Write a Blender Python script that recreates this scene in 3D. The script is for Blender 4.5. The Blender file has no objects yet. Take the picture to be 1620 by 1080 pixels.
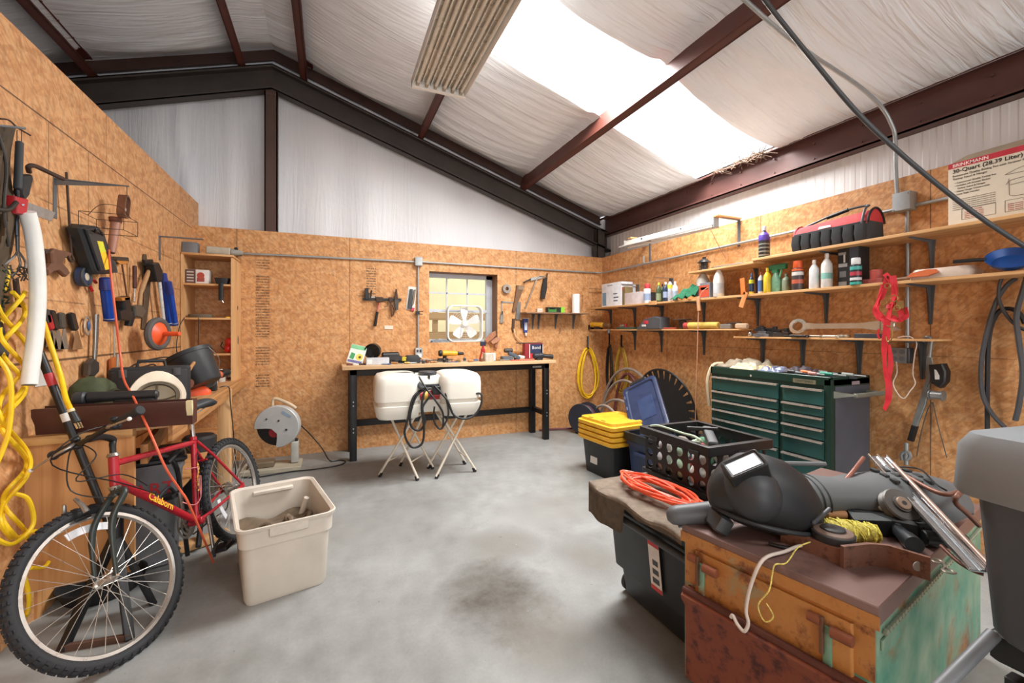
import bpy, math, random
from mathutils import Matrix, Vector, noise
R = math.radians
C = bpy.context.scene.collection
sc = bpy.context.scene
# ---------------------------------------------------------------- camera, sky, lights, exposure
CAMZ = 1.368; FPX = 676.7; CX, CY = 810.0, 523.0; YAW = R(23.05)
cam = bpy.data.cameras.new('camera'); co = bpy.data.objects.new('camera', cam); C.objects.link(co)
co.location = (0, 0, CAMZ); co.rotation_euler = (R(90), 0, -YAW)
cam.lens = FPX / 1620 * 36; cam.sensor_width = 36; cam.shift_y = -17 / 1620; cam.clip_start = .02
sc.camera = co
sc.view_settings.view_transform = 'Standard'; sc.view_settings.look = 'None'
sc.view_settings.gamma = 1; sc.view_settings.use_curve_mapping = False
sc.view_settings.exposure = 0.1
w = bpy.data.worlds.new('sky'); sc.world = w; w.use_nodes = True
w.node_tree.nodes['Background'].inputs[0].default_value = (.92, .96, 1, 1)
w.node_tree.nodes['Background'].inputs[1].default_value = 1.5
def area(name, loc, rot, sx, sy, power, col=(1, 1, 1)):
    l = bpy.data.lights.new(name, 'AREA'); l.shape = 'RECTANGLE'; l.size = sx; l.size_y = sy; l.energy = power; l.color = col
    o = bpy.data.objects.new(name, l); C.objects.link(o); o.location = loc; o.rotation_euler = rot; return o
area('door_daylight', (1.3, -2.9, 1.55), (R(90), 0, 0), 4.6, 2.7, 72, (1, .985, .96))       # the open roll-up door behind the camera
area('skylight_daylight', (2.38, 3.07, 3.62), (0, math.atan(.3265), 0), 2.75, .86, 280, (1, .99, .97))  # the translucent roof panel
area('skylight_daylight_rear', (1.6, -1.2, 3.85), (0, math.atan(.3265), 0), 2.0, .9, 130, (1, .99, .97))
area('shed_wall_fill', (2.2, 6.6, 3.6), (R(60), 0, 0), 4, 1, 50, (1, .98, .93))      # added lamp, out of view above the window, brightens the shed wall
# ---------------------------------------------------------------- pixel <-> place
def ray(x, y):
    u = (x - CX) / FPX; s, c = math.sin(YAW), math.cos(YAW)
    return Vector((s + c * u, c - s * u, (CY - y) / FPX))
def atX(x, y, v): r = ray(x, y); return Vector((0, 0, CAMZ)) + r * (v / r[0])
def atY(x, y, v): r = ray(x, y); return Vector((0, 0, CAMZ)) + r * (v / r[1])
def atZ(x, y, v): r = ray(x, y); return Vector((0, 0, CAMZ)) + r * ((v - CAMZ) / r[2])
def dep(p): return p[0] * math.sin(YAW) + p[1] * math.cos(YAW)
def mpp(p): return dep(p) / FPX            # metres per pixel at a place
LX, RX, BY = -1.29, 3.68, 5.27
WM = {'L': Matrix(((0, 0, 1, LX), (1, 0, 0, 0), (0, 1, 0, 0), (0, 0, 0, 1))),
      'R': Matrix(((0, 0, -1, RX), (-1, 0, 0, 0), (0, 1, 0, 0), (0, 0, 0, 1))),
      'B': Matrix(((1, 0, 0, 0), (0, 0, -1, BY), (0, 1, 0, 0), (0, 0, 0, 1)))}
def on(wall, x, y, off=0):                 # wall coordinates (right, up, out) of a pixel
    if wall == 'L': p = atX(x, y, LX + off); return Vector((p.y, p.z, off))
    if wall == 'R': p = atX(x, y, RX - off); return Vector((-p.y, p.z, off))
    p = atY(x, y, BY - off); return Vector((p.x, p.z, off))
# ---------------------------------------------------------------- mesh building
I4 = Matrix.Identity(4)
def TR(x, y=0, z=0): return Matrix.Translation(Vector((x, y, z)))
def RX_(a): return Matrix.Rotation(R(a), 4, 'X')
def RY_(a): return Matrix.Rotation(R(a), 4, 'Y')
def RZ_(a): return Matrix.Rotation(R(a), 4, 'Z')
def ALONG(p0, p1, up=(0, 0, 1)):
    p0, p1 = Vector(p0), Vector(p1); z = (p1 - p0).normalized(); up = Vector(up)
    if abs(z.dot(up)) > .99: up = Vector((1, 0, 0)) if abs(z.x) < .9 else Vector((0, 1, 0))
    x = up.cross(z).normalized(); y = z.cross(x)
    m = Matrix((x, y, z)).transposed().to_4x4(); m.translation = p0; return m
def rr(sx, sy, r, z=0, cx=0, cy=0, n=3):
    r = min(r, sx / 2 * .999, sy / 2 * .999); o = []
    for k, (ax, ay) in enumerate(((1, 1), (-1, 1), (-1, -1), (1, -1))):
        for j in range(n + 1):
            a = math.pi / 2 * (k + j / n)
            o.append((cx + ax * (sx / 2 - r) + r * math.cos(a), cy + ay * (sy / 2 - r) + r * math.sin(a), z))
    return o
def spline(pts, k=5, closed=False):
    P = [Vector(p) for p in pts]; n = len(P); o = []
    if n < 3: return P
    rng = range(n if closed else n - 1)
    for i in rng:
        a = P[(i - 1) % n] if closed or i > 0 else P[0]; b = P[i]; c = P[(i + 1) % n]
        d = P[(i + 2) % n] if closed or i < n - 2 else P[-1]
        for j in range(k):
            t = j / k
            o.append(.5 * ((2 * b) + (c - a) * t + (2 * a - 5 * b + 4 * c - d) * t * t + (3 * b - a - 3 * c + d) * t ** 3))
    if not closed: o.append(P[-1])
    return o
class MB:
    def __init__(s, M=None): s.v = []; s.f = []; s.m = []; s.M = M or I4; s.i = 0
    def mat(s, i): s.i = i; return s
    def at(s, M): s.M = M; return s
    def add(s, vs, fs):
        b = len(s.v); M = s.M
        s.v += [M @ Vector(v) for v in vs]
        s.f += [tuple(i + b for i in f) for f in fs]; s.m += [s.i] * len(fs); return s
    def loft(s, rings, c0=True, c1=True, closed=False):
        n = len(rings[0]); vs = [v for r in rings for v in r]; fs = []
        m = len(rings)
        for a in range(m if closed else m - 1):
            b = (a + 1) % m
            for i in range(n):
                j = (i + 1) % n; fs.append((a * n + i, a * n + j, b * n + j, b * n + i))
        if c0 and not closed: fs.append(tuple(range(n - 1, -1, -1)))
        if c1 and not closed: fs.append(tuple(range((m - 1) * n, m * n)))
        return s.add(vs, fs)
    def box(s, x0, x1, y0, y1, z0, z1, e=0):
        sx, sy, cx, cy = x1 - x0, y1 - y0, (x0 + x1) / 2, (y0 + y1) / 2
        if e <= 0:
            return s.add([(x0, y0, z0), (x1, y0, z0), (x1, y1, z0), (x0, y1, z0), (x0, y0, z1), (x1, y0, z1), (x1, y1, z1), (x0, y1, z1)],
                         [(3, 2, 1, 0), (4, 5, 6, 7), (0, 1, 5, 4), (1, 2, 6, 5), (2, 3, 7, 6), (3, 0, 4, 7)])
        e = min(e, sx * .45, sy * .45, (z1 - z0) * .45)
        return s.loft([rr(sx - 1.2 * e, sy - 1.2 * e, e, z0, cx, cy, 2), rr(sx, sy, e, z0 + e * .7, cx, cy, 2),
                       rr(sx, sy, e, z1 - e * .7, cx, cy, 2), rr(sx - 1.2 * e, sy - 1.2 * e, e, z1, cx, cy, 2)])
    def bar(s, p0, p1, w, h, e=0, up=(0, 0, 1)):
        M = s.M; s.M = M @ ALONG(p0, p1, up); L = (Vector(p1) - Vector(p0)).length
        s.box(-w / 2, w / 2, -h / 2, h / 2, 0, L, e); s.M = M; return s
    def cyl(s, p0, p1, r0, r1=None, n=16, bev=0):
        r1 = r0 if r1 is None else r1; L = (Vector(p1) - Vector(p0)).length
        pr = [(r0, 0), (r1, L)] if not bev else [(r0 - bev, 0), (r0, bev), (r1, L - bev), (r1 - bev, L)]
        return s.lathe(pr, n, ALONG(p0, p1))
    def lathe(s, prof, n=20, M=None, sx=1, sy=1):
        M0 = s.M; s.M = M0 @ (M or I4)
        s.loft([[(max(r, 1e-5) * math.cos(2 * math.pi * k / n) * sx, max(r, 1e-5) * math.sin(2 * math.pi * k / n) * sy, z) for k in range(n)] for r, z in prof])
        s.M = M0; return s
    def tube(s, pts, r, n=8, closed=False, k=0):
        P = spline(pts, k, closed) if k else [Vector(p) for p in pts]
        N = len(P); rings = []; x = None
        for i in range(N):
            a = P[(i - 1) % N] if closed or i > 0 else P[0]; b = P[(i + 1) % N] if closed or i < N - 1 else P[-1]
            t = (b - a)
            t = t.normalized() if t.length > 1e-9 else Vector((0, 0, 1))
            if x is None:
                u = Vector((0, 0, 1)) if abs(t.z) < .9 else Vector((1, 0, 0)); x = u.cross(t).normalized()
            else:
                x = (x - t * x.dot(t)); x = x.normalized() if x.length > 1e-6 else t.orthogonal().normalized()
            y = t.cross(x); rad = r[min(len(r) - 1, int(i * len(r) / N))] if isinstance(r, (list, tuple)) else r
            rings.append([P[i] + (x * math.cos(2 * math.pi * q / n) + y * math.sin(2 * math.pi * q / n)) * rad for q in range(n)])
        return s.loft(rings, closed=closed)
    def prism(s, pts, z0, z1, e=0):
        A = sum(pts[i][0] * pts[(i + 1) % len(pts)][1] - pts[(i + 1) % len(pts)][0] * pts[i][1] for i in range(len(pts)))
        if A < 0: pts = pts[::-1]
        rs = [[(p[0], p[1], z0) for p in pts], [(p[0], p[1], z1) for p in pts]]
        if e:
            cx = sum(p[0] for p in pts) / len(pts); cy = sum(p[1] for p in pts) / len(pts)
            def ins(d, z):
                o = []
                n = len(pts)
                for i in range(n):
                    a, b, c = Vector(pts[i - 1][:2]), Vector(pts[i][:2]), Vector(pts[(i + 1) % n][:2])
                    d1 = (b - a).normalized(); d2 = (c - b).normalized()
                    nn = Vector((-d1.y - d2.y, d1.x + d2.x)); nn = nn.normalized() if nn.length > 1e-6 else Vector((0, 0))
                    o.append((b.x + nn.x * d, b.y + nn.y * d, z))
                return o
            rs = [ins(e, z0), ins(0, z0 + e), ins(0, z1 - e), ins(e, z1)]
        return s.loft(rs)
    def ball(s, c, r, nu=14, nv=9, M=None):
        rx, ry, rz = (r, r, r) if not isinstance(r, (tuple, list)) else r
        M0 = s.M; s.M = M0 @ TR(*c) @ (M or I4); rings = []
        for j in range(nv + 1):
            a = -math.pi / 2 + math.pi * j / nv; k = max(math.cos(a), .001)
            rings.append([(rx * k * math.cos(2 * math.pi * i / nu), ry * k * math.sin(2 * math.pi * i / nu), rz * math.sin(a)) for i in range(nu)])
        s.loft(rings); s.M = M0; return s
    def torus(s, R0, r, n=32, m=8, M=None, a0=0, a1=360, sy=1):
        full = abs(a1 - a0) >= 360; q = n if full else n + 1; rings = []
        for i in range(q):
            a = R(a0 + (a1 - a0) * i / n)
            rings.append([((R0 + r * math.cos(2 * math.pi * k / m)) * math.cos(a), (R0 + r * math.cos(2 * math.pi * k / m)) * math.sin(a) * sy, r * math.sin(2 * math.pi * k / m)) for k in range(m)])
        M0 = s.M; s.M = M0 @ (M or I4); s.loft([g[::-1] for g in rings], closed=full); s.M = M0; return s
    def sheet(s, fn, nu, nv, th=0):        # fn(u,v)->point; thickness straight down
        vs = [Vector(fn(i / nu, j / nv)) for j in range(nv + 1) for i in range(nu + 1)]; W_ = nu + 1
        fs = [(j * W_ + i, j * W_ + i + 1, (j + 1) * W_ + i + 1, (j + 1) * W_ + i) for j in range(nv) for i in range(nu)]
        if th:
            n0 = len(vs); vs += [v - Vector((0, 0, th)) for v in vs]; fs += [tuple(q + n0 for q in f[::-1]) for f in fs[:]]
            ed = [(i, i + 1) for i in range(nu)] + [(j * W_ + nu, (j + 1) * W_ + nu) for j in range(nv)]
            ed += [(nv * W_ + i + 1, nv * W_ + i) for i in range(nu)] + [((j + 1) * W_, j * W_) for j in range(nv)]
            fs += [(a, a + n0, b + n0, b) for a, b in ed]
        return s.add(vs, fs)
    def mesh(s, name, mats, loc=(0, 0, 0), ang=38):
        me = bpy.data.meshes.new(name); l = Vector(loc)
        me.from_pydata([v - l for v in s.v], [], s.f)
        for m in (mats if isinstance(mats, (list, tuple)) else [mats]): me.materials.append(m)
        me.polygons.foreach_set('material_index', s.m); me.update()
        me.polygons.foreach_set('use_smooth', [True] * len(me.polygons)); me.set_sharp_from_angle(angle=R(ang))
        return me
def tag(o, label=None, cat=None, group=None, kind=None):
    if label: o['label'] = label
    if cat: o['category'] = cat
    if group: o['group'] = group
    if kind: o['kind'] = kind
    return o
def struct(name, mb, mats, ang=38):
    o = bpy.data.objects.new(name, mb.mesh(name, mats, (0, 0, 0), ang)); C.objects.link(o); o['kind'] = 'structure'; return o
def solo(name, mb, mats, label, cat, group=None, kind=None, ang=38):     # a thing that is one mesh
    xs, ys, zs = [v.x for v in mb.v], [v.y for v in mb.v], [v.z for v in mb.v]
    l = Vector(((min(xs) + max(xs)) / 2, (min(ys) + max(ys)) / 2, min(zs)))
    o = bpy.data.objects.new(name, mb.mesh(name, mats, l, ang)); C.objects.link(o); o.location = l
    return tag(o, label, cat, group, kind)
class Thing:                               # an Empty with parts; meshes are given in world coordinates
    def __init__(s, name, label, cat, loc, group=None):
        s.o = bpy.data.objects.new(name, None); C.objects.link(s.o); s.loc = Vector(loc); s.o.location = s.loc
        s.o.empty_display_size = .05; tag(s.o, label, cat, group)
    def part(s, name, mb, mats, parent=None, label=None, kind=None, ang=38):
        o = bpy.data.objects.new(name, mb.mesh(name, mats, s.loc, ang)); C.objects.link(o); o.parent = parent or s.o
        return tag(o, label, kind=kind)
def copy_tree(o, loc, rotz=0, label=None, group=None):
    def cp(q, par):
        c = q.copy(); C.objects.link(c); c.parent = par
        for ch in list(q.children): cp(ch, c)
        return c
    r = cp(o, None); r.location = loc; r.rotation_euler = (0, 0, rotz)
    if label: r['label'] = label
    if group: r['group'] = group
    return r
_fc = {}
def text_mb(txt, M, size=.03, depth=.0006, align='CENTER', sx=1, bold=0):
    cu = bpy.data.curves.new('t', 'FONT'); cu.body = txt; cu.size = size; cu.extrude = depth; cu.align_x = align; cu.align_y = 'CENTER'
    cu.resolution_u = 2; cu.offset = bold
    o = bpy.data.objects.new('t', cu); C.objects.link(o); dg = bpy.context.evaluated_depsgraph_get(); dg.update()
    me = bpy.data.meshes.new_from_object(o.evaluated_get(dg)); mb = MB(M)
    mb.add([(v.co.x * sx, v.co.y, v.co.z) for v in me.vertices], [tuple(p.vertices) for p in me.polygons])
    bpy.data.objects.remove(o); bpy.data.curves.remove(cu); bpy.data.meshes.remove(me); return mb
# ---------------------------------------------------------------- materials
def lin(h):
    h = h.lstrip('#'); c = [int(h[i:i + 2], 16) / 255 for i in (0, 2, 4)]
    return tuple([(x / 12.92 if x <= .04045 else ((x + .055) / 1.055) ** 2.4) for x in c] + [1])
class NT:
    def __init__(s, name):
        s.m = bpy.data.materials.new(name); s.m.use_nodes = True; s.n = s.m.node_tree.nodes; s.l = s.m.node_tree.links
        s.b = s.n['Principled BSDF']; s.tc = s.n.new('ShaderNodeTexCoord').outputs['Object']
    def set(s, inp, v):
        if hasattr(v, 'is_output') or isinstance(v, bpy.types.NodeSocket): s.l.new(v, inp)
        else: inp.default_value = v
    def mapv(s, scale=(1, 1, 1), vec=None, rot=(0, 0, 0), loc=(0, 0, 0)):
        n = s.n.new('ShaderNodeMapping'); s.l.new(vec or s.tc, n.inputs[0]); n.inputs['Scale'].default_value = scale
        n.inputs['Rotation'].default_value = rot; n.inputs['Location'].default_value = loc; return n.outputs[0]
    def noise(s, scale=5, vec=None, detail=4, rough=.55, dist=0, out=0):
        n = s.n.new('ShaderNodeTexNoise'); s.l.new(vec or s.tc, n.inputs['Vector']); n.inputs['Scale'].default_value = scale
        n.inputs['Detail'].default_value = detail; n.inputs['Roughness'].default_value = rough; n.inputs['Distortion'].default_value = dist
        return n.outputs[out]
    def vor(s, scale, vec=None, out='Color', rnd=1):
        n = s.n.new('ShaderNodeTexVoronoi'); s.l.new(vec or s.tc, n.inputs['Vector']); n.inputs['Scale'].default_value = scale
        n.inputs['Randomness'].default_value = rnd; return n.outputs[out]
    def ramp(s, fac, stops):
        n = s.n.new('ShaderNodeValToRGB'); s.l.new(fac, n.inputs[0]); e = n.color_ramp.elements
        while len(e) < len(stops): e.new(.5)
        for q, (p, c) in zip(e, stops):
            q.position = p; q.color = c if isinstance(c, tuple) else (lin(c) if isinstance(c, str) else (c, c, c, 1))
        return n.outputs[0]
    def mix(s, f, a, b, mode='MIX'):
        n = s.n.new('ShaderNodeMix'); n.data_type = 'RGBA'; n.blend_type = mode
        s.set(n.inputs[0], f); s.set(n.inputs[6], lin(a) if isinstance(a, str) else a); s.set(n.inputs[7], lin(b) if isinstance(b, str) else b); return n.outputs[2]
    def math(s, op, a, b=0, c=0):
        n = s.n.new('ShaderNodeMath'); n.operation = op; s.set(n.inputs[0], a); s.set(n.inputs[1], b); s.set(n.inputs[2], c); return n.outputs[0]
    def sep(s, vec=None):
        n = s.n.new('ShaderNodeSeparateXYZ'); s.l.new(vec or s.tc, n.inputs[0]); return n.outputs
    def comb(s, x, y, z):
        n = s.n.new('ShaderNodeCombineXYZ')
        for q, v in zip(n.inputs, (x, y, z)): s.set(q, v)
        return n.outputs[0]
    def bump(s, h, st=.3, d=.01):
        n = s.n.new('ShaderNodeBump'); s.l.new(h, n.inputs['Height']); n.inputs['Strength'].default_value = st; n.inputs['Distance'].default_value = d
        s.l.new(n.outputs[0], s.b.inputs['Normal'])
    def fin(s, col=None, rough=.5, metal=0, spec=None):
        if col is not None: s.set(s.b.inputs['Base Color'], lin(col) if isinstance(col, str) else col)
        s.set(s.b.inputs['Roughness'], rough); s.set(s.b.inputs['Metallic'], metal)
        if spec is not None: s.b.inputs['Specular IOR Level'].default_value = spec
        return s.m
_mc = {}
def mt(col, rough=.5, metal=0, var=.12, scale=14, bump=0, name=None):    # a plain procedural surface, slightly uneven
    k = (col, rough, metal, var, scale, bump)
    if k in _mc: return _mc[k]
    t = NT(name or 'surface_' + col.strip('#')); c = lin(col)
    lo = tuple([x * (1 - var) for x in c[:3]] + [1]); hi = tuple([min(1, x * (1 + var)) for x in c[:3]] + [1])
    nz = t.noise(scale, detail=5); col_ = t.ramp(nz, [(.3, lo), (.7, hi)])
    rg = t.ramp(nz, [(.3, max(0, rough - .07)), (.7, min(1, rough + .07))])
    if bump: t.bump(t.noise(scale * 6), bump, .004)
    m = t.fin(col_, rg, metal); _mc[k] = m; return m
def osb(name, ax, light='#dba673', mid='#c98f5b', dark='#a06a40', seams=(), lines=(), stamps=()):
    t = NT(name); o = t.sep(); U = o['XYZ'[ax]]; V = o['Z']; uv = t.comb(U, V, 0)
    wob = t.noise(3, uv, 2, out=1); vv = t.mix(.035, uv, wob, 'ADD')
    def chips(rot, sx_, sy_, o_, lo, hi): return t.sep(t.ramp(t.noise(1, t.mapv((sx_, sy_, 1), t.mapv((1, 1, 1), vv, rot=(0, 0, rot)), loc=(o_, o_ * .7, o_)), 1, .4), [(lo, 0), (hi, 1)]))[0]
    big = t.noise(1.1, uv, 3); c = t.ramp(t.math('ADD', t.math('MULTIPLY', big, .6), t.math('MULTIPLY', t.noise(26, uv, 3), .4)), [(.36, mid), (.62, light)])
    dk2 = tuple([x * .62 + y * .38 for x, y in zip(lin(mid), lin(dark))])
    for rot, a_, b_, o_, col_, st in ((.3, 27, 6, 1, light, .45), (1.25, 25, 6, 5, dk2, .42), (-.5, 30, 6.5, 9, '#e0b27f', .38), (.9, 26, 6, 13, dk2, .45), (-1.1, 28, 6.5, 17, light, .4), (.05, 36, 8, 23, dark, .3), (1.5, 32, 7, 29, '#e2ba8c', .25), (-.8, 60, 12, 33, '#8a5732', .28)):
        c = t.mix(t.math('MULTIPLY', chips(rot, a_, b_, o_, .54, .585), st), c, col_)
    f = t.noise(30, uv, 3)
    def band(axv, p, w):
        d = t.math('ABSOLUTE', t.math('SUBTRACT', axv, p)); return t.math('LESS_THAN', d, w)
    for p, a, b in seams:                  # vertical board joints (u, from z, to z)
        m = t.math('MULTIPLY', band(U, p, .003), t.math('MULTIPLY', t.math('GREATER_THAN', V, a), t.math('LESS_THAN', V, b)))
        c = t.mix(t.math('MULTIPLY', m, .75), c, '#3a2110')
    for p, wd, st_ in lines:               # horizontal joints and chalk lines
        rag = t.ramp(t.noise(6, uv, 2), [(.35, 0), (.5, 1)]) if st_ < .7 else None
        m = band(V, p, wd); m = t.math('MULTIPLY', m, st_)
        if rag: m = t.math('MULTIPLY', m, t.sep(rag)[0])
        c = t.mix(m, c, '#3a2414')
    for u0, u1, v0, v1 in stamps:          # mill stamps printed on the boards
        row = t.math('FRACT', t.math('MULTIPLY', V, 34)); rm = t.math('LESS_THAN', row, .55)
        ch = t.ramp(t.noise(1, t.mapv((190, 34, 1), uv), 1), [(.42, 0), (.46, 1)])
        gap = t.ramp(t.noise(1, t.mapv((.5, 9, 1), uv), 1), [(.34, 0), (.38, 1)])
        m = t.math('MULTIPLY', rm, t.math('MULTIPLY', t.sep(ch)[0], t.sep(gap)[0]))
        m = t.math('MULTIPLY', m, t.math('MULTIPLY', band(U, (u0 + u1) / 2, (u1 - u0) / 2), band(V, (v0 + v1) / 2, (v1 - v0) / 2)))
        c = t.mix(t.math('MULTIPLY', m, .7), c, '#2c1c12')
    t.bump(f, .25, .004)
    return t.fin(c, .62, 0)
def wood(col, dk, name='pine_board', axis='Y', sc_=1, rough=.6):
    t = NT(name); s = {'X': (1.5, 26, 26), 'Y': (26, 1.5, 26), 'Z': (26, 26, 1.5)}[axis]
    v = t.mapv(tuple(q * sc_ for q in s)); nz = t.noise(1, v, 4, .6, .8)
    c = t.ramp(nz, [(.3, dk), (.52, col), (.75, col)]); kn = t.ramp(t.noise(3, detail=2), [(.68, 0), (.74, 1)])
    c = t.mix(t.math('MULTIPLY', t.sep(kn)[0], .35), c, dk); t.bump(nz, .12, .003); return t.fin(c, rough)
def concrete():
    t = NT('concrete'); a = t.noise(1.1, detail=8, rough=.62); b = t.noise(9, detail=6); c_ = t.noise(70, detail=3)
    f = t.math('ADD', t.math('MULTIPLY', a, .6), t.math('ADD', t.math('MULTIPLY', b, .28), t.math('MULTIPLY', c_, .12)))
    c = t.ramp(f, [(.3, '#737571'), (.46, '#898b89'), (.56, '#959796'), (.7, '#a3a5a4')])
    o = t.sep()
    for (x, y, rx, ry, col, st) in ((.80, 2.05, .34, .42, '#453d33', .9), (1.02, 2.55, .3, .25, '#665e54', .6), (1.44, 2.2, .22, .3, '#6b645a', .5), (2.75, 3.9, .5, .4, '#6e6a64', .4), (1.5, 2.9, .5, .35, '#77726c', .4), (.9, 1.7, .28, .35, '#6c6459', .5), (.35, 3.1, .6, .5, '#86837e', .35)):
        dx = t.math('DIVIDE', t.math('SUBTRACT', o[0], x), rx); dy = t.math('DIVIDE', t.math('SUBTRACT', o[1], y), ry)
        d = t.math('ADD', t.math('MULTIPLY', dx, dx), t.math('MULTIPLY', dy, dy))
        m = t.math('SUBTRACT', t.math('ADD', .15, t.math('MULTIPLY', t.noise(4.5, detail=7, rough=.7), 2.1)), t.math('ADD', d, .3))
        mm = t.n.new('ShaderNodeClamp'); t.l.new(m, mm.inputs[0])
        c = t.mix(t.math('MULTIPLY', mm.outputs[0], st), c, col)
    sp = t.ramp(t.noise(38, detail=2), [(.73, 0), (.76, 1)]); c = t.mix(t.math('MULTIPLY', t.sep(sp)[0], .5), c, '#4b4640')
    wt = t.ramp(t.noise(24, t.mapv(loc=(3, 3, 3)), detail=2), [(.76, 0), (.79, 1)]); c = t.mix(t.math('MULTIPLY', t.sep(wt)[0], .35), c, '#dcd9d4')
    t.bump(f, .15, .006); rg = t.ramp(a, [(.35, .38), (.65, .6)]); return t.fin(c, rg)
def vinyl(name='vinyl_insulation', ax=1, col='#eff2f6'):
    t = NT(name); st = t.noise(1, t.mapv((1.2, 15, 1.2) if ax == 1 else (14, 1, 1.0)), 2, .5, 1.8)
    c = t.ramp(t.noise(2), [(.3, '#e6e9ee'), (.7, col)])
    if ax == 1: h = st
    else: h = t.math('ADD', t.math('MULTIPLY', st, .5), t.noise(3, detail=5))
    t.bump(h, .55, .03 if ax == 1 else .02); return t.fin(c, .42, 0, .45)
def rusty(name, base, rust='#b5672c', dark='#5b2a1c', amt=.5, rough=.55, scale=3, hi='#c98a44'):
    t = NT(name); a = t.noise(scale, detail=8, rough=.65, dist=.6); b = t.noise(scale * 3.2, detail=6, rough=.7)
    m1 = t.ramp(a, [(1 - amt - .08, 0), (1 - amt + .06, 1)]); m2 = t.ramp(b, [(.5, 0), (.68, 1)])
    bc = t.ramp(t.noise(scale * 2), [(.3, base), (.75, '#9db39a')]) if base.startswith('#3') or base.startswith('#4') else lin(base)
    c = t.mix(t.sep(m1)[0], bc, t.ramp(b, [(.36, dark), (.47, rust), (.62, hi)]))
    c = t.mix(t.math('MULTIPLY', t.sep(m2)[0], t.math('MULTIPLY', t.sep(m1)[0], .55)), c, dark)
    t.bump(b, .2, .004); return t.fin(c, rough, .15)
def glass(name='pane_glass', col='#f4f7f6', rough=0):
    t = NT(name); t.b.inputs['Transmission Weight'].default_value = 1; t.b.inputs['IOR'].default_value = 1.02
    t.bump(t.noise(3), .02); return t.fin(col, rough)
STEEL = mt('#4a3129', .55, 0, .15, 6); STEEL2 = mt('#55291f', .55, 0, .15, 6); RAFT = mt('#443c38', .55, 0, .2, 5)
BLK = mt('#17181a', .45); BLKM = mt('#202224', .38, .2); RUB = mt('#26272a', .75, 0, .2); DGREY = mt('#3c3f42', .5)
GALV = mt('#a4a7a8', .4, .55, .08); CHROME = mt('#c9c9c8', .2, .95, .05); IRON = mt('#4b3a31', .65, .45, .3, 20, .2)
BRACK = mt('#6f7377', .45, .3, .1); WHITE = mt('#e9e7e2', .45, 0, .04); WHITEG = mt('#d8d6d0', .5, 0, .06); CREAM = mt('#d8cfc0', .5, 0, .07)
RED = mt('#b3202a', .4); REDP = mt('#a61f2c', .3, 0, .06); ORANGE = mt('#ec5a2b', .45); YEL = mt('#f2c81f', .45); YEL2 = mt('#dca62a', .45)
BLUE = mt('#1d3f9a', .35); NAVY = mt('#28375c', .45, 0, .12); GREEN = mt('#1f6b45', .6); LGREEN = mt('#86c735', .5); TEAL = mt('#2f8d86', .5)
TAN = mt('#c9a98a', .7); WOODH = wood('#b48255', '#8d5f38', 'tool_handle', 'Z', 2); PINE = wood('#d9aa74', '#b9824c', 'pine_shelf', 'Y'); PINEX = wood('#d8a772', '#b47f49', 'pine_x', 'X')
PINEZ = wood('#dcb07c', '#c08d58', 'pine_upright', 'Z'); PLY = wood('#d29a62', '#b2763f', 'plywood', 'Z', .45)
# ================================================================ the building shell
SL = .3265; RIDGE = -.582
def roofz(x): return 4.474 - SL * abs(x - RIDGE)
CONC = concrete(); VIN = vinyl(); VINW = vinyl('vinyl_wall', 0, '#e9e8ea')
OL = osb('osb_left', 1, seams=[(3.461, 2.41, 2.73), (2.865, 1.9, 2.41), (3.247, 1.22, 2.41), (4.45, 1.6, 2.41), (4.72, 1.2, 2.41), (3.3, 0, 1.22)], lines=[(2.41, .004, .8), (1.217, .006, .8), (2.007, .004, .5), (1.75, .004, .45), (1.52, .004, .45)])
OB = osb('osb_back', 0, '#d9a26b', '#c68a52', '#9b653a', seams=[(.21, 0, 2.44), (-.9, 2.0, 2.44), (2.3, 0, 2.44)], stamps=[(-.73, -.60, 1.3, 2.15), (-.73, -.60, .75, 1.2), (.39, .5, 1.75, 2.12), (.3, .42, 1.75, 1.8)])
OR = osb('osb_right', 1, '#d9a36d', '#c48750', '#985f35', seams=[(1.53, 0, 2.44), (3.95, 0, 2.44), (2.75, 0, 2.44)], lines=[(1.2, .003, .5)])
struct('floor', MB().box(-4.6, 4.0, -3.2, 5.6, -.12, 0), CONC)
struct('wall_left', MB().box(LX - .11, LX, -3.0, 5.5, 0, 2.722), OL)
wb = MB(); x0, x1, z0, z1 = 1.129, 2.034, 1.222, 2.107
for a, b, c, d in ((LX, x0, 0, 2.44), (x1, RX + .02, 0, 2.44), (x0, x1, 0, z0), (x0, x1, z1, 2.44)): wb.box(a, b, BY, BY + .02, c, d)
struct('wall_back', wb, OB)
struct('wall_right', MB().box(RX, RX + .02, -3.0, BY, 0, 2.44), OR)
# insulated gable wall behind the boards, with soft folds
def gab(u, v):
    x = -4.6 + u * 8.5; z = v * (roofz(x) + .05)
    return (x, 5.5 + .012 * math.sin(x * 9 + math.sin(x * 3)) - .02 * math.exp(-((x + 1.02) / .03) ** 2) - .03 * math.exp(-((x + 1.42 - .05 * math.sin(z * 5)) / .035) ** 2) + .012 * noise.noise(Vector((x * 2.5 + z * 1.8, z * 1.2, 0))), z)
g = MB().sheet(gab, 170, 34)
g.f = [f for f in g.f if not (1.12 < g.v[f[0]].x < 2.0 and 1.15 < g.v[f[0]].z < 2.05)]; g.m = [0] * len(g.f)
struct('wall_gable', g, VINW, 60)
def ribs():
    t = NT('ribbed_white_steel'); o = t.sep(); f = t.math('FRACT', t.math('MULTIPLY', o[1], 13)); h = t.ramp(f, [(0, 0), (.1, 1), (.5, 1), (.6, 0)])
    t.bump(h, .35, .01); return t.fin(t.ramp(t.noise(1, t.mapv((1, 20, .5)), 3), [(.3, '#dfe0e2'), (.7, '#ecedef')]), .35)
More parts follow.
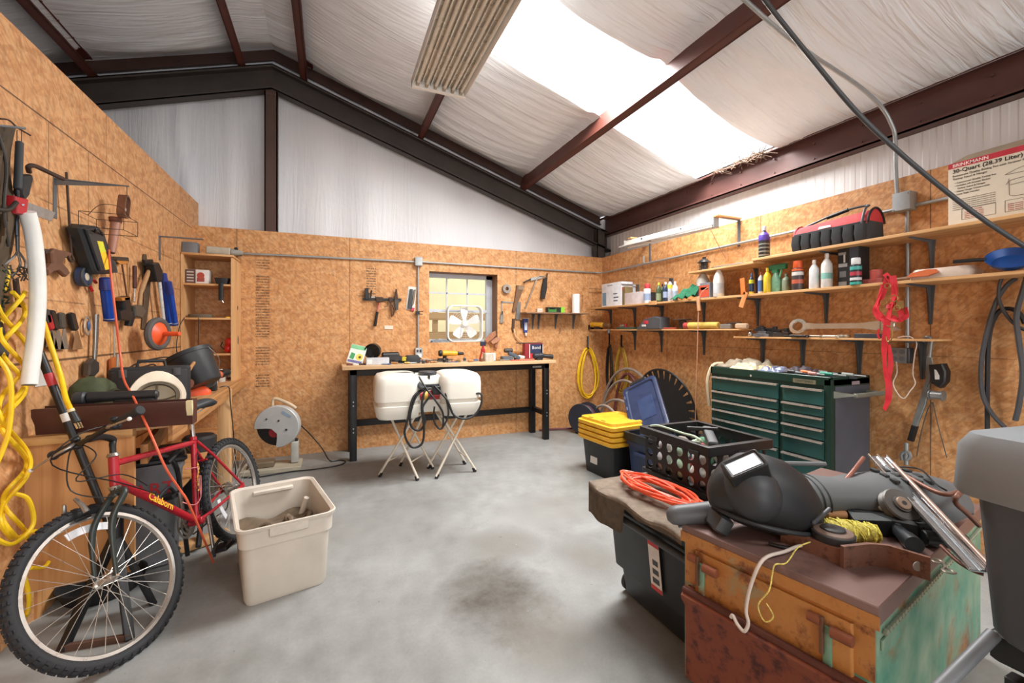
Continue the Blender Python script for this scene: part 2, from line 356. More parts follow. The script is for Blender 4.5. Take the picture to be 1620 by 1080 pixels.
struct('wall_outer_right', MB().box(3.88, 3.9, -3.2, 5.6, 0, 3.1), ribs())
struct('wall_outer_left', MB().box(-4.62, -4.6, -3.2, 5.6, 0, 3.3), VINW)
f = MB(); f.box(-4.6, -1.3, -3.2, -3.15, 0, 4.6); f.box(3.62, 3.9, -3.2, -3.15, 0, 3.1); f.box(-1.3, 3.62, -3.2, -3.15, 2.9, 4.6)
struct('wall_front', f, VINW)
# ceiling: vinyl faced insulation sagging between the purlins, with the translucent roof panel left open
PUR = [-3.5, -2.10, -.83, -.30, 1.0, 2.39, 3.80]
SKY = (1.03, 3.80, 2.62, 3.52)
def sag(x, y):
    z = roofz(x); s = 0
    for a, b in zip(PUR, PUR[1:]):
        if a < x < b: s = math.sin(math.pi * (x - a) / (b - a)) ** .7 * .075 * min(1, (b - a))
    s += (.016 * noise.noise(Vector((x * 1.6, y * 11 + x * 1.5, 0))) + .010 * abs(noise.noise(Vector((x * 1.2, y * 24 + x * 5, 3))))) * min(1, s * 30)
    k = max(0, min(1, (y - 5.18) / .24)); s = s * (1 - k) - .05 * k
    # the facing droops along the edges of the roof panel
    if SKY[0] < x < SKY[1]:
        e = min(abs(y - SKY[2]), abs(y - SKY[3])); s += .03 * math.exp(-e * 9) * min(1, s * 30)
    return z - s
def pan(name, xa, xb, ya, yb, nx, ny, wav=None):
    def fn(u, v):
        x = xa + (xb - xa) * u; a, b = ya, yb
        if wav:
            q = 0
            for p, r in zip(PUR, PUR[1:]):
                if p < x < r: q = math.sin(math.pi * (x - p) / (r - p))
            if wav[0]: a = ya + wav[0] * q
            if wav[1]: b = yb + wav[1] * q
        y = a + (b - a) * v; return (x, y, sag(x, y))
    struct(name, MB().sheet(fn, nx, ny), VIN, 60)
pan('ceiling', -4.6, RIDGE, -3.2, 5.5, 60, 200)
pan('ceiling', RIDGE, SKY[0], -3.2, 5.5, 30, 200)
pan('ceiling', SKY[0], 3.80, SKY[3], 5.5, 60, 70, (-.05, 0))
pan('ceiling', SKY[0], 3.80, -.9, SKY[2], 60, 110, (0, .04))
pan('ceiling', SKY[0], 3.80, -3.2, -1.6, 40, 20)
# translucent corrugated roof panels over the two openings
def panel_mat():
    t = NT('translucent_fibreglass'); tr = t.n.new('ShaderNodeBsdfTranslucent'); tr.inputs[0].default_value = (.98, .98, .96, 1)
    mx = t.n.new('ShaderNodeMixShader'); out = t.n['Material Output']; nz = t.noise(4); t.set(t.b.inputs['Base Color'], t.ramp(nz, [(.3, '#f6f6f2'), (.7, '#ffffff')]))
    mx.inputs[0].default_value = .85; t.l.new(t.b.outputs[0], mx.inputs[1]); t.l.new(tr.outputs[0], mx.inputs[2]); t.l.new(mx.outputs[0], out.inputs[0]); return t.m
PM = panel_mat()
for ya, yb in ((2.5, 3.64), (-1.7, -.8)):
    struct('window_2' if ya > 0 else 'window_3', MB().sheet(lambda u, v: (.9 + 2.98 * u, ya + (yb - ya) * v, roofz(.9 + 2.98 * u) + .16 + .012 * math.sin(v * 34)), 4, 60), PM)
rc = MB()
for (xa, xb, ya, yb) in ((-4.7, .95, -3.2, 5.6), (.95, 3.95, 3.6, 5.6), (.95, 3.95, -.8, 2.54), (.95, 3.95, -3.2, -1.7)):
    for a, b in ((xa, min(xb, RIDGE)), (max(xa, RIDGE), xb)):
        if b > a: rc.sheet(lambda u, v: (a + (b - a) * u, ya + (yb - ya) * v, roofz(a + (b - a) * u) + .19), 2, 2)
struct('roof_sheet', rc, WHITE)
# steel frame
def tilt(x): return -math.degrees(math.atan(SL)) if x > RIDGE else math.degrees(math.atan(SL))
def cee(mb, L, d, w, M, lip=.02, t=.012, flip=1):       # a C section of depth d extruded along local y
    mb.at(M)
    mb.box(-t / 2, t / 2, 0, L, 0, d); x = sorted((0, w * flip)); mb.box(x[0], x[1], 0, L, d - t, d); mb.box(x[0], x[1], 0, L, 0, t)
    xl = sorted((w * flip, (w - t) * flip)); mb.box(xl[0], xl[1], 0, L, 0, lip); mb.box(xl[0], xl[1], 0, L, d - lip, d); mb.at(I4)
def bolts(mb, pts, r=.009, axis=(1, 0, 0)):
    for p in pts: mb.cyl(p, Vector(p) + Vector(axis) * .012, r, n=6)
PL = {0: 'reddish brown roof purlin far out on the left slope, beyond the board wall', 1: 'reddish brown roof purlin running above the top of the left board wall', 2: 'narrow brown roof purlin just left of the roof ridge', 3: 'brown roof purlin just right of the ridge, over the steel column',
      4: 'brown roof purlin that ends behind the hanging fluorescent fixture', 5: 'long brown roof purlin crossing the bright skylight'}
for i, x in enumerate(PUR[:6]):
    mb = MB(); z = roofz(x) - .205
    cee(mb, 8.5, .2, .065, TR(x, -3.15, z) @ RY_(-tilt(x)), flip=-1 if i in (2, ) else 1)
    if i in (1, 5): bolts(mb, [(x + .07, 4.4 + q * .22, z + .1) for q in range(3)])
    solo('roof_purlin', mb, STEEL2, PL[i], 'purlin', 'roof purlins')
mb = MB(); z = roofz(3.8) - .26; cee(mb, 8.6, .285, .1, TR(3.87, -3.15, z), lip=.03, flip=-1)
for q in range(12): bolts(mb, [(3.855, 4.9 - q * .36, z + .07), (3.855, 4.9 - q * .36, z + .2)], axis=(-1, 0, 0))
solo('eave_strut', mb, mt('#5c3b36', .45, .1, .15, 5), 'heavy dark brown steel eave beam running above the right-hand shelves', 'beam')
# gable rafters (deep dark channels), column, corner post, rake angles
def rafter(xa, xb, label):
    mb = MB(); za, zb = roofz(xa) - .2, roofz(xb) - .2; d = .275
    for y0, y1, lo, hi in ((5.40, 5.41, -d, 0), (5.30, 5.41, -.012, 0), (5.30, 5.41, -d, -d + .012), (5.30, 5.312, -.03, 0), (5.30, 5.312, -d, -d + .03)):
        mb.add([(xa, y0, za + lo), (xb, y0, zb + lo), (xb, y1, zb + lo), (xa, y1, za + lo), (xa, y0, za + hi), (xb, y0, zb + hi), (xb, y1, zb + hi), (xa, y1, za + hi)],
               [(3, 2, 1, 0), (4, 5, 6, 7), (0, 1, 5, 4), (1, 2, 6, 5), (2, 3, 7, 6), (3, 0, 4, 7)])
    solo('gable_rafter', mb, RAFT, label, 'rafter', 'gable rafters')
rafter(RIDGE, 3.86, 'long dark brown steel rafter sloping down right from the column to the corner post')
rafter(-4.5, RIDGE, 'dark brown steel rafter left of the column, running down behind the left board wall')
def rake(xa, xb, label):
    mb = MB(); za, zb = roofz(xa) + .045, roofz(xb) + .045
    for y0, y1, lo, hi in ((5.46, 5.47, -.125, 0), (5.43, 5.47, -.125, -.115)):
        mb.add([(xa, y0, za + lo), (xb, y0, zb + lo), (xb, y1, zb + lo), (xa, y1, za + lo), (xa, y0, za + hi), (xb, y0, zb + hi), (xb, y1, zb + hi), (xa, y1, za + hi)],
               [(3, 2, 1, 0), (4, 5, 6, 7), (0, 1, 5, 4), (1, 2, 6, 5), (2, 3, 7, 6), (3, 0, 4, 7)])
    bolts(mb, [(xa + (xb - xa) * k / 9, 5.458, za + (zb - za) * k / 9 - .06) for k in range(1, 9)], .008, (0, -1, 0))
    solo('rake_angle', mb, STEEL, label, 'steel angle', 'rake angles')
rake(RIDGE, 3.78, 'thin dark brown angle along the right roof edge, just above the long rafter')
rake(-4.5, RIDGE, 'thin dark brown angle along the left roof edge, above the left rafter')
mb = MB().box(-.655, -.53, 5.32, 5.335, 0, 4.02); mb.box(-.655, -.643, 5.32, 5.42, 0, 4.02); mb.box(-.542, -.53, 5.32, 5.42, 0, 4.02)
bolts(mb, [(-.62, 5.318, 3.93), (-.565, 5.318, 3.93)], .008, (0, -1, 0))
solo('steel_column', mb, mt('#553f37', .5, .1, .12, 5), 'upright dark brown steel column under the roof ridge behind the back wall boards', 'column')
mb = MB().box(3.62, 3.76, 5.30, 5.31, 0, 2.86); mb.box(3.62, 3.63, 5.3, 5.42, 0, 2.86); mb.box(3.75, 3.76, 5.3, 5.42, 0, 2.86)
solo('corner_post', mb, RAFT, 'short dark steel post in the back right corner under the long rafter', 'post')
# ---------------------------------------------------------------- the window and what lies outside
fr = MB(); WF = mt('#c3c8d0', .4, .2, .06); yw = 5.47
for a, b, c, d in ((x0, x1, z0, z0 + .035), (x0, x1, z1 - .05, z1), (x0, x0 + .03, z0, z1), (x1 - .085, x1, z0, z1)): fr.box(a, b, yw, yw + .05, c, d)
fr.box(x0, x1 - .06, yw - .01, yw + .03, 1.61, 1.645)
for k in (1, 2): fr.box(x0 + .28 * k - .01, x0 + .28 * k + .006, yw + .02, yw + .035, 1.64, 2.07)
fr.box(x0 + .02, x1 - .07, yw + .02, yw + .035, 1.85, 1.87)
win = struct('window_1', fr, WF)
ps = bpy.data.objects.new('pane', MB().box(x0 + .02, x1 - .07, yw + .03, yw + .034, z0 + .03, z1 - .04).mesh('pane', glass())); C.objects.link(ps); ps.parent = win
rv = MB(); RVW = wood('#8a5f3d', '#6a442a', 'window_jamb', 'Z')
rv.box(x1, x1 + .02, BY + .018, 5.5, z0 - .02, z1 + .02); rv.box(x0 - .02, x0, BY + .018, 5.5, z0 - .02, z1 + .02); rv.box(x0, x1, BY + .018, 5.5, z1, z1 + .02); rv.box(x0, x1, BY + .018, 5.5, z0 - .02, z0)
struct('trim_1', rv, RVW)
# outside: a pale board fence under an open shed roof
mb = MB()
for k in range(3): mb.box(.3, 4.6, 8.0, 8.04, .85 + k * .36, .99 + k * .36, .005)
for x in (.6, 1.8, 3.0, 4.2): mb.box(x, x + .09, 8.04, 8.13, 0, 1.75)
solo('rail_fence', mb, wood('#b08b62', '#8d6c4a', 'fence_board', 'X'), 'brown rail fence seen outside through the window', 'fence')
mb = MB().box(-3, 8, 9.8, 9.9, 0, 3.4); solo('shed_wall', mb, mt('#ecdcb0', .7, 0, .12, 1.2), 'pale cream wall of a shed seen far outside the window', 'wall')
solo('gravel_yard', MB().box(-6, 10, 5.62, 9.8, -.14, -.04), mt('#cfc6b0', .9, 0, .15, 8), 'pale ground outside beyond the window', 'ground', kind='stuff')
# ---------------------------------------------------------------- services on roof and walls
def conduit(name, pts, r, label, m=GALV, cat='conduit', k=6, group=None): return solo(name, MB().tube(pts, r, 10, k=k), m, label, cat, group)
# fluorescent fixture under the roof
T = Thing('fluorescent_fixture', 'long fluorescent fixture with six bare tubes hanging under the roof ridge slope', 'light fixture', (.86, 3.1, 3.42))
fw = .46; y0, y1 = 2.35, 3.62; xc = .855; zf = 3.40
mb = MB(); mb.box(xc - fw / 2, xc + fw / 2, y0, y1, zf + .06, zf + .07)
for s in (-1, 1): mb.add([(xc + s * fw / 2, y0, zf), (xc + s * (fw / 2 - .004), y0, zf), (xc + s * (fw / 2 - .03), y0, zf + .062), (xc + s * fw / 2, y0, zf + .065), (xc + s * fw / 2, y1, zf), (xc + s * (fw / 2 - .004), y1, zf), (xc + s * (fw / 2 - .03), y1, zf + .062), (xc + s * fw / 2, y1, zf + .065)],
        [(0, 1, 2, 3), (7, 6, 5, 4), (0, 4, 5, 1), (1, 5, 6, 2), (2, 6, 7, 3), (3, 7, 4, 0)])
mb.box(xc - fw / 2, xc + fw / 2, y1 - .035, y1, zf - .004, zf + .066, .004); mb.box(xc - fw / 2, xc + fw / 2, y0, y0 + .035, zf - .004, zf + .066, .004)
T.part('housing', mb, WHITE)
rf = MB(mat := I4)
for k in range(6):
    xx = xc - fw / 2 + .045 + k * (fw - .09) / 5
    rf.box(xx - .03, xx + .03, y0 + .03, y1 - .03, zf + .05, zf + .055); rf.bar((xx + .035, y0 + .03, zf + .04), (xx + .035, y1 - .03, zf + .04), .004, .028)
T.part('reflector', rf, mt('#dcd8cf', .28, .5, .08, 5))
for k in range(6):
    xx = xc - fw / 2 + .045 + k * (fw - .09) / 5
    tb = T.part('tube_lamp', MB().cyl((xx, y0 + .04, zf + .024), (xx, y1 - .04, zf + .024), .0125, n=12), mt('#d9d3c6', .25, 0, .05))
    T.part('lamp_holder', MB().box(xx - .012, xx + .012, y1 - .07, y1 - .036, zf + .005, zf + .05, .003), mt('#a39784', .5), parent=tb)
T.part('ballast_cover', MB().box(xc + .02, xc + .2, y0 + .1, y1 - .3, zf + .07, zf + .12, .006), WHITE)
for yy in (2.55, 3.4): T.part('hanger_wire', MB().tube([(xc - .15, yy, zf + .07), (xc, yy, roofz(xc) - .13), (xc + .15, yy, zf + .07)], .002, 5), IRON)
# EMT conduit across the roof and down the right wall
Pq = [atX(1250 - 60, -60, 3.6)]
conduit('roof_conduit', [(1.55, 1.75, roofz(1.55) - .27), (2.559, 1.755, roofz(2.559) - .17 - .1), (3.25, 1.745, roofz(3.25) - .19), (3.52, 1.73, roofz(3.52) - .21), (3.62, 1.715, roofz(3.6) - .3), (3.655, 1.712, 2.72), (3.658, 1.71, 2.5), (3.658, 1.70, 2.3)], .0125, 'bright steel conduit dropping from the roof down to the grey box on the right wall', k=5)
mb = MB().box(3.59, 3.68, 1.60, 1.70, 2.19, 2.315, .004); bolts(mb, [(3.592, 1.61, 2.3), (3.592, 1.69, 2.2)], .004, (-1, 0, 0))
solo('junction_box', mb, mt('#9ea3a6', .45, .3, .05), 'grey steel junction box on the right wall, left of the cooking pot carton', 'junction box')
conduit('wall_conduit', [(3.66, 1.645, 2.19), (3.66, 1.645, 1.6), (3.66, 1.645, 1.20)], .0125, 'steel conduit running down from the junction box behind the shelves', k=0)
conduit('wall_conduit', [(3.66, 1.60, 2.22), (3.66, 1.0, 2.22), (3.66, .4, 2.22)], .0125, 'steel conduit running right from the junction box behind the carton', k=0)
conduit('wall_conduit', [(3.66, 1.7, 2.22), (3.66, 3.6, 2.215), (3.66, 5.1, 2.21), (3.63, 5.2, 2.21), (3.56, 5.245, 2.21)], .0125, 'long steel conduit along the right wall above the shelves', k=0)
bx = on('B', 661, 408).x
conduit('wall_conduit', [(3.56, 5.245, 2.21), (2.3, 5.25, 2.21), (bx + .04, 5.25, 2.21)], .0115, 'steel conduit on the back wall above the window, right of the small box', k=0)
conduit('wall_conduit', [(bx - .04, 5.25, 2.205), (-.2, 5.25, 2.19), (-.85, 5.25, 2.18)], .0115, 'steel conduit on the back wall between the bookcase top and the small box', k=0)
conduit('wall_conduit', [(bx, 5.25, 2.17), (bx, 5.25, 1.16)], .0115, 'steel conduit dropping beside the window to the outlet', k=0)
conduit('wall_conduit', [(3.63, 4.3, 2.31), (3.63, 4.3, 2.22)], .011, 'short steel conduit above the right wall run, near the strip light', k=0)
solo('junction_box', MB().box(bx - .045, bx + .045, 5.2, 5.27, 2.155, 2.26, .006), mt('#a9adae', .45, .3, .05), 'small grey junction box on the back wall up left of the window', 'junction box')
T = Thing('wall_outlet', 'steel double outlet with a white plug in it, low left of the window', 'outlet', (bx, 5.27, 1.06))
T.part('outlet_box', MB().box(bx - .04, bx + .05, 5.215, 5.27, 1.04, 1.16, .006), mt('#b7babb', .35, .5, .05))
for k in (0, 1): T.part('socket', MB().box(bx - .026 + k * .036, bx - .002 + k * .036, 5.21, 5.216, 1.105, 1.14, .003), mt('#35383c', .5))
T.part('plug', MB().box(bx - .02, bx + .03, 5.175, 5.213, 1.045, 1.085, .008), WHITE)
T.part('cord', MB().tube([(bx + .01, 5.18, 1.05), (bx + .05, 5.15, 1.03), (bx + .13, 5.1, 1.02), (bx + .2, 5.06, 1.012)], .006, 8, k=5), CREAM)
# black cable slung from the roof to the right
P = [tuple(atX(x, y, v)) for x, y, v in ((1180, -50, 1.93), (1210, 0, 2.05), (1290, 100, 2.3), (1360, 182, 2.5), (1430, 247, 2.72), (1500, 305, 2.95), (1560, 350, 3.1), (1625, 392, 3.25), (1700, 440, 3.35))]
solo('black_cable', MB().tube(P, .0115, 10, k=6), mt('#3e4144', .45), 'thick black cable slung from the roof down to the right edge', 'cable')
# nest of dry grass where the eave beam meets the skylight
random.seed(4); mb = MB()
for k in range(60):
    c = Vector((3.72, random.uniform(2.75, 3.3), 3.02)); d = Vector((random.uniform(-.08, .08), random.uniform(-.13, .13), random.uniform(-.02, .05)))
    mb.tube([c - d, c + Vector((random.uniform(-.02, .02), 0, .015)), c + d], .003, 4)
solo('bird_nest', mb, mt('#6b5748', .9, 0, .4, 40), 'scraps of dry grass and feathers lying on the eave beam by the skylight', 'nest', kind='stuff')
# ================================================================ things hung flat on a wall
class Hung(Thing):
    def __init__(s, wall, name, label, cat, px, py, group=None):
        s.w = wall; q = on(wall, px, py, 0); Thing.__init__(s, name, label, cat, WM[wall] @ q, group)
    def w2(s, pts, off=0): return [tuple(on(s.w, x, y, off)[:2]) for x, y in pts]
    def w3(s, pts, off=.02): return [tuple(on(s.w, p[0], p[1], p[2] if len(p) > 2 else off)) for p in pts]
    def pz(s, part, pts, z0, z1, mat, e=.002, **k): return s.part(part, MB(WM[s.w]).prism(s.w2(pts, z1), z0, z1, e), mat, **k)
    def tb(s, part, pts, r, mat, off=.02, k=4, n=8, **kw): return s.part(part, MB(WM[s.w]).tube(s.w3(pts, off), r, n, k=k), mat, **kw)
    def cy(s, part, a, b, r0, r1, mat, off=.02, bev=.002, n=14, **kw):
        q = s.w3([a, b], off); return s.part(part, MB(WM[s.w]).cyl(q[0], q[1], r0, r1, n, bev), mat, **kw)
def flat(wall, name, label, cat, pts, z0, z1, mat, group=None, e=.002):
    q = [tuple(on(wall, x, y, z1)[:2]) for x, y in pts]
    return solo(name, MB(WM[wall]).prism(q, z0, z1, e), mat, label, cat, group)
def wire(wall, name, label, cat, pts, r, mat, off=.02, k=5, group=None, n=8):
    q = [tuple(on(wall, p[0], p[1], p[2] if len(p) > 2 else off)) for p in pts]
    return solo(name, MB(WM[wall]).tube(q, r, n, k=k), mat, label, cat, group)
# ---------------------------------------------------------------- left wall
# yellow extension cord, daisy-chained
def sp(x, y, o): return tuple(WM['L'] @ on('L', x, y, o))
mb = MB(); random.seed(3)
for ph in range(3):
    pts = []
    for k in range(60):
        y = 462 + k * 6.6; a = 2 * math.pi * (y - 462) / (120 + 25 * ph) + ph * 2.09
        pts.append(sp(20 + (y - 462) * .012 + (19 + 3 * ph) * math.sin(a), y, .05 + .022 * math.cos(a * 2 + ph)))
    mb.tube(pts, .0085, 8, k=2)
for q in ([(30, 850, .06), (60, 840, .07), (82, 868, .07), (72, 895, .08), (48, 898, .08)], [(20, 780, .05), (45, 790, .08), (52, 830, .09), (20, 860, .08), (-10, 850, .06)], [(35, 900, .06), (46, 945, .07), (40, 975, .06), (28, 970, .07), (32, 1000, .06)],
          [(5, 460, .04), (12, 430, .05), (-2, 400, .03)], [(-8, 560, .04), (16, 600, .09), (14, 680, .09), (-8, 740, .06)]):
    mb.tube([sp(*p) for p in q], .0085, 8, k=6)
solo('looped_yellow_rope', mb, YEL, 'bright yellow power cord chained into loops at the left edge of the wall', 'cord')
# leather straps and glove-like rags on a bracket at the far left
T = Hung('L', 'leather_tool_belt', 'worn dark olive leather tool belt hanging in the top left corner', 'tool belt', 8, 205)
mb = MB()
def lea(u, v):
    q = on('L', -24 + (50 - 14 * v) * u - 7 * math.sin(v * 9), 200 + 300 * v, .04 + .05 * math.sin(u * 3.1) + .022 * math.sin(v * 17 + u * 7)); return tuple(q)
mb.at(WM['L']).sheet(lea, 10, 26, 0); b = len(mb.v); mb.sheet(lambda u, v: tuple(Vector(lea(1 - u, v)) - Vector((0, 0, .025))), 10, 26); T.part('pouch', mb, mt('#4d3f2c', .7, 0, .35, 9, .2))
T.tb('strap', [(-5, 205, .09), (10, 260, .1), (6, 330, .1), (14, 390, .1)], .006, mt('#2a211a', .6))
T.tb('strap', [(-10, 330, .1), (12, 332, .11), (26, 320, .1)], .008, mt('#2a211a', .6))
wire('L', 'shelf_bracket', 'grey shelf bracket in the top left corner carrying the tool belt', 'bracket', [(-20, 199, .06), (0, 199, .07), (22, 201, .1), (40, 203, .12)], .005, BRACK, k=0, group='bare shelf brackets on the left wall')
wire('L', 'bent_twig', 'thin forked rod sticking out over the grey bracket at the top left', 'rod', [(0, 188, .04), (14, 190, .05), (28, 202, .06), (48, 214, .07)], .0035, IRON)
T = Hung('L', 'pruning_saw', 'tool with a long black foam grip hanging over the red saw bracket', 'pruning saw', 30, 225)
T.cy('grip', (31, 224, .06), (28, 300, .07), .013, .014, mt('#34373b', .7), bev=.005)
T.tb('shank', [(28, 300, .07), (30, 330, .06), (27, 350, .06), (27, 372, .06)], .005, mt('#5a6068', .4, .4))
T.tb('hanging_loop', [(27, 224, .06), (27, 206, .06), (34, 206, .06), (34, 224, .06)], .0015, IRON, k=0)
T.pz('guard', [(37, 276), (52, 276), (54, 284), (48, 310), (40, 319), (34, 306)], .05, .08, BLKM, .008)
T = Hung('L', 'drywall_saw', 'short wide saw blade with a red handle, hung over the white pipe', 'saw', 36, 330)
T.pz('handle', [(26, 310), (46, 315), (43, 341), (28, 338)], .062, .1, RED, .006)
T.pz('blade', [(40, 318), (88, 336), (82, 350), (38, 335)], .078, .082, mt('#a7a5a2', .35, .7, .2, 30), .0005)
T.cy('rivet', (36, 324, .1), (36, 324, .104), .005, .005, GALV)
T = Hung('L', 'hand_cultivator', 'grey garden cultivator with bent steel tines below the red saw', 'cultivator', 27, 375)
T.cy('shaft', (27, 345, .05), (28, 398, .05), .008, .006, mt('#6c7177', .4, .4))
for a in ([(28, 396), (24, 404), (10, 416), (6, 418)], [(28, 396), (34, 404), (40, 414), (40, 424)], [(28, 396), (30, 406), (32, 418), (28, 426)]): T.tb('tine', [(x, y, .05) for x, y in a], .0045, mt('#8b8987', .4, .5))
mb = MB(WM['L']); random.seed(7)
for k in range(26):
    x = random.uniform(-6, 50); y = 428 + random.uniform(-8, 6)
    mb.tube([tuple(on('L', x, y, .04)), tuple(on('L', x + random.uniform(-9, 12), y + random.uniform(-4, 7), .06)), tuple(on('L', x + random.uniform(-5, 15), y + random.uniform(4, 14), .05))], .003, 5)
solo('wire_brush', mb, mt('#55504a', .7, .2, .4, 40), 'tangled dark grey bristle brush head left of the white pipe', 'brush')
flat('L', 'drawknife', 'curved dark strip of steel hanging beneath the bristle brush', 'blade', [(22, 442), (30, 440), (34, 470), (38, 487), (30, 486), (24, 466)], .02, .026, IRON)
mb = MB(WM['L']); random.seed(2)
for k in range(24):
    x = random.uniform(-5, 9); y = random.uniform(418, 480); mb.tube([tuple(on('L', x - 8, y, .02)), tuple(on('L', x, y + 3, .05)), tuple(on('L', x + 7, y + random.uniform(-6, 8), .07))], .0035, 4)
solo('green_garland', mb, mt('#33402b', .9, 0, .3, 40), 'scrap of dark green garland at the left edge above the yellow cord', 'garland')
flat('L', 'work_glove', 'dark grey glove tip showing behind the yellow cord', 'glove', [(-6, 505), (6, 508), (12, 530), (18, 555), (12, 572), (-6, 560)], .01, .04, DGREY, e=.008)
T = Hung('L', 'plastic_pipe', 'bowed white plastic pipe hanging on the left wall', 'pipe', 50, 330)
T.tb('pipe_body', [(43, 335, .1), (52, 370, .1), (58, 420, .1), (60, 470, .1), (56, 530, .1), (50, 575, .1), (46, 608, .1)], .0275, mt('#e8e8e4', .35, 0, .04), n=18)
q = [Vector(on('L', x, y, .1)) for x, y in ((47, 600), (46, 609))]; d = (q[1] - q[0]).normalized()
T.part('open_end', MB(WM['L']).cyl(q[1], q[1] + d * .0015, .0225, n=18), mt('#6e6c66', .6))
T = Hung('L', 'shelf_bracket', 'empty grey shelf bracket jutting out over the iron rod', 'bracket', 85, 285, 'bare shelf brackets on the left wall')
q0 = on('L', 86, 283); mb = MB(WM['L']); mb.box(q0.x - .014, q0.x + .014, q0.y - .2, q0.y + .01, 0, .004); mb.prism([(q0.y, 0), (q0.y, 0)], 0, 0) if 0 else None
T.part('wall_leg', mb, BRACK)
p0 = WM['L'] @ Vector((q0.x, q0.y, 0))
mb = MB().add([tuple(p0 + Vector(v)) for v in ((0, -.012, 0), (0, .012, 0), (.30, .006, 0), (.30, -.006, 0), (0, -.012, .004), (0, .012, .004), (.3, .006, .004), (.3, -.006, .004), )], [(3, 2, 1, 0), (4, 5, 6, 7), (0, 1, 5, 4), (1, 2, 6, 5), (2, 3, 7, 6), (3, 0, 4, 7)])
mb.add([tuple(p0 + Vector(v)) for v in ((0, -.002, 0), (.28, -.002, 0), (0, -.002, -.03), (0, .002, 0), (.28, .002, 0), (0, .002, -.03))], [(0, 1, 2), (5, 4, 3), (0, 2, 5, 3), (1, 0, 3, 4), (2, 1, 4, 5)])
T.part('arm', mb, BRACK)
wire('L', 'iron_hook_bar', 'thick rusty hooked bar lying over the grey bracket', 'iron bar', [(46, 272, .05), (45, 264, .06), (54, 262, .07), (72, 270, .08), (100, 283, .1)], .010, IRON, k=4)
T = Hung('L', 'iron_rod', 'long thin rusty rod with a hooked lower end hanging below the bracket', 'rod', 105, 272)
T.cy('rod', (105, 272, .04), (113, 405, .03), .0055, .0055, IRON); T.tb('hook', [(113, 403, .03), (116, 411, .035), (111, 413, .045), (107, 405, .045)], .006, IRON)
tip = p0 + Vector((.29, 0, 0)); mb = MB()
mb.tube([tip, tip - Vector((0, 0, .06)), tip - Vector((0, 0, .085))], .0018, 5)
c = Vector((LX + .2, p0.y + .05, tip.z - .16))
for z in (0, -.08):
    mb.tube([c + Vector((x, y, z)) for x, y in ((-.09, -.09), (.09, -.09), (.09, .09), (-.09, .09))], .0018, 5, closed=True)
for x, y in ((-.09, -.09), (.09, -.09), (.09, .09), (-.09, .09)): mb.tube([c + Vector((x, y, 0)), c + Vector((x, y, -.08))], .0015, 5)
mb.tube([c + Vector((-.09, 0, 0)), c + Vector((-.04, 0, .06)), c + Vector((.04, 0, .06)), c + Vector((.09, 0, 0))], .0018, 5, k=4)
solo('wire_basket', mb, IRON, 'small thin wire basket hanging from the tip of the grey bracket', 'wire basket')
T = Hung('L', 'hand_saw', 'rusty old hand saw handle hanging beside the tape measure', 'hand saw', 95, 400)
T.pz('grip', [(88, 393), (98, 396), (106, 397), (114, 400), (112, 408), (104, 408), (100, 416), (108, 424), (112, 432), (106, 438), (94, 428), (86, 430), (78, 436), (76, 426), (84, 416), (82, 400)], .02, .045, mt('#6e4a36', .75, 0, .3, 12), .006)
T.pz('blade', [(70, 393), (90, 396), (86, 404), (72, 401)], .028, .032, IRON, .001)
T = Hung('L', 'tape_measure', 'round blue and black open reel tape measure on the left wall', 'tape measure', 120, 438)
q = on('L', 120, 437); T.part('reel', MB(WM['L'] @ TR(*q)).cyl((0, 0, .01), (0, 0, .045), .055, n=26, bev=.006), mt('#2b3c5e', .5))
T.part('hub', MB(WM['L'] @ TR(*q)).cyl((0, 0, .045), (0, 0, .05), .022, n=18, bev=.002), mt('#b9b09d', .5)); T.part('frame', MB(WM['L'] @ TR(*q)).torus(.05, .007, 28, 6, TR(0, 0, .045)), DGREY)
def pliers(T, a, m, b1, b2, hr, hm, jaw=IRON):
    T.pz('jaws', [(a[0] - 2, a[1]), (a[0] + 2, a[1]), (m[0] + 4, m[1]), (m[0], m[1] + 4), (m[0] - 4, m[1])], .015, .028, jaw)
    T.tb('handle', [(*m, .022), ((m[0] + b1[0]) / 2 - 1, (m[1] + b1[1]) / 2, .022), (*b1, .022)], hr, hm); T.tb('handle', [(*m, .022), ((m[0] + b2[0]) / 2 + 2, (m[1] + b2[1]) / 2 - 1, .022), (*b2, .022)], hr, hm)
T = Hung('L', 'pliers', 'red-handled pliers hanging left of the black tool case', 'pliers', 136, 430); pliers(T, (133, 426), (138, 440), (146, 460), (152, 447), .0085, RED)
# black moulded case with a yellow label
T = Hung('L', 'tool_case', 'narrow black moulded case with a yellow label, hanging tilted on the left wall', 'tool case', 150, 358)
T.pz('shell', [(127, 361), (133, 355), (158, 358), (166, 368), (185, 428), (180, 433), (154, 434), (149, 427)], .02, .085, mt('#26292c', .5), .012)
T.pz('lid', [(137, 362), (156, 363), (163, 372), (180, 428), (160, 429)], .085, .1, mt('#2e3134', .5), .006)
T.pz('label', [(154, 381), (163, 382), (175, 425), (167, 427)], .1, .1015, mt('#f0c52c', .5), .0003)
T.pz('label', [(155, 382), (162, 383), (168, 398), (159, 399)], .1014, .102, mt('#d7dc3a', .5), .0002)
T.tb('handle', [(150, 368, .1), (152, 362, .12), (158, 364, .12), (162, 372, .1)], .005, BLKM)
flat('L', 'rubber_block', 'dark grey block hanging at the lower right of the black tool case', 'sanding block', [(177, 411), (183, 412), (187, 431), (178, 432)], .02, .06, DGREY, e=.006)
T = Hung('L', 'copper_pipe_assembly', 'rusty pink metal pipe with an oval opening at its top, above the blue grease gun', 'pipe fitting', 184, 345)
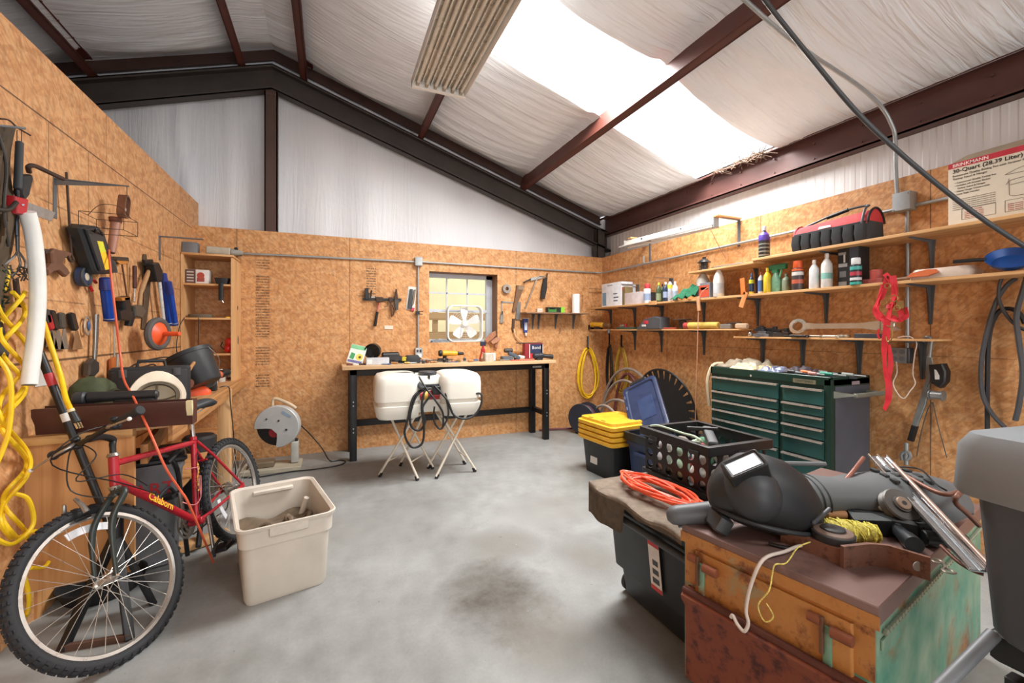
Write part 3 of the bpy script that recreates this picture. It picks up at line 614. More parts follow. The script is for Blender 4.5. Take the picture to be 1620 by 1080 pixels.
T.cy('pipe', (183, 352, .06), (176, 400, .06), .026, .02, mt('#a27765', .6, .3, .15, 10)); T.cy('collar', (183, 344, .06), (183, 352, .06), .034, .03, mt('#7a4a3a', .6, .3))
q = on('L', 189, 326, .09); M = WM['L'] @ TR(*q) @ RZ_(-14)
T.part('hood', MB(M).loft([[(x * 1.0, y, 0) for x, y, _ in rr(.07, .15, .034, 0, 0, 0, 5)], [(x * 1.05, y * 1.02, .04) for x, y, _ in rr(.07, .15, .034, 0, 0, 0, 5)], [(x * .82, y * .86, .042) for x, y, _ in rr(.07, .15, .034, 0, 0, 0, 5)], [(x * .75, y * .8, .004) for x, y, _ in rr(.07, .15, .034, 0, 0, 0, 5)]]), mt('#7d5540', .6, .4, .2, 12))
T.part('lens', MB(M).ball((0, -.02, .014), (.018, .03, .02)), mt('#c4b6ae', .3))
def grease(px, py, bx, by, label, r=.028, off=.07):
    T = Hung('L', 'grease_gun', label, 'grease gun', px, py, 'blue grease guns')
    a = on('L', px, py, off); b = on('L', bx, by, off); d = (b - a)
    T.part('barrel', MB(WM['L']).cyl(a + d * .28, b, r, n=20, bev=.003), mt('#1f49ad', .2, .35, .05)); T.part('head', MB(WM['L']).cyl(a, a + d * .3, r * .92, r * 1.1, n=20, bev=.006), mt('#24357c', .4))
    T.part('end_cap', MB(WM['L']).cyl(b, b + d * .03, r * 1.05, n=20, bev=.002), mt('#1a2c66', .4)); T.part('band', MB(WM['L']).cyl(a + d * .97, a + d * .98, r * 1.02, n=20), WHITEG)
grease(166, 439, 174, 505, 'blue grease gun tube hanging under the black case, beside the orange cord', .03)
grease(258, 432, 268, 512, 'left tube of the blue pair of grease guns near the bookcase', .026); grease(266, 445, 276, 512, 'right tube of the blue pair of grease guns near the bookcase', .026, .1)
T = Hung('L', 'bar_clamp', 'bar clamp with an orange and black head hung between the grease gun and the hammer', 'clamp', 195, 410)
T.pz('head', [(184, 411), (189, 406), (204, 407), (205, 415), (192, 418)], .02, .06, mt('#3a3128', .6), .006); T.pz('head_trim', [(184, 412), (204, 413), (200, 418), (190, 418)], .06, .066, mt('#b9772f', .6))
T.cy('bar', (193, 418, .04), (201, 470, .04), .005, .005, mt('#5b3620', .6)); T.cy('bar', (201, 416, .04), (204, 472, .04), .004, .004, mt('#a5763f', .6))
T.pz('jaw', [(197, 470), (206, 468), (209, 490), (207, 508), (192, 506), (190, 492), (199, 488)], .02, .07, BLK, .008)
T.pz('jaw_pad', [(192, 471), (205, 469), (206, 474), (194, 476)], .03, .07, mt('#b9772f', .6))
T = Hung('L', 'screwdriver', 'long screwdriver with a dark brown handle hanging left of the hammer', 'screwdriver', 213, 425)
T.cy('handle', (213, 420, .03), (213, 456, .03), .013, .012, mt('#4b241e', .35), bev=.005); T.cy('shaft', (213, 456, .03), (212, 478, .03), .007, .006, CHROME)
T = Hung('L', 'claw_hammer', 'claw hammer with a pale wooden handle hung at a slant among the tools', 'hammer', 226, 460)
T.part('handle', MB(WM['L']).tube(T.w3([(238, 419), (231, 440), (223, 462), (220, 486)], .05), [.011, .015, .016, .013, .012], 10, k=4), mt('#a9825a', .65, 0, .12, 20))
T.pz('head', [(214, 484), (226, 482), (232, 492), (226, 504), (216, 500)], .02, .07, mt('#6d6a62', .4, .6), .008); T.pz('claw', [(208, 492), (216, 489), (216, 498), (210, 516), (205, 515)], .03, .06, BLKM, .005)
flat('L', 'old_hand_saw', 'long dark rusty saw blade hanging behind the claw hammer', 'hand saw', [(228, 402), (232, 402), (234, 420), (239, 440), (236, 480), (231, 521), (225, 520), (229, 470), (227, 430)], .004, .012, mt('#5c4b3a', .6, .3, .3, 10))
T = Hung('L', 'adjustable_wrench', 'black adjustable wrench head above the hammer handle', 'wrench', 237, 415); T.pz('jaw', [(229, 411), (242, 410), (244, 418), (238, 424), (231, 420)], .03, .05, BLKM, .004)
T = Hung('L', 'caulking_gun', 'black and white pole tool hanging down left of the blue grease guns', 'pole tool', 250, 440)
T.pz('grip', [(243, 418), (252, 415), (258, 428), (257, 446), (249, 446)], .04, .09, BLK, .008); T.cy('tube', (252, 445, .07), (259, 508, .07), .0125, .012, mt('#d8d8d6', .3, .2)); T.cy('end', (259, 507, .07), (260, 522, .07), .014, .012, BLKM)
T = Hung('L', 'shelf_bracket', 'grey bracket arm near the bookcase, above the black and white pole', 'bracket', 253, 375, 'bare shelf brackets on the left wall')
q = on('L', 252, 373); T.part('wall_leg', MB(WM['L']).box(q.x - .018, q.x + .018, q.y - .2, q.y, 0, .005), BRACK); T.part('arm', MB().box(LX, LX + .3, q.x - .016, q.x + .016, q.y - .008, q.y), BRACK)
# putty knives in a row
def knife(px, top, mid, bot, hcol, wb_, label, tilt=0, bl='#8c8276'):
    T = Hung('L', 'putty_knife', label, 'putty knife', px, top, 'putty knives')
    T.pz('handle', [(px - 4, top + 2), (px - 1, top), (px + 4, top + 1), (px + 6 + tilt, mid - 4), (px + 4 + tilt, mid), (px - 1 + tilt, mid), (px - 3 + tilt, mid - 4)], .012, .034, hcol, .006)
    T.pz('blade', [(px + tilt, mid), (px + 4 + tilt, mid), (px + wb_ + tilt * 1.6, bot), (px - wb_ / 2 + tilt, bot + 1)], .02, .0225, mt(bl, .45, .4, .25, 20), .0005)
knife(75, 488, 512, 548, mt('#3a3b3e', .5), 8, 'wide putty knife half hidden behind the white pipe and yellow plug', 2, '#6f6257')
knife(78, 496, 522, 552, RED, 8, 'putty knife with a red handle, leftmost in the row', 4)
knife(85, 490, 522, 552, BLKM, 9, 'putty knife with a black handle right next to the red one', 5)
knife(100, 494, 520, 552, mt('#4a443c', .6), 9, 'broad putty knife with a worn grey handle, third in the row')
knife(116, 494, 523, 552, BLKM, 9, 'putty knife with a black and yellow handle, right end of the row', 4, '#a07c58')
T = Hung('L', 'snap_hook', 'oval steel carabiner with a blue gate right of the putty knives', 'carabiner', 137, 497)
q = on('L', 138, 515, .02); T.part('ring', MB(WM['L'] @ TR(*q)).torus(.028, .0045, 26, 8, Matrix.Diagonal((1, 1, 1, 1)), sy=1.75), mt('#b7aa98', .35, .6)); T.part('gate', MB(WM['L'] @ TR(*q)).ball((.006, 0, .004), (.013, .03, .008)), mt('#3d5a86', .4))
T = Hung('L', 'socket_wrench', 'long chrome ratchet bar with a dark head hanging right of the carabiner', 'ratchet', 151, 496)
T.part('bar', MB(WM['L']).tube(T.w3([(152, 497), (151, 540), (149, 575), (148, 585)], .03), [.013, .012, .010, .012], 10, k=4), mt('#8f8f8d', .25, .85, .1)); T.pz('head', [(143, 574), (150, 566), (158, 572), (158, 588), (150, 597), (142, 594)], .014, .05, mt('#57524d', .35, .6), .008)
flat('L', 'paper_sheet', 'white paper sheet on the wall behind the plastic pipe', 'paper', [(58, 580), (66, 581), (76, 609), (56, 612)], .002, .004, WHITEG, e=.0003)
flat('L', 'orange_clamp', 'small orange clamp hanging between the long bar and the black case on the counter', 'clamp', [(178, 568), (184, 564), (184, 590), (182, 610), (178, 612)], .01, .03, mt('#b8642c', .5))
T = Hung('L', 'hacksaw_frame', 'thin grey frame hanging above the small orange clamp', 'saw frame', 182, 540); T.cy('rod', (181, 515, .02), (181, 590, .02), .004, .004, GALV); T.cy('rod', (186, 560, .02), (184, 592, .02), .008, .006, mt('#a7a29a', .4, .3))
# black orange tiller wheel
T = Thing('wheel_tool', 'rubber wheel with a bright orange hub and handle standing above the counter', 'wheel', sp(252, 560, .12))
c = Vector(sp(250, 528, .14)); M = TR(*c) @ RZ_(-18) @ RY_(90)
T.part('tire', MB(M).torus(.10, .022, 30, 8), mt('#5a5552', .8)); T.part('disc', MB(M).lathe([(.03, -.02), (.08, -.014), (.098, 0), (.08, .014), (.04, .034), (.02, .04)], 26), ORANGE); T.part('handle', MB(M).cyl((0, 0, .03), (0, 0, .15), .018, .016, 16, .004), ORANGE)
# jack handle and plug end of the yellow cord
T = Thing('pry_bar', 'long black steel bar with a red and white label leaning on the left counter', 'steel bar', atZ(178, 905, 0))
a = Vector(sp(62, 556, .04)); bb = atZ(208, 905, 0.02); bb = Vector((-.93, 2.62, .33)); 
T.part('bar', MB().cyl(a, bb, .0165, .0165, 18, .003), BLK); u = (bb - a)
x_ = Vector((.6, -.8, 0)); lm = MB(); lm.cyl(a + u * .11, a + u * .17, .0172, n=18); T.part('label_red', lm, mt('#b8323a', .5)); T.part('label_white', MB().cyl(a + u * .31, a + u * .35, .0172, n=18), WHITEG)
T = Thing('cord_plug', 'yellow cord end with a black plug hanging down over the brown gutter', 'plug', sp(118, 690, .05))
T.part('cord', MB().tube([sp(68, 508, .05), sp(80, 545, .07), (sp(96, 595, .12)), sp(104, 630, .18), sp(113, 650, .24)], .0105, 10, k=6), YEL)
e = Vector(sp(113, 650, .24)); f_ = Vector(sp(122, 668, .26)); d = (f_ - e).normalized()
T.part('collar', MB().cyl(e - d * .01, e + d * .006, .0125, n=14), mt('#d8c9a0', .5)); T.part('plug_body', MB().cyl(e, f_, .013, .016, 14, .003), BLK)
for k in (-1, 0, 1): T.part('prong', MB().bar(f_ + Vector((.006 * k, .008 * k, 0)), f_ + Vector((.006 * k, .008 * k, 0)) + d * .028, .002, .006), mt('#d4c7a6', .3, .8))
mb = MB().tube([sp(172, 395, .1), sp(176, 440, .15), sp(183, 500, .18), sp(190, 560, .2), sp(196, 600, .26), sp(212, 630, .36), atX(240, 690, -.80), atX(262, 740, -.74), atX(285, 775, -.70), atX(300, 800, -.66), Vector((-.62, 2.95, .03))], .0055, 8, k=5)
solo('orange_extension_cord', mb, mt('#d9603f', .5), 'thin orange cord hanging past the tools and down over the bicycle frame', 'cord')
# ---------------------------------------------------------------- left counter with its plywood end
CZ = .88
T = Thing('workbench_counter', 'long built-in wooden counter along the left wall with a plywood end panel', 'counter', (-1.05, 3.9, 0))
cp = [(LX, 2.70), (-.915, 2.74), (-.785, 2.78), (-.80, 3.6), (-.84, 4.885), (-.84, BY), (LX, BY)]
T.part('countertop', MB().prism(cp, CZ - .02, CZ, .002), wood('#c99a68', '#9c6d40', 'counter_board', 'Y'))
T.part('edge_board', MB().bar((-.79, 2.8, CZ - .06), (-.845, 5.25, CZ - .06), .09, .03, .002, (1, 0, 0)) if 0 else MB().prism([(-.79, 2.80), (-.77, 2.80), (-.825, 5.26), (-.845, 5.26)], CZ - .1, CZ - .001, .002), wood('#bf8a55', '#8e5f37', 'edge_pine', 'Y'))
a, b = (LX, 2.70), (-.915, 2.74)
T.part('end_panel', MB().prism([(LX, 2.682), (-.905, 2.722), (-.905, 2.74), (LX, 2.70)], .16, CZ - .04, .001), PLY)
T.part('end_rail', MB().prism([(LX, 2.655), (-.905, 2.70), (-.905, 2.76), (LX, 2.71)], CZ - .04, CZ - .001, .003), wood('#c69a63', '#a3774a', 'rail_pine', 'X'))
for p in ((-1.22, 3.1), (-.84, 4.4)): T.part('leg', MB().box(p[0] - .045, p[0] + .045, p[1] - .045, p[1] + .045, 0, CZ - .02, .003), PINEZ)
T.part('brace', MB().prism([(-.90, 2.78), (-.87, 2.78), (-1.2, 4.7), (-1.23, 4.7)], CZ - .2, CZ - .1), wood('#c08a54', '#8e5f37', 'brace_pine', 'Y'))
T.part('shelf_board', MB().prism([(LX, 3.3), (-.87, 3.3), (-.88, 5.24), (LX, 5.24)], .36, .378, .001), PLY)
T.part('back_panel', MB().box(LX, LX + .012, 2.75, 5.2, .0, .6), PLY)
# ================================================================ the bicycle
th, ln = -1.8357, .2091
f_ = Vector((math.cos(th), math.sin(th), 0)); l_ = Vector((-math.sin(th), math.cos(th), 0)); z_ = Vector((0, 0, 1))
U_ = z_ * math.cos(ln) - l_ * math.sin(ln); L_ = l_ * math.cos(ln) + z_ * math.sin(ln)
BM = Matrix((f_, L_, U_)).transposed().to_4x4(); BM.translation = Vector((-.5246, 3.319, 0))
def bw(x, y, z): return BM @ Vector((x, y, z))
T = Thing('bicycle', 'red mountain bicycle leaning against the left counter, front wheel turned out', 'bicycle', (-.7, 2.85, 0))
HT, HB, ST, BB, SP = (.8721, 0, .8074), (.9002, 0, .6798), (.2863, 0, .7403), (.423, 0, .2962), (.2574, 0, .9005)
mb = MB(BM); V = Vector
mb.cyl(HT, HB, .019, n=18, bev=.002); mb.cyl(V(HT) + V((0, 0, -.03)), V(ST) + V((0, 0, -.02)), .0155, .0145, 16); mb.cyl(V(HB) + V((-.01, 0, .02)), BB, .0185, .018, 16)
mb.cyl(BB, ST, .016, .0155, 16); mb.cyl((.423, -.036, .2962), (.423, .036, .2962), .021, n=18, bev=.002)
for s in (-1, 1):
    mb.tube([(.40, .02 * s, .30), (.33, .035 * s, .305), (.03, .064 * s, .335)], [.011, .0095, .008], 10); mb.tube([(.285, .014 * s, .725), (.2, .035 * s, .615), (.01, .064 * s, .345)], [.0085, .008, .0075], 10)
    mb.prism([(-.015, .32), (.03, .318), (.035, .345), (0, .355)], 0, .004) if 0 else mb.box(-.015, .035, .062 * s - .003, .062 * s + .003, .32, .352, .002)
mb.cyl((.255, -.03, .6), (.255, .03, .6), .006)
T.part('frame', mb, REDP)
for q, h in ((HT, .012), (HB, -.012)):
    d = (V(HT) - V(HB)).normalized(); T.part('headset_cup', MB(BM).cyl(V(q), V(q) + d * h * 1.4, .024, .021, 18, .002), mt('#b9b2a8', .25, .8))
T.part('seat_clamp', MB(BM).cyl(V(ST) + V((.004, 0, -.012)), V(ST) + V((-.003, 0, .012)), .019, n=16, bev=.003), REDP)
T.part('seat_post', MB(BM).cyl(ST, SP, .0125, n=16), CHROME)
mb = MB(BM)
prof = [(-.14, .075, .925), (-.11, .078, .94), (-.06, .066, .938), (0, .042, .93), (.06, .026, .928), (.12, .02, .926), (.145, .012, .92)]
sx0 = .235
rings = []
for x, hw, z in prof:
    rings.append([(sx0 + x, hw * math.cos(a), z + (.014 if math.sin(a) > 0 else .034) * math.sin(a) - (.006 * math.cos(a * 2))) for a in [2 * math.pi * k / 14 for k in range(14)]])
mb.loft(rings); sd = T.part('saddle', mb, mt('#3a3d40', .55), ang=60)
T.part('saddle_rail', MB(BM).tube([(sx0 - .1, .02, .9), (sx0, .022, .885), (sx0 + .11, .008, .905)], .0035, 6).tube([(sx0 - .1, -.02, .9), (sx0, -.022, .885), (sx0 + .11, -.008, .905)], .0035, 6), GALV, parent=sd)
for tx, a, b, off, sz in (('Calaborn', V((.80, 0, .615)), V((.55, 0, .405)), .0188, .05), ('Calaborn', V((.40, 0, .37)), V((.305, 0, .68)), .0163, .042)):
    d = (b - a).normalized(); y = V((0, 1, 0)); up = y.cross(d)
    M = Matrix((d, up, -y if 0 else d.cross(up))).transposed().to_4x4(); M.translation = (a + b) / 2 + V((0, off, 0))
    T.part('lettering', text_mb(tx, BM @ M, sz, .0008, bold=.0008), mt('#e8b63c', .4))
def wheel(M, R_, name, group_label=None, knob=True):   # M: axle along local z
    t = T.part(name, MB(M).torus(R_ - .023, .0225, 72, 12), RUB); kb = MB(M)
    if knob:
        for k in range(60):
            for j, (ang, w_) in enumerate(((0, .009), (38, .008), (-38, .008), (66, .006), (-66, .006))):
                a = 2 * math.pi * (k + .5 * (j % 2)) / 60; rr_ = R_ - .023 + .0235 * math.cos(R(ang)); zz = .0235 * math.sin(R(ang))
                M2 = M @ RZ_(math.degrees(a)) @ TR(rr_, 0, zz) @ RY_(-ang); kb.at(M2).box(-.003, .0035, -.0075, .0075, -w_ / 1.6, w_ / 1.6)
        T.part('tread', kb, RUB, parent=t, kind='stuff')
    rim = T.part('rim', MB(M).loft([[((R_ - a) * math.cos(2 * math.pi * k / 72), (R_ - a) * math.sin(2 * math.pi * k / 72), z) for k in range(72)] for a, z in ((.043, -.012), (.043, .012), (.056, .011), (.062, 0), (.056, -.011))], closed=True), mt('#b5b1ab', .3, .7, .06))
    h = T.part('hub', MB(M).lathe([(.008, -.05), (.018, -.046), (.02, -.036), (.012, -.03), (.012, .03), (.02, .036), (.018, .046), (.008, .05)], 20), mt('#c4bfb8', .3, .8))
    sp_ = MB(M)
    for k in range(32):
        a = 2 * math.pi * k / 32; s = 1 if k % 2 else -1; a2 = a + s * (.9 if k % 4 < 2 else -.9)
        sp_.cyl((.018 * math.cos(a2), .018 * math.sin(a2), .034 * s), ((R_ - .06) * math.cos(a), (R_ - .06) * math.sin(a), 0), .0011, n=5)
    T.part('spokes', sp_, mt('#d2cec6', .3, .7), parent=rim)
    return t, rim
wc = V((-.885, 2.372, .2955)); az, ti = R(-119.3), R(-28.3)
wa = V((math.cos(az), math.sin(az), 0)); wn = V((-math.sin(az), math.cos(az), 0)); wu = z_ * math.cos(ti) + wn * math.sin(ti); wx = wa.cross(wu)
FM = Matrix((wa, wu, wx)).transposed().to_4x4(); FM.translation = wc
wheel(FM, .335, 'front_tire')
mb = MB(FM); mb.loft([[((.255 + dr) * math.cos(a), (.255 + dr) * math.sin(a), z) for dr, z in ((0, -.017), (.022, -.017), (.022, -.014), (0, -.014))] for a in [R(118 + 3.2 * k) for k in range(14)]])
mb2 = MB(FM).loft([[((.225 + dr) * math.cos(a), (.225 + dr) * math.sin(a), z) for dr, z in ((0, -.016), (.032, -.016), (.032, -.012), (0, -.012))] for a in [R(96 + 3 * k) for k in range(15)]])
mb2 = MB(FM).loft([[((.225 + dr) * math.cos(a), (.225 + dr) * math.sin(a), z) for dr, z in ((0, .016), (.032, .016), (.032, .020), (0, .020))] for a in [R(78 + 3 * k) for k in range(15)]])
T.part('spoke_reflector', mb2, mt('#dedfe2', .3), label='white curved reflector strip')
RM = BM @ TR(0, 0, .33) @ RX_(90)
wheel(RM, .33, 'rear_tire')
mb = MB(RM).loft([[((.2 + dr) * math.cos(a), (.2 + dr) * math.sin(a), z) for dr, z in ((0, -.02), (.03, -.02), (.03, -.016), (0, -.016))] for a in [R(-35 + 3 * k) for k in range(13)]]); T.part('spoke_reflector', mb, mt('#dedfe2', .3), label='white curved reflector strip')
# fork, stem, bars
hb = BM @ V(HB); ht = BM @ V(HT); crown = hb + (hb - ht).normalized() * .03
mb = MB(); sd_ = wx * 1.0
for s in (-1, 1): mb.tube([crown + wx * .0, crown + wx * .045 * s - wu * .015, wc + wu * .22 + wx * .055 * s + (crown - wc - wu * .35) * .4, wc + wx * .057 * s], [.015, .014, .013, .009], 12, k=5)
mb.cyl(crown + (ht - hb) * .0 - (hb - ht).normalized() * .02, crown + (hb - ht).normalized() * .015, .018)
T.part('fork', mb, mt('#2c3330', .35))
T.part('axle_nut', MB().cyl(wc - wx * .066, wc + wx * .066, .007, n=10), CHROME)
E1, E2 = V((-.745, 2.29, 1.03)), V((-1.129, 2.545, .815)); bmid = (E1 + E2) / 2 + V((-.02, -.005, -.02)); sdir = (ht - hb).normalized()
T.part('stem', MB().tube([ht, ht + sdir * .055, ht + sdir * .08 - f_ * -.0, bmid + (ht + sdir * .08 - bmid) * .5 + V((0, 0, .01)), bmid], [.0125, .0135, .015, .014, .016], 12, k=4), BLK)
ax = (E2 - E1).normalized()
hbp = T.part('handlebar', MB().tube([E1, E1 + ax * .12, bmid - ax * .04, bmid + ax * .04, E2 - ax * .12, E2], .0112, 12, k=5), BLK)
for e, s in ((E1, 1), (E2, -1)):
    T.part('grip', MB().cyl(e, e + ax * s * .115, .0165, .0155, 14, .004), RUB); T.part('grip_end', MB().cyl(e - ax * s * .008, e + ax * s * .004, .021, n=14, bev=.003), RUB)
    g_ = e + ax * s * .14; T.part('shifter', MB().ball(g_ + V((0, 0, -.012)), (.024, .024, .016)).ball(g_ + V((.0, -.01, .02)), (.018, .016, .012)), BLKM)
    fw_ = wa * .06 - wu * .02; lv = T.part('brake_lever', MB().tube([g_ + ax * s * .01, g_ + fw_ * .6, g_ + fw_ - ax * s * .05, e + fw_ * 1.25 - ax * s * .03 - V((0, 0, .01))], [.008, .006, .005, .0045], 8, k=4), mt('#b0aeab', .3, .8)); T.part('lever_tip', MB().ball(e + fw_ * 1.25 - ax * s * .03 - V((0, 0, .01)), .0085), WHITE, parent=lv)
def cab(*p, r=.0026): T.part('brake_cable', MB().tube([V(q) for q in p], r, 6, k=6), BLK)
g1, g2 = E1 + ax * .15, E2 - ax * .15
cab(g2, g2 + V((.02, -.12, -.03)), g2 + V((.03, -.13, -.17)), crown + V((.02, -.12, .02)), crown + V((.01, -.03, .03)))
cab(g1, g1 + V((-.08, -.1, -.02)), g1 + V((-.15, -.1, -.13)), hb + V((.03, -.03, .02)), bw(.7, .02, .56))
cab(g2, g2 + V((.1, -.1, -.04)), bmid + V((.0, -.1, -.15)), hb + V((.04, -.04, .06)), bw(.75, .025, .62))
for s in (-1, 1): T.part('brake_arm', MB().tube([wc + wu * .30 + wx * .055 * s, wc + wu * .335 + wx * .05 * s, wc + wu * .375 + wx * .03 * s], [.012, .01, .007], 8), mt('#9b9996', .3, .8))
T.part('brake_pad', MB().bar(wc + wu * .285 + wx * -.028 - wa * .03, wc + wu * .285 + wx * -.028 + wa * .03, .012, .014, .003), BLK)
# drive train
cr = MB(BM)
for r0, x in ((.078, -.052), (.063, -.044), (.045, -.036)):
    cr.at(BM @ TR(.423, x, .2962) @ RX_(90)); cr.loft([[(rr_ * math.cos(2 * math.pi * k / 60), rr_ * math.sin(2 * math.pi * k / 60), z) for k in range(60)] for rr_, z in ((r0 - .012, 0), (r0, 0), (r0, .003), (r0 - .012, .003))], closed=True)
    for k in range(5): a = 2 * math.pi * k / 5; cr.bar((0, 0, 0), ((r0 - .008) * math.cos(a), (r0 - .008) * math.sin(a), 0), .012, .004)
T.part('chainring', cr, mt('#8d8880', .35, .8))
for s, a in ((1, -78), (-1, 102)):
    d = V((math.cos(R(a)), 0, math.sin(R(a)))); p0 = V((.423, .062 * s, .2962)); p1 = p0 + d * .17 + V((0, .012 * s, 0))
    ck = T.part('crank', MB(BM).bar(p0 - d * .015, p1 + d * .012, .024, .014, .005, (0, 1, 0)), mt('#a9a7a3', .3, .85)); pd = p1 + V((0, .05 * s, 0))
    T.part('pedal', MB(BM).box(pd.x - .045, pd.x + .045, pd.y - .04, pd.y + .04, pd.z - .012, pd.z + .012, .006), BLK); T.part('toe_strap', MB(BM).tube([(pd.x - .04, pd.y, pd.z + .01), (pd.x, pd.y, pd.z + .05), (pd.x + .08, pd.y, pd.z + .03), (pd.x + .09, pd.y, pd.z - .01)], .008, 6, k=4), RUB)
T.part('chain', MB(BM).tube([(.423, -.046, .37), (.2, -.042, .37), (0, -.038, .375), (-.035, -.038, .33), (.02, -.038, .26), (.06, -.04, .22), (.2, -.044, .225), (.40, -.046, .222)], .004, 6, k=3), IRON)
cs = MB(BM)
for r0, x in ((.05, -.03), (.043, -.035), (.036, -.04), (.028, -.045)): cs.cyl((0, x, .33), (0, x + .003, .33), r0, n=30)
T.part('sprocket', cs, mt('#8c867c', .35, .8))
T.part('bottle_cage', MB(BM).tube([(.30, 0, .52), (.36, .035, .52), (.40, .035, .42), (.46, .03, .40), (.50, 0, .44)], .003, 6, k=4).tube([(.30, 0, .58), (.37, .036, .585), (.42, 0, .6)], .003, 6, k=4).tube([(.37, .036, .585), (.40, .036, .42)], .003, 6), mt('#c4787a', .4, .3))
T.part('kick_cable', MB(BM).tube([(.31, .02, .66), (.36, .03, .6), (.41, .03, .45), (.42, .02, .33)], .0025, 6, k=4), BLK)
# ---------------------------------------------------------------- things on the left counter
T = Thing('canvas_bag', 'small dark green canvas bag lying on the counter against the left wall', 'bag', (-1.16, 3.0, CZ))
mb = MB(TR(-1.165, 2.98, CZ)); rings = []
for z, k in ((0, .86), (.05, 1), (.13, .98), (.19, .82), (.225, .5), (.235, .15)):
    rings.append([(x * k, y * k + .01 * math.sin(z * 30 + x * 30), z + .012 * math.sin(y * 40)) for x, y, _ in rr(.17, .24, .05, 0, 0, 0, 4)])
mb.loft(rings); T.part('body', mb, mt('#434a30', .85, 0, .25, 25, .2)); T.part('flap_strap', MB(TR(-1.165, 2.98, CZ)).tube([(.085, -.1, .15), (.09, 0, .17), (.085, .1, .14)], .007, 8, k=4), mt('#2f3420', .8))
def face_cam(p, extra=0): return TR(*p) @ RZ_(math.degrees(math.atan2(-p[0], p[1])) + extra)
T = Thing('power_tool_case', 'black drill case with a handle standing upright behind the white hard hat', 'case', (-1.04, 3.42, CZ))
M = face_cam((-1.05, 3.42, CZ), -4); T.part('shell', MB(M).box(-.2, .2, -.05, .05, 0, .26, .02), mt('#2b2c2e', .55)); T.part('lid', MB(M).box(-.185, .185, -.07, -.048, .015, .24, .012), mt('#323335', .55))
T.part('handle', MB(M).tube([(-.07, 0, .25), (-.065, 0, .295), (.065, 0, .295), (.07, 0, .25)], .011, 8), mt('#2b2c2e', .55)); T.part('latch', MB(M).box(-.15, -.11, -.078, -.068, .2, .25, .004), mt('#4a4b4d', .5)); T.part('latch', MB(M).box(.11, .15, -.078, -.068, .2, .25, .004), mt('#4a4b4d', .5))
# hard hat, open side to the viewer
T = Thing('hard_hat', 'cream hard hat lying on its side on the left counter, its inside showing', 'hard hat', (-.93, 3.08, CZ))
M = TR(-.90, 3.02, CZ + .115) @ RZ_(20) @ RX_(90 - 22) @ Matrix.Diagonal((.82, .84, .9, 1))
def hat(k, t):
    out = []
    for j in range(11):
        a = math.pi / 2 * j / 10; out.append([(k * .135 * math.cos(a) * math.cos(b), k * .115 * math.cos(a) * math.sin(b), -k * .125 * math.sin(a)) for b in [2 * math.pi * i / 32 for i in range(32)]])
    return out
o_, i_ = hat(1, 0), hat(.93, 0)
T.part('shell', MB(M).loft([[(x * 1.02, y * 1.02, .0) for x, y, z in o_[0]]] + o_, False, True).loft(i_[::-1] + [[(x * 1.0, y * 1.0, .001) for x, y, z in o_[0]]], True, False), mt('#e3d6bf', .4, 0, .12, 8), ang=50)
brim = [[(.135 * k * math.cos(b) * 1.0, (.115 * k + .05 * (k - 1) * 5 * max(0, math.sin(b))) * math.sin(b), z) for b in [2 * math.pi * i / 32 for i in range(32)]] for k, z in ((.98, .003), (1.16, .006), (1.18, .002), (.98, -.004))]
T.part('brim', MB(M).loft(brim, closed=True), mt('#e9dcc6', .4, 0, .1, 8)); T.part('sweat_band', MB(M).torus(.105, .006, 30, 6, TR(0, 0, -.012) @ Matrix.Diagonal((1, .86, 3, 1))), mt('#5d5649', .7))
T.part('suspension', MB(M).tube([(-.1, 0, -.015), (-.05, 0, -.08), (0, 0, -.095), (.05, 0, -.08), (.1, 0, -.015)], .006, 6, k=4).tube([(0, -.09, -.015), (0, -.04, -.08), (0, .04, -.08), (0, .09, -.015)], .006, 6, k=4), mt('#857b69', .7))
T = Thing('caulk_gun', 'black plastic power tool lying along the top of the brown gutter', 'power tool', (-1.0, 2.78, CZ + .0))
T.part('body', MB().cyl((-1.13, 2.83, CZ + .15), (-.84, 2.83, CZ + .15), .028, .024, 16, .008), mt('#26272a', .5)); T.part('nose', MB().cyl((-1.18, 2.83, CZ + .145), (-1.13, 2.83, CZ + .148), .034, .034, 16, .008), mt('#3a3d42', .5)); T.part('guard', MB().box(-1.02, -.85, 2.80, 2.86, CZ + .002, CZ + .135, .01), mt('#1f2022', .5)); T.part('grip', MB().box(-1.18, -1.1, 2.81, 2.85, CZ + .001, CZ + .13, .01), BLKM)
# brown gutter on the end rail
T = Thing('gutter_section', 'length of dark brown rain gutter with a cream cut end, laid across the counter end', 'gutter', (-1.0, 2.72, CZ))
gp = [(0, 0), (.075, 0), (.085, .05), (.11, .09), (.11, .125), (.09, .125), (.088, .118), (.102, .118), (.102, .094), (.078, .055), (.07, .007), (.006, .007), (.006, .125), (0, .125)]
GM_ = Matrix(((0, 0, 1, -1.265), (-1, 0, 0, 2.785), (0, 1, 0, CZ), (0, 0, 0, 1)))
T.part('trough', MB(GM_).prism(gp, 0, .6, 0), mt('#4d2c25', .4, 0, .1)); T.part('end_cap', MB(GM_).prism([(0, 0), (.08, 0), (.09, .05), (.112, .09), (.112, .127), (0, .127)], .6, .606), mt('#4d2c25', .4)); T.part('tape_edge', MB(GM_).prism([(.095, .05), (.112, .09), (.114, .127), (.09, .128), (.085, .09)], .585, .61), mt('#d9cda0', .6))
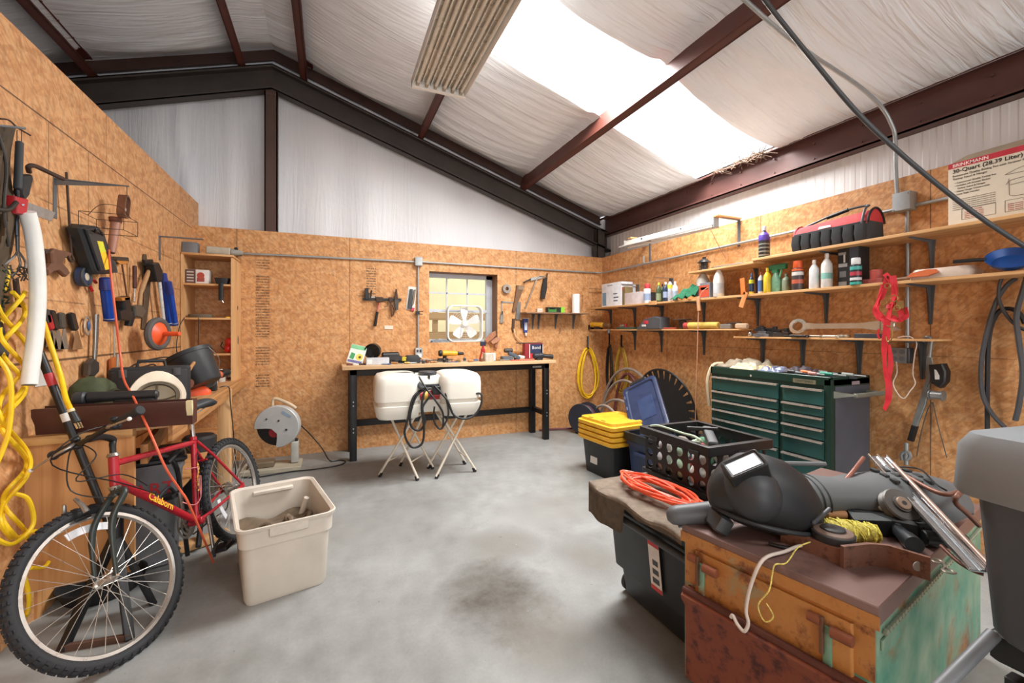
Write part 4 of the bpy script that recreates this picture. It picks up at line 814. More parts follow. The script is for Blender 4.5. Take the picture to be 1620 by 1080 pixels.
# bucket tipped over
T = Thing('black_bucket', 'black plastic bucket tipped on its side on the left counter below the bookcase shelves', 'bucket', (-1.0, 4.0, CZ))
bp = V((-.93, 3.9, CZ + .2)); od = V((-.42, .15, .85)).normalized(); M = ALONG(bp, bp + od)
T.part('pail', MB(M).lathe([(.001, -.13), (.115, -.13), (.12, -.12), (.15, .10), (.157, .10), (.157, .13), (.148, .13), (.142, .10), (.112, -.115), (.001, -.115)], 32), mt('#25282b', .5, 0, .15))
T.part('bail', MB(M).tube([(0, .155, .11), (-.08, .14, .02), (-.16, .05, -.04), (-.17, -.05, -.04), (-.08, -.14, .02), (0, -.155, .11)], .0025, 6, k=5), GALV)
T = Thing('rubber_mallet', 'mallet with a pale wooden handle sticking up beside the black bucket', 'mallet', (-.9, 3.6, CZ))
h0 = V(atX(292, 595, -.93)); h1 = V(atX(318, 557, -.90)); T.part('handle', MB().cyl(h0, h1, .014, .011, 12, .003), WOODH); T.part('head', MB().cyl(h0 + V((.0, -.0, -.05)) + V((-.04, .03, 0)), h0 + V((.04, -.03, -.05)), .032, n=18, bev=.004), mt('#6b3a28', .6))
T.part('rest', MB().cyl(V((h0.x, h0.y, CZ + .001)), V((h0.x, h0.y, h0.z - .06)), .03, n=16, bev=.004), mt('#3a2a24', .7))
T = Thing('angle_grinder', 'grey and black angle grinder with an orange body at the right end of the counter', 'angle grinder', atX(328, 612, -.88))
q = V(atX(330, 600, -.90)); q.z = max(q.z, CZ + .07)
T.part('guard', MB(TR(*q) @ RZ_(-10) @ RX_(70)).lathe([(.001, 0), (.065, 0), (.075, .012), (.075, .03), (.07, .03), (.062, .012), (.001, .012)], 24), mt('#6c6f72', .4, .5)); T.part('body', MB().cyl(q + V((.01, .02, 0)), q + V((.07, .12, .035)), .032, .028, 14, .006), mt('#c8623a', .5)); T.part('motor', MB().cyl(q + V((.06, .10, .03)), q + V((.10, .18, .04)), .034, .03, 14, .006), BLKM)
T.part('foot', MB().box(q.x - .02, q.x + .05, q.y, q.y + .06, CZ, q.z - .03, .006), BLKM)
q = V(atX(312, 618, -.93)); q.z = CZ
solo('orange_sander', MB(TR(*q) @ RZ_(20)).loft([rr(.17, .1, .03, 0), rr(.17, .1, .03, .03), rr(.11, .07, .03, .06), rr(.05, .04, .02, .07)]), ORANGE, 'bright orange plastic tool body lying in front of the grinder', 'tool')
solo('drill_box', MB().box(-1.24, -1.12, 4.3, 4.42, CZ, CZ + .07, .004), mt('#7a3d2d', .5), 'small rust-coloured box on the counter below the orange wheel', 'box')
for (px, py, w_, h_, c, lb, X_) in ((365, 609, .05, .1, '#4b3238', 'dark box with a white label at the bottom right of the bookcase', -.93), (352, 614, .04, .05, '#c9c9c4', 'small grey tin beside the labelled dark box in the bookcase', -.95)):
    q = V(atX(px, py, X_)); q.z = CZ; T = Thing('small_box', lb, 'box', q); T.part('carton', MB().box(q.x - w_ / 2, q.x + w_ / 2, q.y - .04, q.y + .04, CZ, CZ + h_, .003), mt(c, .5)); T.part('label', MB().box(q.x - w_ / 3, q.x + w_ / 3, q.y - .042, q.y - .04, CZ + .02, CZ + h_ - .01), WHITEG)
solo('spray_nozzle', MB().cyl((-.97, 4.55, CZ + .13), (-.88, 4.5, CZ + .14), .012, .01, 10, .002).cyl((-.93, 4.53, CZ), (-.93, 4.53, CZ + .14), .012, .012, 10), WHITEG, 'white spray nozzle standing on the counter in front of the bookcase', 'nozzle')
solo('coiled_wire', MB().tube([(-1.2, 3.3, 1.05), (-1.2, 3.6, 1.14), (-1.15, 3.9, 1.17), (-1.12, 4.1, 1.16)], .006, 6, k=5).tube([(-1.2, 3.3, 1.05), (-1.22, 3.5, 1.1), (-1.18, 3.7, 1.12), (-1.2, 4.0, 1.1), (-1.23, 4.2, .89)], .006, 6, k=5), BLKM, 'black coiled cord above the drill case on the left counter', 'cord')
solo('grinder_cord', MB().tube([(-.86, 4.3, CZ + .01), (-.80, 4.33, CZ + .006), (-.79, 4.34, CZ - .12), (-.78, 4.4, .5), (-.77, 4.45, .2), (-.8, 4.6, .01)], .0045, 6, k=5), BLKM, 'dark cord dropping over the front edge of the left counter', 'cord')
# ---------------------------------------------------------------- under the counter and behind the wheel
T = Thing('shop_vacuum', 'grey bin with red lettering standing under the left counter', 'bin', (-1.02, 3.3, 0))
M = TR(-1.0, 3.2, 0) @ RZ_(17); T.part('tank', MB(M).loft([rr(.28, .3, .06, .01), rr(.32, .34, .06, .55), rr(.34, .36, .06, .57), rr(.34, .36, .06, .6)]), mt('#77777a', .5)); T.part('lid', MB(M).box(-.18, .18, -.19, .19, .6, .64, .02), BLK)
T.part('lettering', text_mb('ART', M @ TR(.03, -.172, .46) @ RX_(90), .1, .001, bold=.001), mt('#b0202a', .5))
solo('black_hose', MB().tube([(-.85, 3.0, .62), (-.82, 3.1, .66), (-.85, 3.35, .64), (-.8, 3.5, .45), (-.78, 3.4, .2), (-.75, 3.2, .03)], .016, 8, k=6).tube([(-1.1, 3.0, .65), (-.95, 3.0, .67), (-.83, 3.05, .6), (-.80, 3.08, .3), (-.78, 3.1, .03)], .012, 8, k=6), BLK, 'black hose looped under the counter behind the bicycle frame', 'hose')
solo('timber_offcut', MB().bar((-1.2, 3.05, .03), (-.62, 3.35, .03), .09, .045, .003), PINEX, 'offcut of lumber on the floor behind the bicycle cranks', 'lumber')
T = Thing('floor_jack', 'small black hand-cranked device under the counter next to the rear wheel', 'jack', (-.95, 3.95, 0)); T.part('housing', MB().box(-1.05, -.85, 3.85, 4.1, 0, .3, .02), BLKM); T.part('tank', MB().cyl((-1.0, 4.3, 0), (-1.0, 4.3, .5), .12, n=24, bev=.02), mt('#2a2b2d', .5)); T.part('knob', MB().ball((-.95, 3.97, .33), .035), RED)
T = Thing('jack_stand', 'black steel stand with splayed legs on the floor behind the front wheel', 'stand', (-1.0, 2.85, 0))
ft = [atZ(98, 1030, 0), atZ(205, 1012, 0), atZ(243, 955, 0), atZ(120, 975, 0)]; ft[0] = V((-1.17, 2.50, 0)) if ft[0].x < -1.25 else ft[0]
ap = V((-.94, 2.62, .4))
for q in ft: q = V((max(q.x, -1.2), q.y, 0)); T.part('leg', MB().bar(V((q.x, q.y, .0)), ap + (q - ap) * .04, .035, .03, .003), BLK)
T.part('cross_strip', MB().bar((ft[0].x if ft[0].x > -1.2 else -1.18, ft[0].y, .012), (ft[1].x, ft[1].y, .012), .02, .03, .002), mt('#5b4034', .7)); T.part('post', MB().cyl(ap - V((0, 0, .08)), ap + V((0, 0, .08)), .028, n=14, bev=.003), BLK)
T = Thing('drain_pan', 'black rubber pan on the floor under the plywood end panel', 'pan', (-1.13, 2.83, 0))
T.part('pan', MB(TR(-1.1, 2.92, 0)).lathe([(.001, .004), (.14, .004), (.17, .07), (.18, .07), (.18, .06), (.15, 0), (.001, 0)], 30), mt('#1b1c1d', .7))
# ---------------------------------------------------------------- bookcase in the back left corner
T = Thing('bookcase', 'narrow open pine bookcase standing on the counter in the back left corner', 'bookcase', (-1.07, 5.08, CZ))
bx0, bx1, by0, by1, bt = -1.285, -.865, 4.89, 5.265, 2.085
T.part('side', MB().box(bx0, bx0 + .02, by0, by1, CZ, bt), PINEZ); T.part('side', MB().box(bx1 - .02, bx1, by0, by1, CZ - .02, bt - .01), PINEZ)
T.part('top', MB().box(bx0, bx1, by0, by1, bt, bt + .02, .002), PINEX)
sz_ = [1.80, 1.475, 1.13]
for z in sz_: T.part('shelf', MB().box(bx0 + .02, bx1 - .02, by0 + .005, by1, z, z + .018, .001), PINEX)
kn = MB(); kn.cyl((bx1, 5.1, 1.6), (bx1 + .0012, 5.1, 1.6), .022, n=14); kn.lathe([(.03, 0), (.03, .0012)], 14, TR(bx1, 5.12, 1.27) @ RY_(90), 1.5, .8); T.part('knot', kn, mt('#5a3f2e', .8))
T = Thing('carton', 'brown and white boxed item on the top shelf of the bookcase', 'box', (-1.15, 5.0, 1.818)); M = TR(-1.16, 5.0, 1.818)
T.part('box_body', MB(M).box(-.1, .085, -.06, .06, 0, .135, .002), mt('#dcd6d0', .5)); T.part('print', MB(M).box(-.1, -.02, -.0615, -.06, 0, .134), mt('#5a4038', .5)); T.part('emblem', MB(M).cyl((.02, -.0625, .08), (.02, -.06, .08), .03, n=20), mt('#b2483a', .5)); T.part('emblem_base', MB(M).box(-.01, .05, -.0622, -.06, .02, .06), mt('#9c4a3c', .5))
for k in range(4): T.part('print_line', MB(M).box(-.09, -.035, -.0625, -.061, .02 + k * .028, .032 + k * .028), mt('#c9beb6', .5))
T = Thing('battery_charger', 'black charger with its plug hanging over the top bookcase shelf', 'charger', (-.96, 4.95, 1.818)); T.part('body', MB(TR(-.965, 4.95, 1.818)).loft([rr(.09, .09, .01, 0), rr(.12, .1, .01, .06)]), BLK); T.part('strap', MB().box(-.985, -.945, 4.872, 4.886, 1.66, 1.83, .004), BLKM); T.part('clip', MB().tube([(-.975, 4.88, 1.66), (-.985, 4.88, 1.64), (-.965, 4.88, 1.645), (-.945, 4.88, 1.64), (-.955, 4.88, 1.66)], .003, 6), CHROME)
solo('tape_tin', MB(TR(-1.15, 4.98, 1.493)).lathe([(.001, 0), (.085, 0), (.088, .004), (.088, .03), (.082, .035), (.001, .035)], 26, None, 1.15, .7), mt('#6a6152', .6, .2), 'flat brown tin on the middle bookcase shelf', 'tin')
solo('yellow_offcut', MB().box(-.93, -.89, 4.90, 4.94, 1.493, 1.503, .002), YEL, 'tiny yellow chip at the right end of the middle bookcase shelf', 'chip')
T = Thing('ear_muffs', 'pair of red ear muffs at the right end of the lower bookcase shelf', 'ear muffs', (-.93, 4.97, 1.148)); 
for dx, dz in ((-.0, .045), (.01, .11)): T.part('cup', MB(TR(-.925 + dx, 4.97, 1.148 + dz) @ RZ_(-15)).ball((0, 0, 0), (.035, .03, .04)), mt('#d0271f', .35))
T.part('band', MB().tube([(-.95, 4.94, 1.19), (-.975, 4.93, 1.22), (-.96, 4.93, 1.26)], .005, 6, k=4), BLK)
T = Thing('router_tool', 'grey beige handheld power tool lying on top of the bookcase', 'power tool', (-.95, 5.0, 2.105)); T.part('body', MB().bar((-1.10, 4.97, 2.15), (-.90, 4.97, 2.145), .075, .07, .012), mt('#b3ad9d', .5)); T.part('nose', MB().cyl((-.9, 4.97, 2.143), (-.80, 4.97, 2.14), .037, .022, 16, .006), mt('#8f8c84', .5)); T.part('switch', MB().box(-.87, -.84, 4.95, 4.98, 2.17, 2.19, .005), BLK); T.part('shoe', MB().box(-1.1, -.92, 4.93, 5.01, 2.105, 2.115, .003), mt('#80796c', .5))
solo('junction_box', MB().box(-1.285, -1.165, 4.93, 5.02, 2.105, 2.21, .004), mt('#777b80', .5, .2), 'dark grey metal box sitting on the left end of the bookcase top', 'junction box')
solo('wall_conduit', MB().cyl((-1.12, 5.24, 2.14), (-.85, 5.24, 2.16), .01), IRON, 'short dark pipe behind the tool on top of the bookcase', 'conduit')
solo('extension_cable', MB().tube([(-1.25, 4.87, 1.49), (-1.27, 4.8, 1.4), (-1.265, 4.7, 1.2), (-1.2, 4.6, 1.1)], .004, 6, k=5).tube([(-1.14, 4.87, 1.49), (-1.14, 4.86, 1.3), (-1.14, 4.84, 1.12)], .0035, 6), BLKM, 'thin black cable hanging off the middle bookcase shelf', 'cable')
# ---------------------------------------------------------------- beige tub
T = Thing('beige_storage_tub', 'open beige plastic tub on the floor beside the bicycle', 'tub', (-.25, 2.85, 0))
M = Matrix((Vector((.976, .216, 0)), Vector((-.216, .976, 0)), z_)).transposed().to_4x4(); M.translation = V((-.262, 2.77, 0))
def rg(sx, sy, r, z, n=5): return rr(sx, sy, r, z, 0, 0, n)
T.part('body', MB(M).loft([rg(.37, .56, .04, .0), rg(.385, .575, .045, .02), rg(.41, .63, .05, .30), rg(.435, .655, .055, .302), rg(.44, .66, .055, .385), rg(.462, .685, .06, .388), rg(.466, .69, .06, .402), rg(.452, .676, .055, .405), rg(.42, .64, .05, .395), rg(.40, .62, .045, .30), rg(.375, .565, .04, .012)]), mt('#c8bfb2', .5, 0, .07, 6))
for s in (-1, 1): T.part('handle', MB(M).box(-.09, .09, s * .345 - (.02 if s > 0 else 0), s * .345 + (.02 if s < 0 else 0), .345, .392, .006), mt('#c8bfb2', .5))
T.part('handle_bracket', MB(M).box(-.11, .11, .29, .318, .355, .375, .005), mt('#d2cabe', .5))
T.part('dirt_line', MB(M).box(-.17, .17, -.27, .27, -.0, .006), mt('#2e2822', .8))
random.seed(5); mb = MB(M)
for k in range(3):
    cx_ = -.1 + .1 * k; mb.tube([(cx_ + .05 * math.cos(a) * (1 + k * .1), -.05 + .04 * k + .06 * math.sin(a), .25 + .03 * math.sin(a * 2 + k)) for a in [2 * math.pi * i / 10 for i in range(10)]], .016, 8, True, 3)
mb.tube([(-.15, -.2, .25), (0, -.22, .255), (.08, -.2, .26)], .012, 6, k=4)
mb.sheet(lambda u, v: (-.185 + .37 * u, -.28 + .56 * v, .22 + .02 * math.sin(u * 9 + v * 7)), 10, 10)
solo('coiled_straps', mb, mt('#6a5a48', .85, 0, .4, 10), 'dusty brown coiled straps in the bottom of the beige tub', 'straps')
solo('plastic_tube_in_tub', MB(M).cyl((.09, .23, .012 + .02), (.165, .15, .33), .016, n=14), CREAM, 'pale tube standing in the back right corner of the beige tub', 'tube')
# ================================================================ back wall and the middle of the room
T = Thing('chop_saw', 'grey chop saw standing on the floor against the back wall', 'chop saw', (-.55, 4.85, 0))
M = TR(-.47, 4.86, .42) @ RZ_(-12) @ RX_(90)        # guard disc, local z towards the viewer
def arc(r, a0, a1, n=30): return [(r * math.cos(R(a0 + (a1 - a0) * k / n)), r * math.sin(R(a0 + (a1 - a0) * k / n))) for k in range(n + 1)]
T.part('guard', MB(M).prism(arc(.205, -92, 184, 44) + [(-.10, -.015), (-.05, -.02), (.0, -.07), (.0, -.12)], -.01, .075, .006), mt('#b9bbba', .4, .1, .1, 6))
T.part('blade', MB(M).cyl((0, 0, .03), (0, 0, .034), .192, n=44), mt('#1c1a1b', .6)); T.part('blade_flange', MB(M).cyl((-.03, -.06, .03), (-.03, -.06, .045), .05, n=22), mt('#a02a30', .5))
T.part('guard_bolt', MB(M).cyl((.02, .06, .075), (.02, .06, .08), .01, n=8).cyl((.09, -.03, .075), (.09, -.03, .08), .012, n=8).cyl((-.09, .08, .075), (-.09, .08, .08), .009, n=8), DGREY)
T.part('brand_plate', MB(M @ TR(.09, .12, .0755) @ RZ_(-35)).box(-.05, .05, -.014, .014, 0, .0015), mt('#8aa0b4', .4))
T.part('handle', MB(M).tube([(-.07, .19, -.03), (-.06, .26, -.03), (0, .25, -.03), (.10, .20, -.03), (.15, .16, -.03)], .016, 10, k=4), mt('#cbb698', .5)); T.part('motor', MB(M).cyl((.02, .0, -.14), (.02, .0, -.01), .08, n=24, bev=.01), mt('#8c8d8c', .5))
T.part('pivot_arm', MB().box(-.36, -.29, 4.78, 4.88, .05, .26, .01), mt('#b0aea6', .5)); T.part('base', MB().box(-.78, -.26, 4.66, 4.96, 0, .045, .008), mt('#b3ab97', .6)); T.part('vise', MB().box(-.72, -.5, 4.72, 4.85, .046, .10, .01), mt('#7d6d58', .6, .3)); T.part('spring', MB().cyl((-.31, 4.86, .2), (-.31, 4.8, .28), .016, n=10), BLK)
solo('saw_cord', MB().tube([(-.30, 4.9, .42), (-.2, 5.0, .28), (-.08, 4.98, .12), (.0, 4.85, .012), (.1, 4.84, .01), (.15, 4.77, .01), (.08, 4.66, .01), (-.15, 4.62, .01), (-.35, 4.63, .01), (-.6, 4.58, .01), (-.75, 4.62, .01)], .006, 8, k=6), BLKM, 'dark power cord curling on the floor right of the chop saw', 'cable')
# ---------------------------------------------------------------- workbench
BZ = 1.0; wx0, wx1, wy0, wy1 = .115, 2.615, 4.73, 5.25
T = Thing('workbench', 'long workbench with a pale wooden top and black steel legs under the window', 'workbench', (1.37, 5.0, 0))
BS = mt('#121315', .4, .1, .05); BT = wood('#d8b48a', '#c79d70', 'bench_top', 'X', .6)
T.part('top', MB().box(wx0, wx1, wy0, wy1, BZ - .04, BZ, .004), BT)
for x in (.19, 2.47): 
    for y in (4.77, 5.16): T.part('leg', MB().box(x, x + .07, y, y + .07, 0, BZ - .04, .004), BS)
    T.part('side_rail', MB().box(x + .01, x + .06, 4.84, 5.16, .3, .36, .003), BS); T.part('top_rail', MB().box(x, x + .07, 4.77, 5.23, BZ - .1, BZ - .041, .003), BS)
T.part('front_rail', MB().box(.26, 2.47, 4.78, 4.81, BZ - .11, BZ - .041, .003), BS); T.part('stretcher', MB().box(.26, 2.47, 5.17, 5.21, .28, .35, .003), BS)
T.part('maker_plate', MB().box(2.31, 2.43, 4.772, 4.779, BZ - .09, BZ - .07), mt('#9a9a98', .4, .5))
for x in (.225, 2.505):
    for z in (.3, .34, .58, .62): T.part('bolt', MB().cyl((x, 4.765, z), (x, 4.771, z), .007, n=8), GALV)
# ---------------------------------------------------------------- folding stands and sprayer tank
def stand(label, F):       # F: feet  a,b (front) c,d (back)
    F = [V(p) for p in F]; c = sum(F, V((0, 0, 0))) / 4; T = Thing('folding_stand', label, 'stand', (c.x, c.y, 0), 'folding stands under the white tank')
    SM = mt('#ddd4c4', .35, .1, .05); H_ = .56
    tops = [V((c.x + (F[i].x - c.x) * .62, c.y + (F[i].y - c.y) * .62, H_)) for i in range(4)]
    for a, b in ((0, 1), (1, 0), (2, 3), (3, 2)):
        lg = T.part('leg', MB().cyl(F[a] + V((0, 0, .02)), tops[b] + V((0, .012 if a in (1, 3) else -.012, 0)), .0115, n=12), SM)
        T.part('rubber_foot', MB().cyl(F[a], F[a] + (tops[b] - F[a]).normalized() * .045, .016, .015, 12, .003), BLK, parent=lg)
    for a, b, k in ((0, 2, .27), (1, 3, .27)):
        o = 1 if a == 0 else 0; p = F[a] + (tops[o] - F[a]) * k; q = F[b] + (tops[2 + o] - F[b]) * k; T.part('cross_bar', MB().cyl(p, q, .006, n=8), SM)
    for a, b in ((0, 2), (1, 3)): T.part('top_bar', MB().cyl(tops[a], tops[b], .011, n=10), SM)
stand('left of the two cream folding tray stands under the white tank', [(.425, 4.174, 0), (.738, 3.931, 0), (.655, 4.431, 0), (.938, 4.20, 0)])
stand('right of the two cream folding tray stands under the white tank', [(.903, 3.915, 0), (1.298, 3.959, 0), (.895, 4.234, 0), (1.276, 4.225, 0)])
T = Thing('sprayer_tank', 'white two-lobed sprayer tank with a pump and black hoses on folding stands', 'sprayer tank', (.86, 4.15, .58))
TM = TR(.862, 4.12, .575) @ RZ_(-3); TW = mt('#e3dfd4', .4, 0, .04, 5)
def lobe(s):
    prof = [(0, .0, .86), (.02, .02, .93), (.09, .02, .99), (.115, .0, 1), (.12, -.03, .90), (.155, -.03, .90), (.16, .0, 1), (.2, .01, 1.0), (.30, .01, 1.0), (.355, 0, .96), (.385, -.01, .86), (.40, -.02, .6)]
    return [rr(.40 * k, .50 * (k ** .5), .09, z, s * (.29 - .03 * (1 - k)), 0, 6) for z, _, k in prof]
tk = T.part('tank_body', MB(TM).loft(lobe(-1)).loft(lobe(1)).loft([rr(.36, .34, .06, .03, 0, .06, 5), rr(.36, .38, .06, .06, 0, .06, 5), rr(.36, .38, .06, .33, 0, .06, 5), rr(.34, .34, .06, .37, 0, .06, 5)]), TW, ang=50)
T.part('filler_cap', MB(TM).lathe([(.001, 0), (.085, 0), (.088, .01), (.088, .028), (.08, .036), (.001, .036)], 30, TR(.0, -.02, .37)), mt('#33353a', .5)); T.part('mount_plate', MB(TM).box(-.10, .10, -.10, -.06, .22, .30, .006), BLKM)
T.part('pump', MB(TM).cyl((-.10, -.13, .19), (.12, -.13, .19), .042, n=22, bev=.006), mt('#a3292c', .45)); T.part('pump_label', MB(TM).cyl((-.05, -.13, .19), (-.02, -.13, .19), .0428, n=22), mt('#e0b94a', .5)); T.part('pump_head', MB(TM).box(.02, .12, -.19, -.09, .2, .28, .012), BLK)
T.part('valve', MB(TM).cyl((-.06, -.12, .28), (.1, -.12, .28), .018, n=12, bev=.003).cyl((0, -.12, .27), (0, -.12, .36), .008, n=8).ball((0, -.12, .37), .012), BLK)
T.part('spray_gun', MB(TM).tube([(-.29, -.03, .395), (-.2, -.05, .40), (-.13, -.1, .39)], .014, 10, k=4).prism([(0, 0), (.001, 0)], 0, 0) if 0 else MB(TM).tube([(-.33, -.0, .385), (-.2, -.04, .395), (-.13, -.08, .385)], .014, 10, k=4).bar((-.17, -.07, .39), (-.08, -.26, .27), .05, .03, .01), mt('#34383a', .5))
T.part('tether_strap', MB(TM).tube([(.24, -.06, .385), (.32, -.10, .385), (.36, -.2, .365)], .008, 8, k=3), DGREY)
HR = .010
hp = T.part('hose', MB(TM).tube([(-.05, -.2, .27), (-.16, -.26, .2), (-.21, -.28, .02), (-.24, -.28, -.12), (-.18, -.28, -.24), (-.09, -.28, -.22), (-.07, -.28, -.08), (-.09, -.27, .1), (-.06, -.24, .24), (0, -.2, .26)], HR, 10, k=6), BLK)
T.part('hose', MB(TM).tube([(-.02, -.2, .27), (-.13, -.25, .21), (-.19, -.27, .05), (-.18, -.27, -.06), (-.11, -.27, -.10), (-.06, -.27, -.03), (-.08, -.26, .1), (.0, -.22, .2)], HR, 10, k=6), BLK)
T.part('hose', MB(TM).tube([(.04, -.18, .28), (.14, -.26, .16), (.20, -.28, .02), (.3, -.30, -.02), (.40, -.29, .01), (.46, -.28, .1), (.47, -.25, .19), (.42, -.24, .2)], HR, 10, k=6), BLK)
T.part('hose', MB(TM).tube([(-.10, -.16, .37), (-.04, -.24, .26), (.04, -.27, .15), (.10, -.28, .04), (.10, -.28, -.08)], .009, 10, k=6), BLK)
T.part('hose', MB(TM).tube([(.12, -.10, .35), (.13, -.2, .26), (.14, -.25, .16), (.15, -.28, .02), (.08, -.28, -.1), (.02, -.27, -.02), (.03, -.24, .1)], .009, 10, k=6), BLK)
# ---------------------------------------------------------------- box fan in the window
T = Thing('box_fan', 'white square box fan standing on the window sill', 'fan', (1.42, 5.36, 1.222))
fc = atY(736, 510, 5.30); fs = .47; FM2 = TR(fc.x, 5.33, 1.222 + fs / 2 + .004) @ RX_(90)
T.part('housing', MB(FM2).loft([rr(fs, fs, .08, -.05, 0, 0, 6), rr(fs, fs, .08, .05, 0, 0, 6), rr(fs - .03, fs - .03, .07, .052, 0, 0, 6), rr(fs - .03, fs - .03, .07, -.05, 0, 0, 6)], closed=True), WHITE)
gm = MB(FM2)
for k in range(1, 8): gm.torus(.028 * k, .0016, 40, 4, TR(0, 0, .048))
for k in range(16): a = 2 * math.pi * k / 16; gm.cyl((.03 * math.cos(a), .03 * math.sin(a), .048), (.215 * math.cos(a), .215 * math.sin(a), .048), .0011, n=4)
T.part('grille', gm, WHITEG); T.part('hub', MB(FM2).cyl((0, 0, -.02), (0, 0, .04), .045, n=24, bev=.008), WHITE)
for k in range(5):
    a = 2 * math.pi * k / 5 + .35; bl = []
    for r_, w_, tw in ((.04, .05, .5), (.1, .09, .42), (.16, .12, .34), (.195, .11, .3), (.205, .07, .28)):
        bl.append([(r_, -w_ / 2 * math.cos(tw), -w_ / 2 * math.sin(tw)), (r_, w_ / 2 * math.cos(tw), w_ / 2 * math.sin(tw)), (r_, w_ / 2 * math.cos(tw), w_ / 2 * math.sin(tw) + .003), (r_, -w_ / 2 * math.cos(tw), -w_ / 2 * math.sin(tw) + .003)])
    T.part('fan_blade', MB(FM2 @ RZ_(math.degrees(a))).loft(bl), mt('#eef0f2', .3, 0, .03))
T.part('strut', MB(FM2).bar((-.07, .22, .044), (-.06, .06, .044), .006, .006).bar((-.07, -.22, .044), (-.06, -.06, .044), .006, .006), GALV)
for x, z, lb, r in ((1.17, 1.25, 'crumpled grey rag heap on the left of the window sill', .05),): solo('sill_debris', MB(TR(x + .12, 5.33, 1.222)).loft([rr(.26, .09, .02, 0), rr(.24, .08, .02, .022), rr(.12, .04, .02, .035)]), mt('#7a7f84', .8, 0, .5, 60), 'grey clutter along the left of the window sill', 'clutter')
# ---------------------------------------------------------------- tools hung on the back wall
T = Hung('B', 'magnetic_tool_bar', 'black magnetic bar on the back wall left of the window', 'tool bar', 604, 474); T.pz('bar', [(574, 471), (635, 472), (635, 476), (574, 475)], 0, .025, BLK)
def hk(name, label, cat, parts, px, py, group=None):
    T = Hung('B', name, label, cat, px, py, group)
    for pn, kind, pts, a, b, m in parts:
        if kind == 'p': T.pz(pn, pts, a, b, m, min(.002, (b - a) * .4))
        elif kind == 'c': T.cy(pn, pts[0], pts[1], a, b, m, .035)
        else: T.tb(pn, pts, a, m, .035)
    return T
hk('utility_knife', 'black upright knife at the left end of the magnetic bar', 'knife', [('body', 'p', [(577, 456), (583, 455), (584, 473), (578, 473)], .025, .05, BLK), ('tail', 'c', [(580, 476), (580, 489)], .003, .003, mt('#b98a5a', .6))], 580, 456)
hk('hex_key', 'short dark key second on the magnetic bar', 'key', [('shaft', 'c', [(588, 459), (586, 471)], .011, .009, IRON)], 588, 459)
hk('steel_square', 'thin pale square standing along the top of the magnetic bar', 'square', [('arm', 'p', [(584, 468), (602, 470), (602, 471.5), (584, 470.5)], .026, .03, GALV)], 590, 469)
hk('claw_hammer', 'hammer with a black grip and red neck hanging from the magnetic bar', 'hammer', [('head', 'p', [(594, 469), (606, 470), (606, 477), (596, 478)], .03, .06, IRON), ('neck', 'c', [(601, 477), (597, 493)], .011, .011, mt('#c9766a', .5)), ('grip', 'c', [(597, 493), (593, 516)], .015, .017, BLKM)], 600, 470)
hk('combination_pliers', 'brown pliers hanging open at the middle of the magnetic bar', 'pliers', [('head', 'p', [(615, 470), (621, 470), (621, 478), (616, 478)], .026, .045, IRON), ('handle', 't', [(619, 478), (619, 490), (620, 501)], .008, 0, mt('#5b3d2c', .5)), ('handle', 't', [(616, 476), (613, 484), (608, 485)], .006, 0, mt('#8a6a46', .5)), ('handle', 't', [(618, 478), (624, 490), (621, 500)], .008, 0, mt('#5b3d2c', .5))], 618, 472, None)
hk('locking_pliers', 'upright dark pliers near the right end of the magnetic bar', 'pliers', [('jaw', 'p', [(626, 457), (628, 457), (630, 474), (624, 474)], .026, .05, IRON), ('body', 'p', [(624, 474), (631, 474), (630, 490), (626, 491)], .026, .05, mt('#4e4a45', .5, .4))], 627, 458)
T = Hung('B', 'packaged_pliers', 'white carded pliers in clear packaging hanging left of the wall conduit', 'package', 652, 455); T.pz('card', [(646, 453), (659, 454), (656, 491), (642, 489)], 0, .004, WHITEG, e=.0005); T.pz('tool', [(649, 457), (653, 457), (652, 488), (645, 488)], .004, .03, DGREY); T.pz('tool', [(655, 458), (658, 458), (655, 480), (651, 486)], .004, .03, mt('#7b6a54', .4, .4)); T.pz('tip', [(650, 486), (656, 487), (655, 492), (650, 491)], .004, .02, mt('#c0364a', .5))
flat('B', 'wall_plate', 'small white blank plate low on the back wall below the hammer', 'plate', [(608, 514.5), (622, 515), (622, 521), (608, 520.5)], 0, .008, mt('#ddd3c2', .5), e=.001)
T = Hung('B', 'spring_clip', 'black clip clamped on the conduit beside the window', 'clip', 661, 494); T.pz('body', [(658, 492), (664, 492), (664, 497), (658, 497)], .02, .05, BLK); T.tb('prong', [(662, 493), (670, 492)], .004, BLK, .04, k=0); T.tb('prong', [(662, 496), (669, 497)], .004, BLK, .04, k=0)
q = on('B', 800, 457); T = Hung('B', 'duct_tape_roll', 'roll of grey duct tape hanging right of the window', 'tape', 800, 457); T.part('roll', MB(WM['B'] @ TR(q.x, q.y, 0)).loft([[(r_ * math.cos(2 * math.pi * k / 32), r_ * math.sin(2 * math.pi * k / 32), z) for k in range(32)] for r_, z in ((.028, .002), (.058, .002), (.058, .05), (.028, .05))], closed=True), mt('#8d8781', .5, 0, .1)); T.part('core', MB(WM['B'] @ TR(q.x, q.y, 0)).torus(.027, .002, 24, 6, TR(0, 0, .05)), TAN)
hk('steel_file', 'wide dark plane-like tool hanging at a slant right of the tape roll', 'tool', [('body', 'p', [(818, 451), (830, 452), (821, 475), (815, 494), (811, 492), (815, 472)], 0, .03, mt('#74553c', .6, .2)), ('plate', 'p', [(820, 452), (830, 453), (828, 459), (819, 458)], .03, .036, mt('#8d7660', .5, .4))], 824, 452)
hk('steel_bracket_bar', 'short grey steel bar hanging just below the slanted tool', 'bar', [('bar', 'p', [(818, 478), (824, 477), (823, 506), (816, 505)], .0, .02, mt('#7c7a77', .45, .5))], 820, 478)
